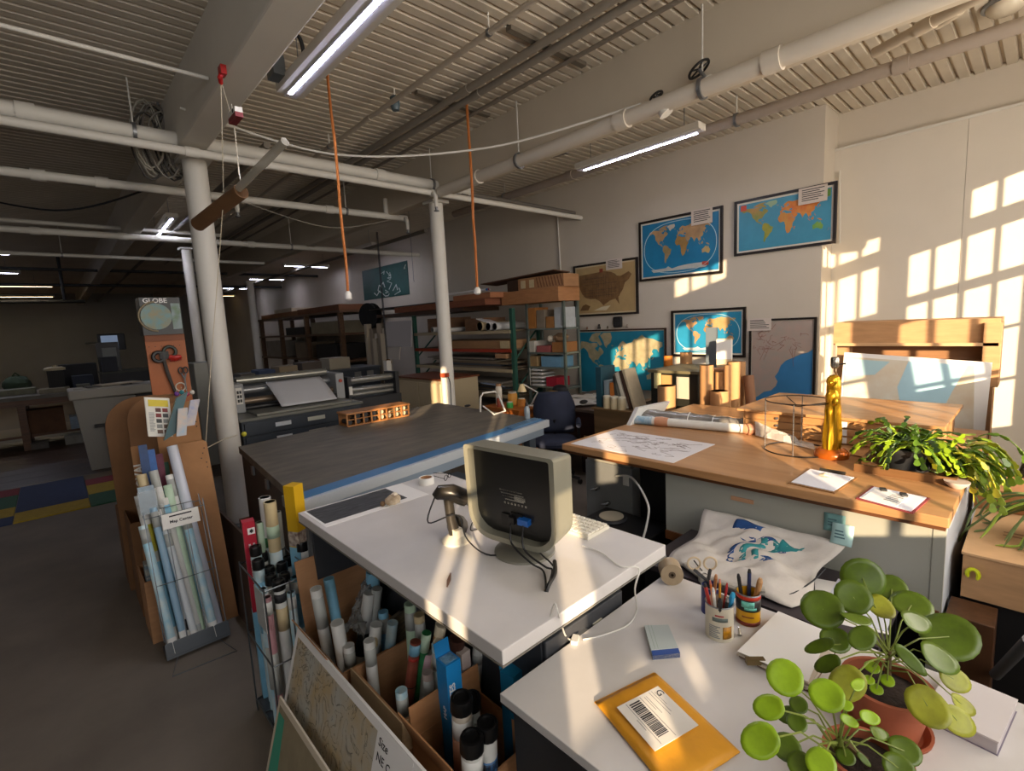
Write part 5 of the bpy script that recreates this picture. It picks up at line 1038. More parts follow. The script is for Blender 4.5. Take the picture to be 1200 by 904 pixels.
t = thing('parcel', 'white printed parcel at the left end of the table back', 'parcel', (3.02, 2.05, zt)); q = MB().slab((2.86, 1.955, zt), (3.3, 1.965, zt), (3.36, 1.93, zt+.10), (2.92, 1.92, zt+.12), (0, -.03, .0)).build('pack', mat('#d4d6d6', .5), t)
lines(Vector((2.92, 1.955, zt+.012)), (.35, .0, 0), (.05, -.03, .08), 7, t, M_grey, ragged=.5)
# wire drum shade frame
c = Vector((2.83, .865, zt)); rr = .155; hh = .27
t = thing('lampshade_frame', 'bare black wire drum lampshade frame standing on the brown table', 'lampshade frame', c)
for z in (.004, hh): MB().tube([c+Vector((rr*math.cos(a), rr*math.sin(a), z)) for a in [i*math.pi/20 for i in range(40)]], .0035, 6, closed=True).build('ring', mat('#2a2522', .35, .6), t)
for i in range(4):
    a = math.radians(100+90*i); MB().cyl(c+Vector((rr*math.cos(a), rr*math.sin(a), .004)), c+Vector((rr*math.cos(a), rr*math.sin(a), hh)), .0028).build('upright', M_chrome, t)
for i in range(3):
    a = math.radians(40+120*i); MB().tube([c+Vector((.02*math.cos(a), .02*math.sin(a), hh-.03)), c+Vector((rr*math.cos(a), rr*math.sin(a), hh))], .0025, 5).build('spider_arm', mat('#2a2522', .35, .6), t)
MB().tube([c+Vector((.02*math.cos(a), .02*math.sin(a), hh-.03)) for a in [i*math.pi/6 for i in range(12)]], .0025, 5, closed=True).build('hub', mat('#2a2522', .35, .6), t)
# gilded statue lamp
c = Vector((2.80, .70, zt)); t = thing('statue_lamp', 'gilded robed figure table lamp without its shade', 'lamp', c)
M_gold = mat('#c8961e', .25, .75, .15, 8); M_amb = mat('#b05a18', .2, .3, .2, 14)
MB().lathe([(.075, 0), (.078, .012), (.072, .03), (.06, .042), (.045, .046)], c, 24).build('base', M_amb, t)
mb = MB(); secs = [(.045, .052, .038, 0), (.09, .05, .04, .0), (.15, .045, .037, .003), (.2, .044, .034, .004), (.235, .042, .034, .004), (.262, .036, .030, .002), (.285, .040, .032, 0), (.312, .046, .032, -.002), (.332, .034, .026, -.004), (.345, .018, .018, -.005), (.356, .015, .015, -.006)]
n = 24
for (z, a, b, dx) in secs:
    for j in range(n):
        th = 2*math.pi*j/n; fold = 1+(.13*math.sin(8*th+z*12) if z < .27 else .02*math.sin(5*th)); mb.v.append(c+Vector((a*fold*math.cos(th)+dx, b*fold*math.sin(th), z)))
for i in range(len(secs)-1):
    for j in range(n): j2 = (j+1) % n; mb.f.append((i*n+j, i*n+j2, (i+1)*n+j2, (i+1)*n+j)); mb.sm.append(True)
bd = mb; bd.ball(c+Vector((-.01, .004, .382)), .027, 14, 10, (.85, .95, 1.15)); bd.ball(c+Vector((.004, .0, .395)), .025, 12, 8, (1.1, 1.1, .8)); bd.ball(c+Vector((-.033, .004, .378)), .005, 6, 5)
bd.lathe([(.031, -.085), (.032, -.03), (.029, .008), (.018, .028), (.004, .034)], c+Vector((.006, .0, .38)), 18); bd.ball(c+Vector((-.036, -.018, .285)), .014, 10, 7, (1, 1, 1.5))
bd.build('robed_figure', M_gold, t)
MB().tube([c+Vector((.062, .0, .04)), c+Vector((.064, 0, .36)), c+Vector((.045, 0, .41)), c+Vector((.01, 0, .43)), c+Vector((.01, 0, .45))], .005, 8).build('lamp_pipe', mat('#9a7a5a', .3, .8), t)
MB().lathe([(.012, 0), (.016, .006), (.019, .012), (.019, .05), (.015, .056), (.013, .056), (.013, .02)], c+Vector((.01, 0, .445)), 16).build('bulb_socket', mat('#9a938a', .25, .9), t); MB().cyl(c+Vector((.01, -.016, .465)), c+Vector((.01, -.045, .47)), .003, .004, 8).build('switch_key', M_black, t)
MB().tube([c+Vector((.01-.03, 0, .50)), c+Vector((.01-.03, 0, .455)), c+Vector((.01, 0, .442)), c+Vector((.04, 0, .455)), c+Vector((.04, 0, .5))], .002, 5).build('harp_bracket', M_chrome, t)
cable('power_cord', [c+Vector((.07, -.02, .006)), (2.86, .60, zt+.004), (2.83, .52, zt+.004), (2.90, .50, zt+.004), (2.88, .44, zt+.004), (2.96, .40, zt+.004)], .0025, mat('#6a4a2a', .5), '', parent=t)
# oak drawer unit at the back
t = thing('flat_file', 'low oak map drawer unit standing at the back of the brown table', 'drawers', (3.4, .8, zt))
MB().box(3.09, 3.76, .33, 1.25, zt, zt+.135).build('carcass', M_oakx, t); MB().box(3.06, 3.79, .30, 1.285, zt+.135, zt+.152).build('top_board', M_oakx, t, bevel=.003)
for i in range(3):
    d = MB().box(3.078, 3.09, .345, 1.235, zt+.006+i*.043, zt+.044+i*.043).build('drawer', M_oakx, t, bevel=.002)
    for y in (.52, 1.05): MB().cyl((3.078, y, zt+.025+i*.043), (3.064, y, zt+.025+i*.043), .006, .008, 10).build('knob', M_steel, d)
    MB().box(3.074, 3.078, .70, .80, zt+.009+i*.043, zt+.041+i*.043).build('label_card', M_paper, d)
# clipboards with papers near the front edge
def clip(a, b, c_, d_, label, bm_, pins, clipm):
    t = thing('clipboard', label, 'clipboard', (a+c_)/2); MB().slab(a, d_, c_, b, (0, 0, .004)).build('board', bm_, t); m_ = (a+c_)/2; sh = lambda p, f=.9: m_+(p-m_)*f+Vector((0, 0, .004))
    MB().slab(sh(a), sh(d_), sh(c_), sh(b), (0, 0, .0025)).build('paper', mat('#dfe0ea', .7), t); return t, sh
a, b2, c2, d2 = P(923, 567, z=zt), P(948, 550, z=zt), P(1005, 561, z=zt), P(978, 579, z=zt)
t, sh = clip(a, b2, c2, d2, 'clipboard with a blank white sheet beside the lampshade frame', mat('#8a6238', .5), 0, 0)
q = (b2+c2)/2; MB().tube([q+Vector((0, .05, .01)), q+Vector((0, -.05, .01))], .008, 8).build('spring_clip', mat('#5a5650', .3, .8), t)
q = P(966, 561, z=zt); tag(MB().tube([q+Vector((.0, .02, .013)), q+Vector((0, .0, .017)), q+Vector((.004, -.02, .012))], [.004, .01, .004], 8).build('paper_clip', mat('#b5aa92', .4)), 'small pale clip lying on the blank sheet', 'clip')
a, b2, c2, d2 = P(1003, 585, z=zt), P(1022, 571, z=zt), P(1090, 585, z=zt), P(1070, 603, z=zt)
t, sh = clip(a, b2, c2, d2, 'red clipboard with white papers at the table edge', mat('#8a3a40', .5), 0, 0)
MB().slab(P(1010, 584, z=zt+.007), P(1050, 594, z=zt+.007), P(1066, 583, z=zt+.007), P(1026, 573, z=zt+.007), (0, 0, .002)).build('top_paper', M_paper, t); lines(P(1030, 587, z=zt+.009), P(1050, 592, z=zt+.009)-P(1030, 587, z=zt+.009), P(1046, 578, z=zt+.009)-P(1030, 587, z=zt+.009), 5, t, M_grey)
for (px, py) in ((1035, 575), (1059, 581)): MB().obox(P(px, py, z=zt+.008), .03, .02, .008, .4).build('clip', M_dark, t)
# ================================================================ CACTUS, BOARDS AND BOXES ON THE RIGHT
c = Vector((2.72, .36, zt)); t = thing('tray_plant', 'trailing flat stemmed cactus in a dark pot on a wooden tray', 'plant', c)
MB().box(2.60, 2.90, .21, .56, zt, zt+.014).build('tray', wood('#7a5634', '#5a3d22', 'y'), t); 
for b_ in ((2.60, 2.612, .21, .56), (2.888, 2.90, .21, .56), (2.612, 2.888, .21, .222), (2.612, 2.888, .548, .56)): MB().box(*b_, zt+.014, zt+.035).build('tray_edge', wood('#7a5634', '#5a3d22', 'y'), t)
MB().lathe([(.08, .014), (.105, .09), (.112, .1), (.112, .115), (.1, .115), (.095, .095)], c+Vector((.02, .03, 0)), 26).build('pot', mat('#2a2c30', .5), t); MB().lathe([(.09, .095), (.05, .103), (.003, .105)], c+Vector((.02, .03, 0)), 14).build('soil', M_soil, t)
MC = [mat('#4f6f1c', .4, 0, .25, 30), mat('#7f9a1e', .4, 0, .2, 30), mat('#33501c', .4, 0, .25, 30), mat('#a8a82c', .4, 0, .2, 30)]
random.seed(41); cc0 = c+Vector((.02, .03, .12))
def seg_stem(pts, m, parent, w=.011):
    mb = MB()
    for i in range(len(pts)-1):
        p, q = pts[i], pts[i+1]; d = (q-p); L = d.length; d.normalize(); s = d.cross(Vector((.3, .2, 1)))
        if s.length < .05: s = Vector((1, 0, 0))
        s.normalize(); s = Matrix.Rotation(random.uniform(-.7, .7), 3, d) @ s; n_ = d.cross(s)*.0025
        pr = [(0, .25), (.2, .75), (.45, .8), (.6, 1.1), (.85, .95), (1, .35)]
        A = [p+d*L*f+s*w*k for f, k in pr]+[p+d*L*f-s*w*k for f, k in pr[::-1]]; mb.prism(A, n_)
    return mb.build('stem', m, parent)
for i in range(125):
    a = random.uniform(0, 2*math.pi); el = random.uniform(.3, 1.25); L = random.uniform(.16, .30); side = math.cos(a+2.2)
    if i > 80: a = random.uniform(-2.1, -.9); L = random.uniform(.22, .36); el = random.uniform(.2, .8)
    d = Vector((math.cos(a)*math.cos(el), math.sin(a)*math.cos(el), math.sin(el)*.9)); p = cc0+Vector((random.uniform(-.05, .05), random.uniform(-.05, .05), -.01)); pts = [p]
    ns = int(L/.032)+1
    for k in range(ns):
        p = p+d*(L/ns); d = (d+Vector((0, 0, -.27-.06*random.random()))+Vector((random.uniform(-.12, .12), random.uniform(-.12, .12), 0))).normalized()
        if p.z < zt+.045 and p.y > .19 and p.x > 2.19: p.z = zt+.045; d.z = 0
        pts.append(p.copy())
    seg_stem(pts, random.choice(MC[:3] if i < 80 else (MC[1], MC[3], MC[1], MC[0])), t)
# long trailing stems over the table end
for i in range(46):
    p = Vector((random.uniform(2.62, 2.95), random.uniform(.16, .24), zt+random.uniform(.05, .17))); d = Vector((random.uniform(-.5, .3), random.uniform(-.9, -.1), random.uniform(-.2, .3))).normalized(); pts = [p.copy()]
    for k in range(random.randint(3, 7)):
        p = p+d*.036; d = (d+Vector((random.uniform(-.1, .1), -.02, -.5))).normalized(); pts.append(p.copy())
    seg_stem(pts, random.choice((MC[1], MC[3], MC[1], MC[0])), t, .0125)
tag(MB().lathe([(.02, 0), (.04, .02), (.042, .028), (.036, .028)], P(1121, 572, z=zt), 16).build('small_dish', mat('#c9b8b0', .4)), 'little pale dish at the foot of the cactus tray', 'dish')
# tall cardboard crate and leaning map board behind the table
t = thing('cardboard_crate', 'tall flat cardboard crate standing behind the oak drawers', 'crate', (4.45, .6, 0))
ya, yb = .215, 1.06; M_k2 = card('#c08c52')
MB().box(4.42, 4.62, ya, yb, 0, 1.36).build('body', card('#a8743e'), t); MB().box(4.28, 4.66, ya-.02, yb+.02, 1.46, 1.625).build('top_carton', M_k2, t); MB().box(4.38, 4.64, ya+.03, yb-.01, 1.36, 1.46).build('recess_band', card('#9a6836'), t)
MB().slab((4.27, ya-.02, 1.455), (4.27, yb, 1.455), (4.27, yb, 1.475), (4.27, ya-.02, 1.475), (-.02, 0, .0)).build('fold_lip', card('#d0a068'), t); MB().box(4.25, 4.43, ya-.03, ya+.05, 1.2, 1.6).build('corner_flap', M_k2, t); MB().box(4.30, 4.42, yb-.08, yb, .0, 1.46).build('corner_post', M_k2, t)
t = thing('map_board', 'large coastal map mounted on white board leaning on the cardboard crate', 'map board', (4.05, .6, 0))
tl, tr = P(990, 413, x=4.22), P(1163, 425, x=4.22); tl = Vector((4.22, tl.y, tl.z)); tr = Vector((4.22, tr.y, tr.z)); bl = Vector((3.92, tl.y, .02)); br_ = Vector((3.92, tr.y+.02, .02))
MB().slab(bl, br_, tr, tl, (-.012, 0, 0)).build('white_board', M_paper, t); nn = Vector((-.0135, 0, 0)); uq = br_-bl; vq = tl-bl; vr = tr-br_
def bp_(s, q): return (bl+uq*s)+(vq*(1-s)+vr*s)*q+nn
def bpoly(pts, m, name, o=0):
    q = [bp_(*p)+Vector((-o, 0, 0)) for p in pts]; MB().prism(q, (-.0008, 0, 0)).build(name, m, t)
bpoly([(.02, .3), (.98, .3), (.9, .98), (.02, .98)], mat('#d6d4c8', .5, 0, 0, 6, '#cbb9a0', detail=8), 'land_print'); bpoly([(.02, .88), (.25, .9), (.35, .97), (.02, .97)], mat('#a9cbd6', .5), 'sea_print', .001); bpoly([(.48, .98), (.42, .85), (.47, .72), (.40, .6), (.50, .45), (.55, .3), (.7, .3), (.74, .55), (.70, .7), (.78, .85), (.86, .98)], mat('#a9cfe0', .5, 0, .04, 8), 'sea_print', .001)
bpoly([(.78, .3), (.98, .3), (.98, .52), (.8, .55)], mat('#dfe6ea', .5), 'inset_panel', .0015)
# leaning picture frames at the right edge
for i, (dy, col, lb) in enumerate(((0, '#8d8266', 'greenish wooden frame leaning at the right edge'), (-.05, '#d8cdb4', 'pale wooden frame leaning beside the greenish one'), (-.10, '#8a5630', 'brown wooden frame nearest the right edge'))):
    t = thing('picture_frame', lb, 'frame', (3.75, .05+dy, .55)); m = wood(col, col, 'z')
    def fp(x, z): return Vector((x, .10+dy-.20*(z-.55)/.8, z))
    for (xa, xb, za, zb) in ((3.5, 3.56, .55, 1.35), (4.24, 4.3, .55, 1.35), (3.56, 4.24, .55, .61), (3.56, 4.24, 1.29, 1.35)): MB().slab(fp(xa, za), fp(xb, za), fp(xb, zb), fp(xa, zb), (0, -.028, 0)).build('frame_bar', m, t)
    MB().slab(fp(3.56, .61)+Vector((0, -.012, 0)), fp(4.24, .61)+Vector((0, -.012, 0)), fp(4.24, 1.29)+Vector((0, -.012, 0)), fp(3.56, 1.29)+Vector((0, -.012, 0)), (0, -.004, 0)).build('backing', M_dark, t)
tag(MB().box(3.3, 4.4, -.5, .14, 0, .548).build('dark_cabinet', M_dark, None, bevel=.005), 'dark cabinet under the leaning frames at the right edge', 'cabinet')
t = thing('cardboard_box', 'sunlit brown carton with faint print beside the table end', 'box', (2.85, -.1, .625))
MB().box(2.43, 3.25, -.42, .165, .625, .80).build('body', card('#b5854f'), t); MB().box(2.425, 3.255, -.425, .17, .795, .803).build('top_flaps', card('#c89a62'), t); lines((2.66, .08, .8032), (0, -.12, 0), (.10, 0, 0), 2, t, card('#94683a'), 'faint_print', h=.3, ragged=.2)
obj_box('carton', 'low orange lit carton behind the printed box', 'box', 3.0, 3.28, .0, .18, .804, .90, card('#c07f3c'))
tag(MB().box(2.45, 3.27, -.5, .168, 0, .625).build('void_block', M_black, None, bevel=.004), 'black block filling the dark void under the brown carton', 'chest')  # black block added to fill the dark void below the carton
obj_box('wooden_block', 'dark brown wooden block at the table foot', 'block', 2.26, 2.42, .06, .19, .0, .62, wood('#5a3a24', '#432a18', 'z'))
tag(MB().cyl((2.0, -.02, .745), (2.24, .05, .46), .016).build('grey_pole', mat('#6f7072', .4, .4)), 'grey tube leaning by the desk at the right edge', 'pole')
# wiry plant trailing over the carton
pot = Vector((2.80, -.13, .804)); t = thing('trailing_plant', 'wiry leafless trailing plant hanging over the brown carton', 'plant', pot); MB().lathe([(.06, 0), (.08, .1), (.085, .12), (.075, .12), (.07, .09)], pot, 20).build('pot', M_terra, t); random.seed(19)
MR = mat('#5f7040', .5, 0, .2, 20); MRl = mat('#8aa03a', .5)
for i in range(38):
    p = pot+Vector((random.uniform(-.04, .04), random.uniform(-.04, .04), .1)); a = random.uniform(1.5, 3.7); d = Vector((math.cos(a), math.sin(a), random.uniform(.3, 1.0))).normalized(); pts = [p.copy()]
    for k in range(random.randint(7, 14)):
        p = p+d*.036; d = (d+Vector((random.uniform(-.25, .25), random.uniform(-.25, .25), -.24+random.uniform(-.1, .1)))).normalized()
        if p.z < .81 and p.x > 2.42 and p.y < .17: p.z = .81; d.z = max(d.z, 0)
        pts.append(p.copy())
    MB().tube(pts, [.0045]*(len(pts)-1)+[.0015], 5).build('stem', MR if i % 5 else MRl, t)
q = P(1140, 674, x=2.415); tag(MB().tube([q+Vector((0, .016*math.cos(a_), .022*math.sin(a_))) for a_ in [-.6+.45*k for k in range(11)]], [.004]+[.007]*9+[.004], 8).build('yellow_clip', mat('#c8d018', .4)), 'bright yellow plastic clip hooked on the carton edge', 'clip')
# ================================================================ TOTE BAG AND LOW TROLLEY BETWEEN DESK AND TABLE
t = thing('low_trolley', 'dark low trolley between the desk and the grey panel', 'trolley', (2.0, .7, 0)); MB().box(1.78, 2.225, .30, 1.15, .655, .68).build('top', mat('#3a3438', .5), t)
for x in (1.8, 2.18):
    for y in (.32, 1.10): MB().box(x, x+.03, y, y+.03, .02, .655).build('leg', M_black, t)
MB().box(1.8, 2.2, .35, 1.13, .1, .12).build('shelf', M_black, t); MB().box(1.785, 1.80, .31, 1.14, .12, .655).build('side_sheet', M_black, t)
random.seed(6); t = thing('tote_bag', 'crumpled white canvas tote bag printed with a blue wave emblem', 'bag', (2.05, .75, .68))
def totef(s, q):
    x = 1.83+.39*s+.014*math.sin(11*q+1)*(1-s); y = 1.06-.50*q-.05*s*q+.018*math.sin(8*s+q*3)*(abs(q-.5)*2)**2; e = min(1, 6*s*(1-s)+.15)*min(1, 5*q*(1-q)+.15); return (x, y, .684+.12*s*s+e*(.02+.014*math.sin(3.1*s+1)+.015*math.sin(9*q+5*s)+.011*math.sin(19*s+9*q)+.006*math.sin(31*q-23*s)))
MB().grid(totef, 22, 26).build('canvas', mat('#cfc9c2', .85, 0, .04, 20, None, .2, bscale=60), t, solid=.004)
def onb(s, q, h=.006): v_ = Vector(totef(s, q)); v_.z += h; return v_
def patch(s0, s1, q0, q1, f, m, name, n=10, k=3):
    mb = MB(); mb.grid(lambda a, b: onb(*f(s0+(s1-s0)*a, q0+(q1-q0)*b), .0045), n, k); mb.build(name, m, t, solid=.0008)
nv = mat('#1c4a86', .7); tl_ = mat('#2a8a90', .7)
def ring(cs, cq, r0, r1, a0, a1, m, name): patch(a0, a1, r0, r1, lambda a, r: (cs+.9*r*math.cos(a), cq+.9*r*math.sin(a)), m, name, 16, 3)
ring(.55, .55, .17, .24, 2.2, 4.4, nv, 'emblem_arc'); ring(.55, .55, .17, .24, -.9, 1.1, nv, 'emblem_arc')
for k in range(3): patch(.36, .74, .40+.09*k, .45+.09*k, lambda a, b: (a, b+.03*math.sin(a*22)+(a-.55)*.25), tl_ if k else nv, 'emblem_wave', 14, 2)
patch(.80, .92, .28, .50, lambda a, b: (a, b), nv, 'emblem_lettering', 4, 8); patch(.70, .86, .66, .80, lambda a, b: (a-.05*math.sin(b*20), b), tl_, 'emblem_lettering', 5, 5)
MB().tube([(1.84, .98, .70), (1.80, .90, .70), (1.80, .75, .70), (1.84, .66, .71)], [.012]*4, 8).build('carry_strap', mat('#bdb6ac', .85), t)
cable('black_lead', [(1.86, .95, .72), (1.81, .86, .70), (1.80, .72, .69), (1.86, .60, .70), (1.98, .55, .72), (2.05, .52, .76)], .003, M_cable, 'black lead with plug lying over the tote bag', 'cable')
ringroll(Vector((1.80, .875, .655+.027)), .024, .01, .03, 'tape_roll', mat('#d6d2ca', .4), M_dark, 'small white tape roll peeping below the tote bag', 'tape')
t = thing('paper_sheet', 'white paper sheets on the trolley behind the pot plant', 'paper', (2.0, .42, .68)); MB().obox((1.99, .43, .68), .3, .2, .002, .3).build('sheet', M_paper, t); MB().obox((2.02, .40, .682), .28, .19, .0015, .05).build('sheet', mat('#d5d8e4', .8), t)
# ================================================================ MACHINES BELOW THE TABLE CORNER
t = thing('metal_safe', 'grey metal box with turn handles and paper on top under the table corner', 'box', (2.6, 1.78, .45))
MB().box(2.43, 2.8, 1.63, 1.98, .42, .85).build('body', mat('#8a8c8c', .4, .4, .1, 4), t, bevel=.006); MB().box(2.44, 2.79, 1.64, 1.97, .85, .865).build('lid', mat('#8d8a80', .5), t); MB().box(2.46, 2.62, 1.76, 1.9, .865, .87).build('sheet', mat('#b9a98a', .7), t); MB().box(2.62, 2.74, 1.66, 1.78, .865, .875).build('dark_pad', M_dark, t)
for y, z in ((1.88, .68), (1.80, .60)):
    h_ = MB().cyl((2.43, y, z), (2.40, y, z), .014, .014, 12).build('handle', M_chrome, t); MB().tube([(2.405, y+.04, z-.012), (2.40, y, z), (2.405, y-.02, z+.012)], .007, 8).build('lever', M_chrome, h_)
MB().box(2.425, 2.43, 1.65, 1.69, .74, .80).build('white_socket', M_white, t)
obj_box('black_stand', 'black stand carrying the grey metal box', 'stand', 2.42, 2.82, 1.62, 2.0, 0, .42, M_black)
t = thing('black_device', 'low black device with a round pale disc on top', 'device', (2.25, 1.6, 0)); MB().box(2.08, 2.40, 1.36, 1.80, .02, .585).build('case', M_black, t, bevel=.008); MB().lathe([(.085, 0), (.09, .006), (.085, .014), (.05, .016)], (2.26, 1.66, .585), 28).build('disc_tray', M_dark, t); MB().lathe([(.07, 0), (.07, .006), (.015, .007)], (2.26, 1.66, .601), 28).build('pale_disc', mat('#b9ae98', .3, .3), t)
MB().box(2.072, 2.08, 1.40, 1.50, .46, .56).build('paper_label', mat('#b9d0e6', .6), t); MB().box(2.075, 2.08, 1.56, 1.64, .50, .52).build('slot', M_steel, t)
cable('charging_lead', [P(722, 558, x=2.42), P(740, 560, x=2.3), P(757, 585, x=2.15), P(759, 610, x=2.1), (2.06, 1.38, .45)], .006, M_cablew, 'white lead looping down from the metal box', 'cable')
obj_box('black_board', 'tall black board standing under the table beside the grey front', 'panel', 2.50, 2.53, 1.33, 1.62, 0, .944, M_black)
# ================================================================ BLUE EDGED CUTTING TABLE
zt2 = .93; A0, B0, C0, D0 = Vector((.80, 2.43, zt2)), Vector((2.93, 2.77, zt2)), Vector((2.97, 4.42, zt2)), Vector((.93, 4.06, zt2))
t = thing('cutting_table', 'long dark cutting table with a blue strip and white edge along its side', 'table', (1.9, 3.4, 0))
MB().slab(A0+Vector((0, 0, -.05)), B0+Vector((0, 0, -.05)), C0+Vector((0, 0, -.05)), D0+Vector((0, 0, -.05)), (0, 0, .05)).build('table_top', mat('#4b4640', .5, 0, 0, 4, '#6d665a', .03, (1, 3, 1), detail=8), t)
ed = lambda f, s: A0.lerp(B0, s)+(D0-A0).lerp(C0-B0, s)*f
MB().slab(ed(.012, 0), ed(.012, 1), ed(.085, 1), ed(.085, 0), (0, 0, .002)).build('blue_strip', mat('#3d6f9c', .4, 0, .12, 6), t)
MB().slab(ed(0, -.003)+Vector((0, -.012, -.052)), ed(0, 1.003)+Vector((0, -.012, -.052)), ed(0.012, 1.003)+Vector((0, 0, -.052)), ed(.012, -.003)+Vector((0, 0, -.052)), (0, 0, .056)).build('white_edge', mat('#b9c0c8', .4, .1), t)
MB().slab(ed(.0, .0)+Vector((0, .0, -.11)), ed(0, .97)+Vector((0, .0, -.11)), ed(.02, .97)+Vector((0, 0, -.11)), ed(.02, .0)+Vector((0, 0, -.11)), (0, 0, .058)).build('side_rail', mat('#8c9cae', .45, .2), t)
MB().slab(ed(.02, .005)+Vector((0, 0, -.78)), ed(.98, .005)+Vector((0, 0, -.78)), ed(.98, .005)+Vector((0, 0, -.055)), ed(.02, .005)+Vector((0, 0, -.055)), (.02, 0, 0)).build('end_board', mat('#3d332b', .6, 0, .1, 4), t)
for f, s in ((.06, .03), (.06, .93), (.94, .03), (.94, .93)): p = ed(f, s); MB().box(p.x-.035, p.x+.035, p.y-.035, p.y+.035, 0, zt2-.05).build('leg', mat('#55606c', .5, .3), t)
for f in (.2, .45, .7): p = ed(f, .0); MB().box(p.x-.012, p.x+.002, p.y-.02, p.y+.02, zt2-.11, zt2-.05).build('bolt_plate', M_steel, t)
p, q = ed(.3, .05), ed(.3, .92); MB().slab(Vector((p.x, p.y, .25)), Vector((q.x, q.y, .25)), Vector((q.x, q.y+.9, .25)), Vector((p.x, p.y+.9, .25)), (0, 0, .02)).build('lower_shelf', M_dark, t)
for i, s in enumerate((.25, .55, .8)): p = ed(.15, s); MB().obox((p.x, p.y, .27), .3, .22, .3+.08*i).build('stored_pack', mat(('#5a4a3a', '#6d7784', '#453a30')[i], .7), t)
# things on it
t = thing('roll_crate', 'slatted wooden crate full of paper rolls on the cutting table', 'crate', (2.07, 4.2, zt2)); cw = wood('#a8703c', '#84552a', 'x'); x0, x1, y0, y1 = 1.77, 2.36, 4.02, 4.22
x0, x1, y0, y1 = 1.76, 2.36, 4.0, 4.18
MB().box(x0, x1, y0, y1, zt2+.002, zt2+.012).build('bottom', cw, t); MB().box(x0-.01, x1+.01, y0-.008, y1, zt2+.105, zt2+.12).build('top_board', cw, t)
for x in [x0+i*(x1-x0)/8 for i in range(9)]: MB().box(x-.006, x+.006, y0, y0+.012, zt2+.012, zt2+.105).build('slat', cw, t)
MB().box(x0, x1, y0+.012, y0+.02, zt2+.055, zt2+.063).build('cross_slat', cw, t); MB().box(x0, x1, y1-.01, y1, zt2+.012, zt2+.105).build('back_board', cw, t)
for i in range(8):
    for j in range(2):
        if random.random() < .8: MB().cyl((x0+(i+.5)*(x1-x0)/8, y0+.03, zt2+.034+j*.046), (x0+(i+.5)*(x1-x0)/8, y1-.02, zt2+.034+j*.046), .02, .02, 12).build('paper_roll', mat('#b9aa8a', .6) if i > 3 else M_dark, t)
t = thing('towel_rail', 'bent white metal tube frame standing on the far end of the cutting table', 'frame', P(578, 470, z=zt2)); a, b2, c2, d2 = P(563, 483, z=zt2), P(562, 462, y=3.6), P(582, 459, y=3.6), P(592, 482, z=zt2)
MB().tube([a, P(563, 466, y=3.55), P(566, 461, y=3.58), P(580, 459, y=3.6), P(584, 463, y=3.6), d2], .009, 8).build('bent_tube', M_white, t); MB().tube([P(566, 476, y=3.4), P(579, 486, z=zt2+.01), d2], .007, 8).build('brace', M_white, t)
q = P(618, 491, z=zt2+.002); t = thing('glue_bottle', 'clear bottle with black nozzle at the end of the cutting table', 'bottle', q); MB().lathe([(.022, 0), (.024, .01), (.024, .09), (.012, .11), (.011, .115)], q, 18).build('body', mat('#8d98a0', .25), t); MB().lathe([(.013, .112), (.013, .13), (.006, .14), (.003, .165)], q, 12).build('nozzle', M_black, t)
q = P(548, 477, z=zt2); tag(MB().ball(q+Vector((0, 0, .012)), .03, 10, 6, (1.3, .8, .4)).build('dark_tool', M_black), 'small dark tool lying on the cutting table', 'tool')
for i in range(3):
    p, q = ed(.03+.02*i, .80), ed(.03+.02*i, .985); tag(MB().slab(p+Vector((0, 0, .0022)), q+Vector((0, 0, .0022)), q+Vector((0, .018, .0022)), p+Vector((0, .018, .0022)), (0, 0, .012)).build('metal_ruler', mat('#6f95b8', .3, .5)), ('front', 'middle', 'rear')[i]+' one of three metal rulers lying on the blue strip', 'ruler', 'rulers on the cutting table')
q = Vector((1.16, 4.86, .93)); 
# ================================================================ BACK DESK, CHAIR AND TUBE CORNER
t = thing('back_desk', 'dark wooden desk covered in papers below the teal wall map', 'desk', (5.0, 3.5, 0)); dw = wood('#3a2118', '#2a1710', 'y')
MB().box(4.22, 5.8, 3.24, 4.25, .72, .75).build('desk_top', mat('#5a4a40', .5), t); MB().box(4.25, 4.28, 3.27, 4.2, .45, .72).build('front_board', dw, t); MB().box(4.30, 4.95, 3.26, 3.55, 0, .72).build('drawer_pedestal', dw, t); MB().box(4.3, 5.7, 4.18, 4.23, 0, .72).build('end_board', dw, t); MB().box(4.285, 4.30, 3.3, 3.5, .25, .62).build('pale_drawer_front', mat('#a89a80', .6), t)
random.seed(12)
for i in range(18):
    x, y = random.uniform(4.36, 5.3), random.uniform(3.45, 4.1); tag(MB().obox((x, y, .75+.002*i), .28, .21, .002, random.uniform(0, 3)).build('paper_sheet', mat(random.choice(('#cfcbc2', '#d8d6d0', '#bdb8ac', '#c9c0ae')), .8)), 'loose paper sheet spread over the back desk', 'paper', 'papers on the back desk')
for (px, py, s_, col, lb) in ((703, 466, .05, '#2a2a2c', 'black gadget on the back desk papers'), (712, 470, .04, '#3a3430', 'dark pouch on the back desk papers'), (684, 471, .045, '#1e1e20', 'black handset on the back desk papers')):
    q = P(px, py, z=.81); tag(MB().ball(q, s_, 10, 6, (1.3, .9, .5)).build('desk_gadget', mat(col, .5)), lb, 'gadget')
q = Vector((4.86, 3.44, .80)); t = thing('desk_monitor', 'flat black monitor seen on the back desk', 'monitor', q)
fu = Vector((.45, -.5, 0)).normalized(); Fd = frame(q+Vector((0, 0, .06)), fu, (0, 0, 1)); xf(MB().box(-.19, .19, -.015, .02, 0, .25), Fd).build('screen', mat('#191714', .3), t, bevel=.004); xf(MB().box(-.02, .02, 0, .02, -.09, .03), Fd).build('neck', M_black, t); MB().lathe([(.1, 0), (.1, .01), (.03, .015)], (q.x, q.y, .803), 18).build('base', M_black, t)
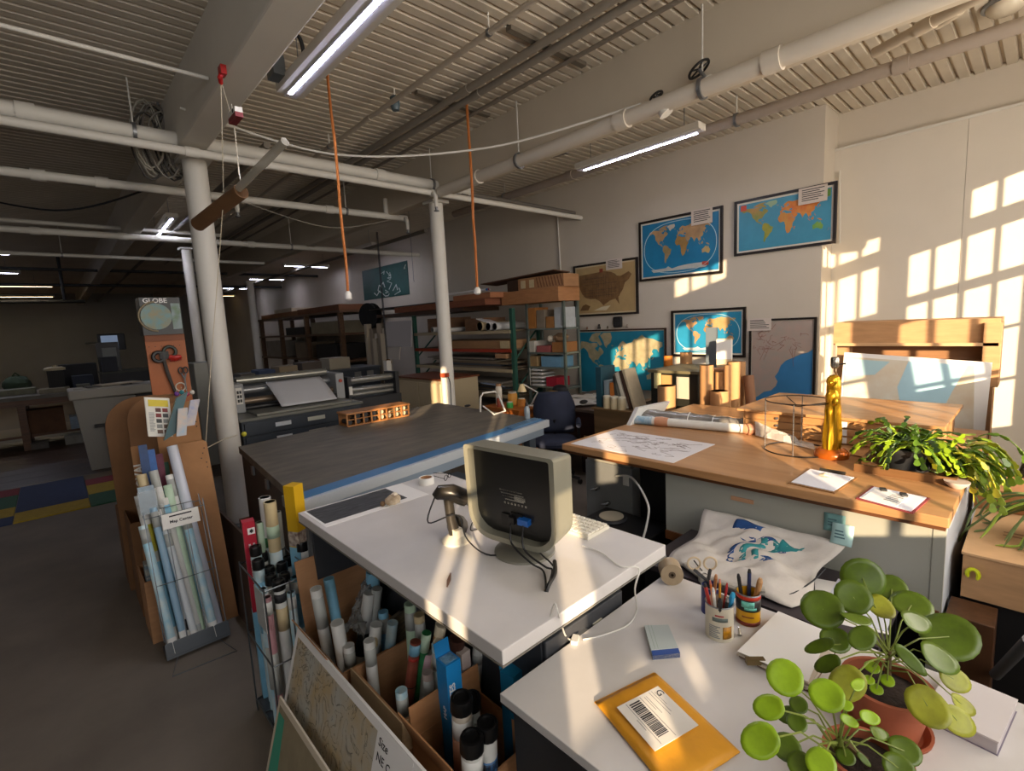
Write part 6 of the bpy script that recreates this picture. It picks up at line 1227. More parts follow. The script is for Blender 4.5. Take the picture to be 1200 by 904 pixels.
# chair
c = Vector((3.86, 3.56, 0)); t = thing('office_chair', 'navy blue padded office chair beside the back desk', 'chair', c); M_navy = mat('#22283c', .8, 0, .15, 12)
mb = MB(); F2 = frame(c+Vector((.14, .12, .50)), (-.65, .75, 0), (.15, .12, 1))
def backf(s, r, off):
    a = (s-.5)*2; w_ = .235*(1-.25*abs(r-.5)**2*2-.18*max(0, r-.7)*3); return F2 @ Vector((a*w_, off+.06*a*a*-1, r*.46))
def cushion(mb, fn, off0, off1, nu, nv):
    mb.grid(lambda s, r: fn(s, r, off0*max(.15, (1-(2*s-1)**4)*(1-(2*r-1)**6))), nu, nv); mb.grid(lambda s, r: fn(1-s, r, off1*max(.15, (1-(2*s-1)**4)*(1-(2*r-1)**6))), nu, nv); return mb
cushion(mb, backf, .05, -.05, 14, 12).build('backrest', M_navy, t, solid=.006)
MB().lathe([(.04, .0), (.2, .0), (.245, .03), (.25, .06), (.22, .09), (.05, .1)], c+Vector((0, 0, .40)), 26).build('seat', M_navy, t)
MB().tube([c+Vector((.15, .13, .42)), F2 @ Vector((0, .05, .15))], .02, 8).build('back_bar', M_black, t)
for s_ in (-1, 1):
    v_ = Vector((-.65, .75, 0)).normalized()*s_*.26; ar = MB().tube([c+v_+Vector((.08, .06, .45)), c+v_+Vector((.06, .05, .64)), c+v_+Vector((-.14, -.12, .65))], .016, 8).build('armrest', M_black, t); MB().tube([c+v_+Vector((.1, .08, .655)), c+v_+Vector((-.15, -.13, .66))], [.025, .028], 8).build('arm_pad', M_navy, ar)
MB().cyl(c+Vector((0, 0, .1)), c+Vector((0, 0, .41)), .025).build('gas_post', M_black, t)
for i in range(5):
    a = i*2*math.pi/5; e_ = c+Vector((.28*math.cos(a), .28*math.sin(a), .06)); MB().tube([c+Vector((0, 0, .11)), e_], [.025, .016], 8).build('leg', M_black, t); MB().cyl(e_+Vector((0, -.012, -.032)), e_+Vector((0, .012, -.032)), .027).build('caster', M_black, t)
# little table with lamp and odds; warm light put into the wood colour
t = thing('side_table', 'small side table with warm orange light put into its wood, crowded with odds and ends', 'table', (4.2, 4.55, 0)); ow = wood('#b8682a', '#94501c', 'x'); MB().box(3.86, 4.2, 4.1, 4.75, .70, .73).build('top', ow, t); MB().box(3.87, 4.19, 4.12, 4.73, .52, .70).build('apron', ow, t)
for x in (3.88, 4.15):
    for y in (4.13, 4.69): MB().box(x, x+.03, y, y+.03, 0, .52).build('leg', ow, t)
for i, (x, y, r, h, col, nm, lb) in enumerate(((4.02, 4.62, .04, .26, '#d8d0c0', 'paper_roll', 'upright white kitchen roll on the side table'), (4.1, 4.3, .05, .1, '#c8843a', 'amber_jar', 'amber jar on the side table'), (3.95, 4.35, .04, .07, '#3a9a4a', 'green_tub', 'small green tub on the side table'), (4.12, 4.48, .06, .16, '#d8963a', 'orange_canister', 'orange canister on the side table'), (3.93, 4.52, .03, .12, '#8a3a22', 'brown_bottle', 'brown bottle on the side table'))):
    t = thing(nm, lb, 'container', (x, y, .73)); MB().lathe([(r, 0), (r, h*.8), (r*.8, h*.9), (r*.8, h*.92)], (x, y, .73), 18).build('body', mat(col, .5), t); MB().lathe([(r*.85, 0), (r*.85, h*.1)], (x, y, .73+h*.92), 16).build('lid', mat('#c9c0b0', .5) if i else M_kraft, t)
t = thing('desk_lamp', 'small pale desk lamp bent over the side table', 'lamp', (4.16, 4.2, .73)); MB().tube([(4.16, 4.2, .74), (4.2, 4.12, .90), (4.08, 4.22, 1.0)], .009, 8).build('arm', M_white, t); MB().lathe([(.055, -.06), (.035, 0), (.02, .03)], (4.06, 4.24, .98), 16).build('shade', mat('#e0c898', .5), t); MB().lathe([(.05, 0), (.05, .012), (.01, .016)], (4.16, 4.2, .73), 16).build('base', M_white, t)
# tube corner behind the brown table: black cabinet, cardboard tubes, books
t = thing('black_cabinet', 'greenish black metal cabinet with taped labels among the tubes', 'cabinet', (4.4, 2.3, 0)); MB().box(4.15, 4.75, 2.08, 2.55, 0, 1.21).build('body', mat('#20211a', .5, 0, .2, 5), t, bevel=.006); MB().box(4.13, 4.77, 2.05, 2.57, 1.21, 1.235).build('top', mat('#6a6248', .6), t)
for (y, z, w_, h_, col) in ((2.16, .98, .12, .2, '#b8b0a0'), (2.33, 1.07, .10, .12, '#c0905a'), (2.44, 1.06, .07, .16, '#c8c090'), (2.46, .84, .06, .05, '#c8c020')): MB().box(4.143, 4.15, y, y+w_, z, z+h_).build('taped_label', mat(col, .6), t)
TG = 'cardboard tubes behind the brown table'
def ctube(px, pt, pb, x, r, label, m=None, lean=0, group=TG):
    top = P(px, pt, x=x); b_ = Vector((x-.05*lean, top.y-lean*.1, .012)); return mtube(b_, top, r, m or mat('#b08458', .7, 0, .08, 6), label, group=group, seg=16, name='cardboard_tube')
ctube(828, 428, 480, 4.0, .055, 'thick cardboard tube in front of the black cabinet')
ctube(804, 413, 430, 4.82, .06, 'cardboard tube sticking up behind the black cabinet top')
ctube(843, 436, 480, 4.10, .035, 'slim cardboard tube right of the thick one')
ctube(853, 428, 480, 4.0, .028, 'thinnest cardboard tube in the corner cluster')
ctube(860, 424, 480, 4.12, .05, 'tall cardboard tube in the middle of the cluster')
ctube(867, 424, 480, 4.28, .045, 'cardboard tube at the right of the cluster')
ctube(877, 440, 480, 4.22, .04, 'darker cardboard tube leaning by the coast map', mat('#8a6248', .7, 0, .08, 6), lean=1.5)
ctube(843, 458, 500, 3.93, .07, 'short fat cardboard tube at the front of the cluster')
ctube(783, 417, 470, 4.6, .045, 'orange cardboard tube left of the black cabinet', mat('#c0701e', .7))
ctube(781, 452, 480, 4.05, .08, 'squat cardboard drum beside the book row')
t = thing('poster_pack', 'white wrapped poster pack standing tall among the tubes', 'parcel', (4.35, 1.9, 0)); q = P(849, 397, x=4.35); MB().obox((4.35, q.y, .01), .05, .12, q.z-.01, .2).build('pack', mat('#d8c4a0', .6), t); MB().obox((4.35, q.y, q.z-.18), .053, .123, .17, .2).build('white_label', M_paper, t); MB().tube([(4.32, q.y+.08, 1.23), (4.32, q.y-.14, 1.25)], .025, 8).build('taped_band', mat('#c08a60', .5), t)
tag(MB().obox((4.45, P(834, 405, x=4.45).y, .01), .02, .1, 1.6, .2).build('narrow_board', mat('#5f6870', .5)), 'narrow grey board standing behind the white poster pack', 'board')
# book row standing on low bookcase
t = thing('low_bookcase', 'low pale bookcase holding leaning books left of the tubes', 'bookcase', (4.3, 2.85, 0)); MB().box(4.1, 4.5, 2.62, 3.2, 0, .80).build('carcass', wood('#7d6142', '#604a30', 'y'), t); MB().box(4.08, 4.52, 2.6, 3.22, .80, .82).build('top_board', wood('#8d6e4a', '#6a5236', 'y'), t)
for (y, w_, h_, d_, lean, col, lb) in ((3.16, .07, .42, .25, 0, '#1f4a58', 'tall teal folder at the left of the book row'), (3.08, .06, .28, .2, 0, '#8a98a0', 'grey binder in the book row'), (3.01, .05, .26, .2, 0, '#c0702a', 'orange binder in the book row'), (2.95, .03, .33, .2, -.1, '#3a3a36', 'black leaning folder in the book row'), (2.89, .03, .36, .2, -.25, '#6a6a62', 'grey leaning folder in the book row'), (2.84, .04, .38, .2, -.3, '#d8d0c0', 'white leaning folder in the book row'), (2.79, .03, .40, .2, -.3, '#4a3226', 'brown leaning folder in the book row'), (2.74, .03, .42, .2, -.32, '#c8b89a', 'cream leaning folder in the book row')):
    mb = MB().obox((0, 0, 0), d_, w_, h_); R = Matrix.Rotation(lean, 4, 'X'); R.translation = Vector((4.26, y, .822+abs(math.sin(lean))*w_*.5)); tag(xf(mb, R).build('folder', mat(col, .6, 0, .08, 20), None, bevel=.003), lb, 'folder')
for i in range(3): q = Vector((4.13, 3.05-.09*i, .82)); t = thing('cream_canister', ('left', 'middle', 'right')[i]+' one of three cream canisters before the book row', 'canister', q, 'cream canisters'); MB().lathe([(.038, 0), (.04, .01), (.04, .1), (.038, .11)], q, 18).build('body', mat('#d8c8a4', .5), t); MB().lathe([(.041, 0), (.041, .018), (.03, .022)], q+Vector((0, 0, .11)), 18).build('lid', mat('#e0d8c4', .4), t)
# ================================================================ STORAGE RACKS
M_green = mat('#2c5a4c', .5, .2, .1, 6); M_cream = mat('#b8a888', .6); M_orange = mat('#a83a1c', .5)
RX0, RX1, RY0, RY1 = 4.9, 5.5, 5.25, 7.95
t = thing('storage_rack', 'green steel pallet rack packed with flat boxes and map sheets', 'rack', (5.2, 6.6, 0))
for x in (RX0, RX1-.06):
    for y in (RY0, RY1-.06): MB().box(x, x+.06, y, y+.06, 0, 1.95).build('upright', M_green, t)
for y in (RY0+.01, RY1-.05):
    for (za, zb) in ((.3, .75), (.75, 1.2), (1.2, 1.65)): MB().tube([(RX0+.05, y+.02, za), (RX1-.05, y+.02, zb)], .014, 6).build('brace', M_green, t)
RZ = (.30, .67, 1.06, 1.36, 1.64)
for z in RZ:
    MB().box(RX0+.01, RX1-.01, RY0+.06, RY1-.06, z-.02, z).build('shelf', mat('#6a5a44', .7), t)
    MB().box(RX0-.01, RX0+.02, RY0+.05, RY1-.05, z-.05, z).build('beam', M_orange if z == 1.36 else M_cream, t)
random.seed(23)
def stack(x0, x1, y0, y1, z0, z1, cols, label, name='flat_box', cat='box', group=None, m=None):
    return tag(MB().box(x0, x1, y0, y1, z0, z1).build(name, m or card(random.choice(cols)), None, bevel=.004), label, cat, group)
KC = ('#8a5f38', '#a5733f', '#7a5230', '#9a6a3c')
stack(RX0+.02, 5.45, 5.33, 7.2, 1.362, 1.49, KC, 'long flat brown carton on the orange beamed shelf', m=card('#a5763f')); stack(RX0+.0, RX0+.02, 5.35, 5.55, 1.37, 1.48, KC, 'pale square label board on the long flat carton', 'label_board', 'label', m=M_pbeige)
for i, (y0, y1, h_, lb) in enumerate(((6.9, 7.6, .24, 'brown carton at the left of the top rack shelf'), (6.0, 6.5, .2, 'dim brown carton behind the white column'))): stack(5.0, 5.45, y0, y1, 1.642, 1.642+h_, KC, lb)
for i, (y, r, lb, m_) in enumerate(((7.25, .045, 'white roll end sticking out at the left of the top shelf', M_paper), (7.05, .04, 'second white roll end on the top shelf', M_pgrey), (6.75, .035, 'small white roll on the top shelf', M_paper), (5.95, .07, 'big cream paper roll on the top shelf', M_pbeige), (5.75, .06, 'white paper roll right of the big cream one', M_paper), (5.60, .055, 'third paper roll near the green upright', M_pwhite))):
    mtube((5.45, y, 1.642+r), (4.86, y, 1.642+r), r, m_, lb, group='paper rolls on the rack')
tag(MB().obox((5.0, 5.95, 1.79), .25, .22, .012, .2, .3).build('paper_bundle', M_paper), 'curled white paper bundle on the top shelf', 'paper')
FC = (('#6a5a48', 'brown'), ('#8d8478', 'grey'), ('#55504a', 'dark grey'), ('#a89c88', 'cream'), ('#7a6a54', 'tan'), ('#4a5058', 'slate')); ORD = ('first', 'second', 'third', 'fourth', 'fifth', 'sixth', 'seventh', 'eighth', 'ninth')
for z, n_ in ((1.062, 7), (.672, 9), (.302, 6)):
    zz = z
    for i in range(n_):
        th_ = random.uniform(.012, .035); y0 = random.uniform(5.3, 5.9); y1 = random.uniform(6.9, 7.85)
        if zz+th_ > z+.26: break
        tag(MB().obox(((RX0+RX1)/2+random.uniform(-.03, .02), (y0+y1)/2, zz), .5, y1-y0, th_, random.uniform(-.03, .03)).build('map_folder', mat(FC[(i*5+n_) % 6][0], .7)), FC[(i*5+n_) % 6][1]+' map folder, '+ORD[i]+' from the bottom on the '+{7: 'middle', 9: 'low', 6: 'lowest'}[n_]+' rack shelf', 'folder', 'flat folders in the rack'); zz += th_
stack(4.88, 5.1, 5.4, 5.65, 1.22, 1.29, KC, 'small kraft carton lying on the folders near the upright', m=card('#b5824c')); tag(MB().obox((4.97, 5.75, .80), .3, .4, .01, .3, .12, .1).build('blueprint_sheet', mat('#8d9ab0', .6)), 'bluish sheet sticking out of the lower rack shelf', 'sheet')
# boards and cartons laid over the rack top
stack(4.75, 5.5, 6.2, 9.0, 1.96, 2.02, KC, 'long dark board laid over the rack top', 'board', 'board', m=wood('#4a2f1c', '#382212', 'y')); stack(4.7, 5.45, 5.6, 8.2, 2.021, 2.12, KC, 'long reddish carton on the rack top', m=card('#8a4a24')); stack(4.72, 5.3, 5.5, 6.4, 2.121, 2.2, KC, 'shorter orange carton on the rack top', m=card('#b06a34')); stack(4.7, 5.5, 6.5, 9.2, 2.122, 2.14, KC, 'thin dark panel on the rack top', 'board', 'board', m=wood('#33241a', '#241810', 'y'))
mtube((4.68, 6.6, 2.235), (4.68, 5.45, 2.235), .016, M_paper, 'thin white rod with blue and red end on the rack top', bands=((.93, .97, mat('#2a6ab0', .4)), (.97, 1.0, mat('#b03a4a', .4))), group='paper rolls on the rack')
# second smaller shelf next to the wall map
t = thing('steel_shelf', 'small steel shelf of boxes between the rack and the antique map', 'shelf', (5.4, 4.8, 0)); SY0, SY1, SX0, SX1 = 4.46, 5.2, 5.12, 5.45
for x in (SX0, SX1-.035):
    for y in (SY0, SY1-.035): MB().box(x, x+.035, y, y+.035, 0, 2.0).build('upright', mat('#6d7872', .4, .4), t)
SZ = (.32, .81, 1.09, 1.30, 1.64)
for z in SZ: MB().box(SX0, SX1, SY0, SY1, z-.022, z).build('shelf_board', mat('#7f8a84', .4, .4), t)
for i, (y0, y1, z, h_, col, lb) in enumerate(((4.95, 5.15, 1.642, .30, '#b5783c', 'upright orange brown carton on the upper steel shelf'), (4.73, 4.92, 1.642, .26, '#8d8070', 'grey carton with a round speaker hole on the upper steel shelf'), (4.52, 4.70, 1.642, .16, '#a5733f', 'small brown carton on the upper steel shelf'), (4.32, 4.50, 1.642, .28, '#b9bec0', 'white carton at the right of the upper steel shelf'),
    (5.0, 5.14, 1.302, .16, '#d0cabc', 'white small carton on the middle steel shelf'), (4.62, 4.95, 1.302, .09, '#a85a58', 'flat pink carton on the middle steel shelf'), (4.3, 4.58, 1.302, .14, '#a06c3c', 'brown carton on the middle steel shelf'), (4.95, 5.15, 1.092, .15, '#a88a60', 'tan carton on the third steel shelf'), (4.4, 4.85, 1.092, .15, '#6f9cb8', 'light blue carton on the third steel shelf'), (4.5, 4.75, .812, .13, '#b01c34', 'red carton on the low steel shelf'))):
    stack(5.14, 5.42, 4.49+(y0-4.3)*.82, 4.49+(y1-4.3)*.82, z, z+h_, KC, lb, 'carton', m=mat(col, .7, 0, .1, 8))
t = thing('letter_tray', 'white letter tray stack on the low steel shelf', 'tray', (5.3, 4.98, .81))
for i in range(5): MB().box(5.1, 5.4, 4.9, 5.14, .813+.055*i, .821+.055*i).build('tray', M_white, t); MB().box(5.12, 5.38, 4.92, 5.12, .821+.055*i, .835+.055*i).build('papers', M_paper, t)
for x in (5.1, 5.39): MB().box(x, x+.008, 5.14, 5.148, .813, 1.07).build('side_post', M_white, t)
stack(4.98, 5.42, 4.42, 5.55, 2.002, 2.19, KC, 'big flat orange brown carton on top of the steel shelf', m=card('#b07232')); b_ = thing('printed_carton', 'long striped carton with two white labels on top of the big flat carton', 'box', (5.3, 4.8, 2.19)); MB().box(5.05, 5.36, 4.38, 5.25, 2.19, 2.36).build('carton', card('#a8733c'), b_)
for y in (5.1, 4.93): MB().box(5.045, 5.05, y, y+.09, 2.22, 2.33).build('white_label', M_pbeige, b_)
for i in range(9): MB().slab((5.0495, 4.39+.055*i, 2.21), (5.0495, 4.41+.055*i, 2.21), (5.0495, 4.45+.055*i, 2.35), (5.0495, 4.43+.055*i, 2.35), (-.002, 0, 0)).build('printed_stripe', card('#7a4a22'), b_)
stack(5.1, 5.42, 5.27, 5.54, 2.192, 2.36, KC, 'dark open ended carton beside the striped carton', m=card('#4a3220')); tag(MB().obox((5.2, 5.3, 2.375), .35, 1.5, .012, .03, -.04, .05).build('cardboard_sheet', card('#6a4526')), 'bent cardboard panel topping the carton pile', 'panel')
t = thing('cloth_bundle', 'crumpled tan paper bundle on the middle steel shelf', 'bundle', (5.27, 4.66, 1.45)); mb = MB().ball((5.27, 4.66, 1.50), .09, 12, 8, (1.1, 1.4, .6)); random.seed(3)
for v_ in mb.v: v_ += Vector((random.uniform(-.02, .02), random.uniform(-.02, .02), random.uniform(-.02, .02)))
mb.build('crumple', mat('#a08060', .8), t); MB().ball((5.2, 4.8, 1.49), .05, 8, 6).build('knot', mat('#c8bca8', .8), t)
q = P(678, 453, z=.85); t = thing('hobby_pile', 'pile of black and yellow odds on the back desk corner', 'pile', (4.9, 4.4, .75)); MB().ball((4.9, 4.38, .82), .1, 10, 7, (.8, 1.3, .75)).build('black_bundle', M_dark, t); MB().ball((4.75, 4.36, .79), .08, 10, 6, (1, 1.6, .5)).build('yellow_bundle', mat('#c08a2a', .6), t)
# white cupboard end and paper stack beside the rack
t = thing('paper_cabinet', 'cream cupboard with sunlit door standing left of the column', 'cabinet', (4.2, 6.2, 0)); MB().box(3.95, 4.6, 5.75, 6.95, 0, .98).build('body', mat('#b9a888', .6), t); MB().box(3.935, 3.95, 5.78, 6.33, .05, .93).build('door', mat('#c8b694', .5), t); MB().box(3.935, 3.95, 6.36, 6.92, .05, .93).build('door', mat('#c8b694', .5), t); MB().box(3.92, 4.62, 5.73, 6.97, .98, 1.0).build('top', wood('#8a4a2a', '#6a3820', 'y'), t)
tag(MB().box(3.8, 3.88, 7.0, 7.1, 0, 1.25).build('white_post', M_white), 'white square post left of the cream cupboard', 'post')
t = thing('tube_carton', 'upright bunch of pale square tubes beside the rack', 'bundle', (4.55, 8.3, 1.3))
for i in range(7): x = 4.3+.02*i; MB().obox((4.42+.05*(i % 3), 8.75-.1*i, .0), .1, .1, 1.85-.09*(i % 4), .1*i).build('square_tube', mat(('#a89c88', '#8d8070', '#b9b0a0')[i % 3], .7), t)
t = thing('hanging_sheets', 'sheaf of pale printed sheets hanging at the rack end', 'paper', (4.5, 7.9, 1.3)); MB().obox((4.45, 7.75, 1.42), .02, .75, .45, .12, .0, .12).build('sheet', mat('#a8a4a4', .7), t); MB().obox((4.42, 7.9, 1.2), .02, .4, .3, .05, .0, .2).build('sheet', mat('#b8b2a8', .7), t)
c = P(434, 370, y=9.3); t = thing('cable_drum', 'large black cable drum hanging at the rack end', 'drum', c); MB().lathe([(.05, -.07), (.25, -.07), (.25, -.05), (.16, -.05), (.16, .05), (.25, .05), (.25, .07), (.05, .07)], c, 26, (.8, .25, 0)).build('drum', mat('#0c0c0d', .9), t); MB().cyl(c, c+Vector((0, 0, -1.5)), .03).build('stand_post', M_dark, t)
for i, z in enumerate((1.18, 1.02, .86)): q = P(455, 425+9*i, y=7.2); t = thing('brass_fitting', ('upper', 'middle', 'lower')[i]+' shiny brass reel hanging at the rack end', 'reel', q, 'brass reels'); MB().ball(q, .055, 12, 8).build('bulb', mat('#c08040', .25, .8), t); MB().cyl(q+Vector((0, 0, .05)), (q.x, q.y, 3.25), .004).build('stem', M_dark, t)
# ================================================================ LAMINATOR AND FLAT FILES BEHIND THE CUTTING TABLE
M_slate = mat('#2c333c', .45, .2, .1, 4)
t = thing('steel_flat_file', 'slate blue steel map drawers behind the cutting table', 'drawers', (1.8, 5.6, 0)); fx0, fx1, fy0, fy1 = 1.24, 2.46, 5.2, 6.15
MB().box(fx0, fx1, fy0, fy1, 0, .93).build('carcass', M_slate, t); MB().box(fx0-.02, fx1+.02, fy0-.02, fy1, .93, .955).build('top', mat('#6a6a62', .4, .3), t)
for i in range(6):
    d = MB().box(fx0+.02, fx1-.02, fy0-.014, fy0, .10+.137*i, .225+.137*i).build('drawer', M_slate, t, bevel=.003)
    for (xa, w_) in ((.30, .15), (.62, .18)): MB().box(fx0+xa, fx0+xa+w_, fy0-.02, fy0-.014, .15+.137*i, .19+.137*i).build('label_card', mat('#b9bec4', .6) if xa < .5 else mat('#a8a89a', .5), d)
    MB().box(fx0+.98, fx0+1.1, fy0-.022, fy0-.014, .165+.137*i, .178+.137*i).build('handle', M_steel, d)
t = thing('laminator', 'wide roll laminator with grey rollers on the map drawers', 'machine', (1.9, 5.85, .955)); lx0, lx1 = 1.30, 2.38
for x in (lx0, lx1): MB().box(x, x+.1, 5.62, 6.05, .956, 1.26).build('end_housing', mat('#8f9192', .5), t, bevel=.01)
for (y, z, r, m_) in ((5.9, 1.27, .045, mat('#9a9a92', .25, .6)), (5.82, 1.17, .04, mat('#8d8f92', .3, .5)), (5.74, 1.06, .035, mat('#7a6a5a', .3, .4)), (5.64, 1.00, .025, M_black)): MB().cyl((lx0+.1, y, z), (lx1, y, z), r, r, 16).build('roller', m_, t)
MB().box(lx0+.02, lx0+.08, 5.615, 5.62, 1.05, 1.22).build('control_panel', M_white, t)
for i in range(6): MB().box(lx0+.03+.024*(i % 2), lx0+.048+.024*(i % 2), 5.61, 5.615, 1.07+.045*(i//2), 1.1+.045*(i//2)).build('button', M_black, t)
MB().cyl((lx1+.05, 5.615, 1.17), (lx1+.05, 5.6, 1.17), .02, .02, 12).build('stop_button', mat('#a03a2a', .4), t); MB().box(lx0+.1, lx1, 5.25, 5.62, .957, .975).build('feed_table', mat('#77776e', .4, .3), t)
t = thing('paper_sheet', 'large white paper sheet hanging from the laminator rollers', 'paper', (1.9, 5.5, .96)); MB().grid(lambda s, q: (1.66+.60*s+.03*q, 5.78-.36*q-.02*math.sin(q*3), 1.235-.245*q), 8, 10).build('sheet', mat('#b9b9bc', .6), t, solid=.002)
t = thing('roll_feeder', 'second small roller machine right of the laminator', 'machine', (2.9, 6.0, 0)); MB().box(2.62, 3.3, 5.75, 6.2, 0, .9).build('cabinet', M_dark, t)
for z, r in ((1.12, .045), (1.0, .035), (.94, .03)): MB().cyl((2.66, 5.9, z), (3.26, 5.9, z), r, r, 14).build('roller', mat('#9a9a96', .25, .7), t)
for x in (2.60, 3.26): MB().box(x, x+.05, 5.8, 6.1, .9, 1.18).build('end_plate', M_dark, t)
MB().box(2.61, 2.65, 5.79, 5.8, .96, 1.06).build('white_switch', M_white, t)
tag(MB().box(2.5, 3.3, 5.0, 5.7, .62, .66).build('glass_shelf', mat('#6a5f4a', .2, .2)), 'low glossy tray behind the wooden roll crate', 'tray')
tag(MB().box(2.52, 3.28, 5.02, 5.68, 0, .62).build('tray_stand', M_dark), 'dark stand below the glossy tray', 'stand')
t = thing('long_cabinet', 'long dark slate cabinet row behind the laminator', 'cabinet', (3, 8.3, 0)); MB().box(1.9, 4.2, 8.0, 8.7, 0, 1.08).build('body', M_slate, t); MB().box(1.88, 4.22, 7.98, 8.72, 1.08, 1.11).build('top', mat('#3a4048', .4), t)
for x in (3.72, 3.95): MB().box(x, x+.12, 7.985, 8.0, .9, 1.04).build('vent_plate', mat('#6a6a68', .5), t)
for i, (x, col, lb) in enumerate(((2.0, '#55504a', 'grey pack at the left of the slate cabinet'), (2.25, '#2a3a5a', 'blue pack on the slate cabinet'), (2.55, '#8a7a62', 'tan carton on the slate cabinet'), (2.9, '#4a4038', 'brown pack on the slate cabinet'), (3.35, '#9a917e', 'cream carton on the slate cabinet'))): stack(x, x+.2+.04*i, 8.1, 8.5, 1.112, 1.18+.03*i, KC, lb, 'carton', m=mat(col, .7))
# far storage shelf along the wall
t = thing('far_rack', 'dim wooden storage rack far along the map wall', 'rack', (5.2, 13, 0)); fwd = wood('#6a4a2e', '#4a3320', 'y')
for y in (10.6, 12.6, 14.5, 16.2): MB().box(4.7, 4.8, y, y+.1, 0, 2.15).build('post', fwd, t); MB().box(5.6, 5.7, y, y+.1, 0, 2.15).build('post', fwd, t)
for z in (.5, 1.05, 1.65, 2.15): MB().box(4.68, 5.72, 10.5, 16.35, z, z+.05).build('shelf', fwd, t)
for i, (y0, y1, z, h_, col, lb) in enumerate(((10.8, 12.4, 1.7, .28, '#8a8068', 'wide pale roll carton on the far rack'), (12.9, 14.2, 1.7, .2, '#2a2826', 'black bundle on the far rack'), (11, 12.2, 1.1, .35, '#1c1a18', 'black carton on the far rack'), (12.8, 13.6, 1.1, .4, '#7a6a55', 'tan carton on the far rack'), (14.7, 16, 1.1, .45, '#8d857a', 'grey carton on the far rack'), (10.9, 11.6, .55, .4, '#3a2e24', 'brown carton low on the far rack'), (10.7, 13.2, 2.2, .14, '#6a3f22', 'reddish plank pile topping the far rack'), (13.2, 16.2, 2.2, .12, '#8a5f3c', 'brown plank pile topping the far rack'), (13.6, 15.0, 2.321, .1, '#b8a890', 'pale long box topping the far rack'))):
    stack(4.75, 5.5, y0, y1, z, z+h_, KC, lb, 'carton', m=mat(col, .7, 0, .15, 3))
for i in range(5): mtube((5.5, 11.0+.3*i, 1.0+.0*i), (4.62, 11.0+.3*i, 1.0), .09, M_pgrey, 'dim paper roll end on the far rack', group='dim rolls on the far rack') if False else None
tag(MB().box(2.7, 4.0, 9.2, 9.9, 0, .98).build('white_printer_stand', mat('#55564f', .6)), 'dim pale printer stand beyond the slate cabinet', 'stand')
# ================================================================ FAR LEFT ROOM
t = thing('foam_mat', 'play mat of blue red yellow and green rectangles on the floor', 'mat', (0, 7.7, 0))
def q4(pts, col): 
    a = [P(*p, z=0.0005) for p in pts]; MB().slab(a[0], a[1], a[2], a[3], (0, 0, .012)).build('mat_tile', mat(col, .8, 0, .1, 20), t)
def mt(x0, x1, y0, y1, col): MB().box(x0+.004, x1-.004, y0+.004, y1-.004, .0005, .013).build('mat_tile', mat(col, .8, 0, .12, 20), t)
bl_, rd_, gn_, yw_ = '#1f3158', '#7a1f28', '#1f5238', '#a58a1e'
mt(-.50, .10, 7.3, 8.6, bl_); mt(-.5, .10, 6.9, 7.3, yw_); mt(.10, .95, 7.95, 8.3, rd_); mt(.10, .95, 7.45, 7.95, yw_); mt(.10, .95, 6.9, 7.45, gn_); mt(.1, .95, 8.3, 8.6, '#6a5a44'); mt(-1.6, -.5, 8.2, 8.6, rd_); mt(-1.6, -.5, 7.6, 8.2, gn_); mt(-1.6, -.5, 7.2, 7.6, yw_); mt(-1.6, -.5, 6.9, 7.2, bl_)
t = thing('white_plotter', 'white wide format plotter with black catch tray at the mat edge', 'plotter', (.6, 9.1, 0)); M_pl = mat('#8f8c86', .5)
MB().slab((.20, 8.9, .0), (.80, 8.9, 0), (.80, 8.9, .98), (.12, 8.9, 1.0), (0, .6, 0)).build('body', M_pl, t); MB().box(.08, 1.9, 8.82, 9.5, 1.0, 1.13).build('head_beam', mat('#9a968e', .5), t, bevel=.02); MB().box(.80, 1.8, 9.0, 9.4, 0, .98).build('dark_stand', M_dark, t); MB().slab((.42, 8.75, .12), (1.2, 8.75, .12), (1.2, 8.85, .62), (.40, 8.85, .62), (0, .03, 0)).build('catch_tray', M_black, t); MB().box(.30, .46, 8.80, 8.86, .60, .64).build('latch', M_black, t)
for i in range(3): MB().obox((.4+.12*i, 9.1, 1.13+.012*i), .5, .3, .012, .15*i).build('loose_board', mat(('#9a968e', '#2a2624', '#a89c88')[i], .6), t)
t = thing('far_bench', 'wooden work bench heaped with gear in the far left room', 'bench', (-.6, 12.3, 0)); bw_ = wood('#6a4528', '#4a2f1a', 'x')
MB().box(-3.2, .55, 11.6, 13.2, .86, .92).build('bench_top', mat('#5a554c', .6, 0, .2, 5), t); MB().box(-3.2, .55, 11.62, 11.68, .76, .86).build('apron', bw_, t); MB().box(-3, .4, 11.8, 13, .2, .24).build('shelf', bw_, t)
for x in (-3.1, -.55, .4): MB().box(x, x+.1, 11.65, 11.75, 0, .86).build('leg', bw_, t); MB().box(x, x+.1, 13.0, 13.1, 0, .86).build('leg', bw_, t)
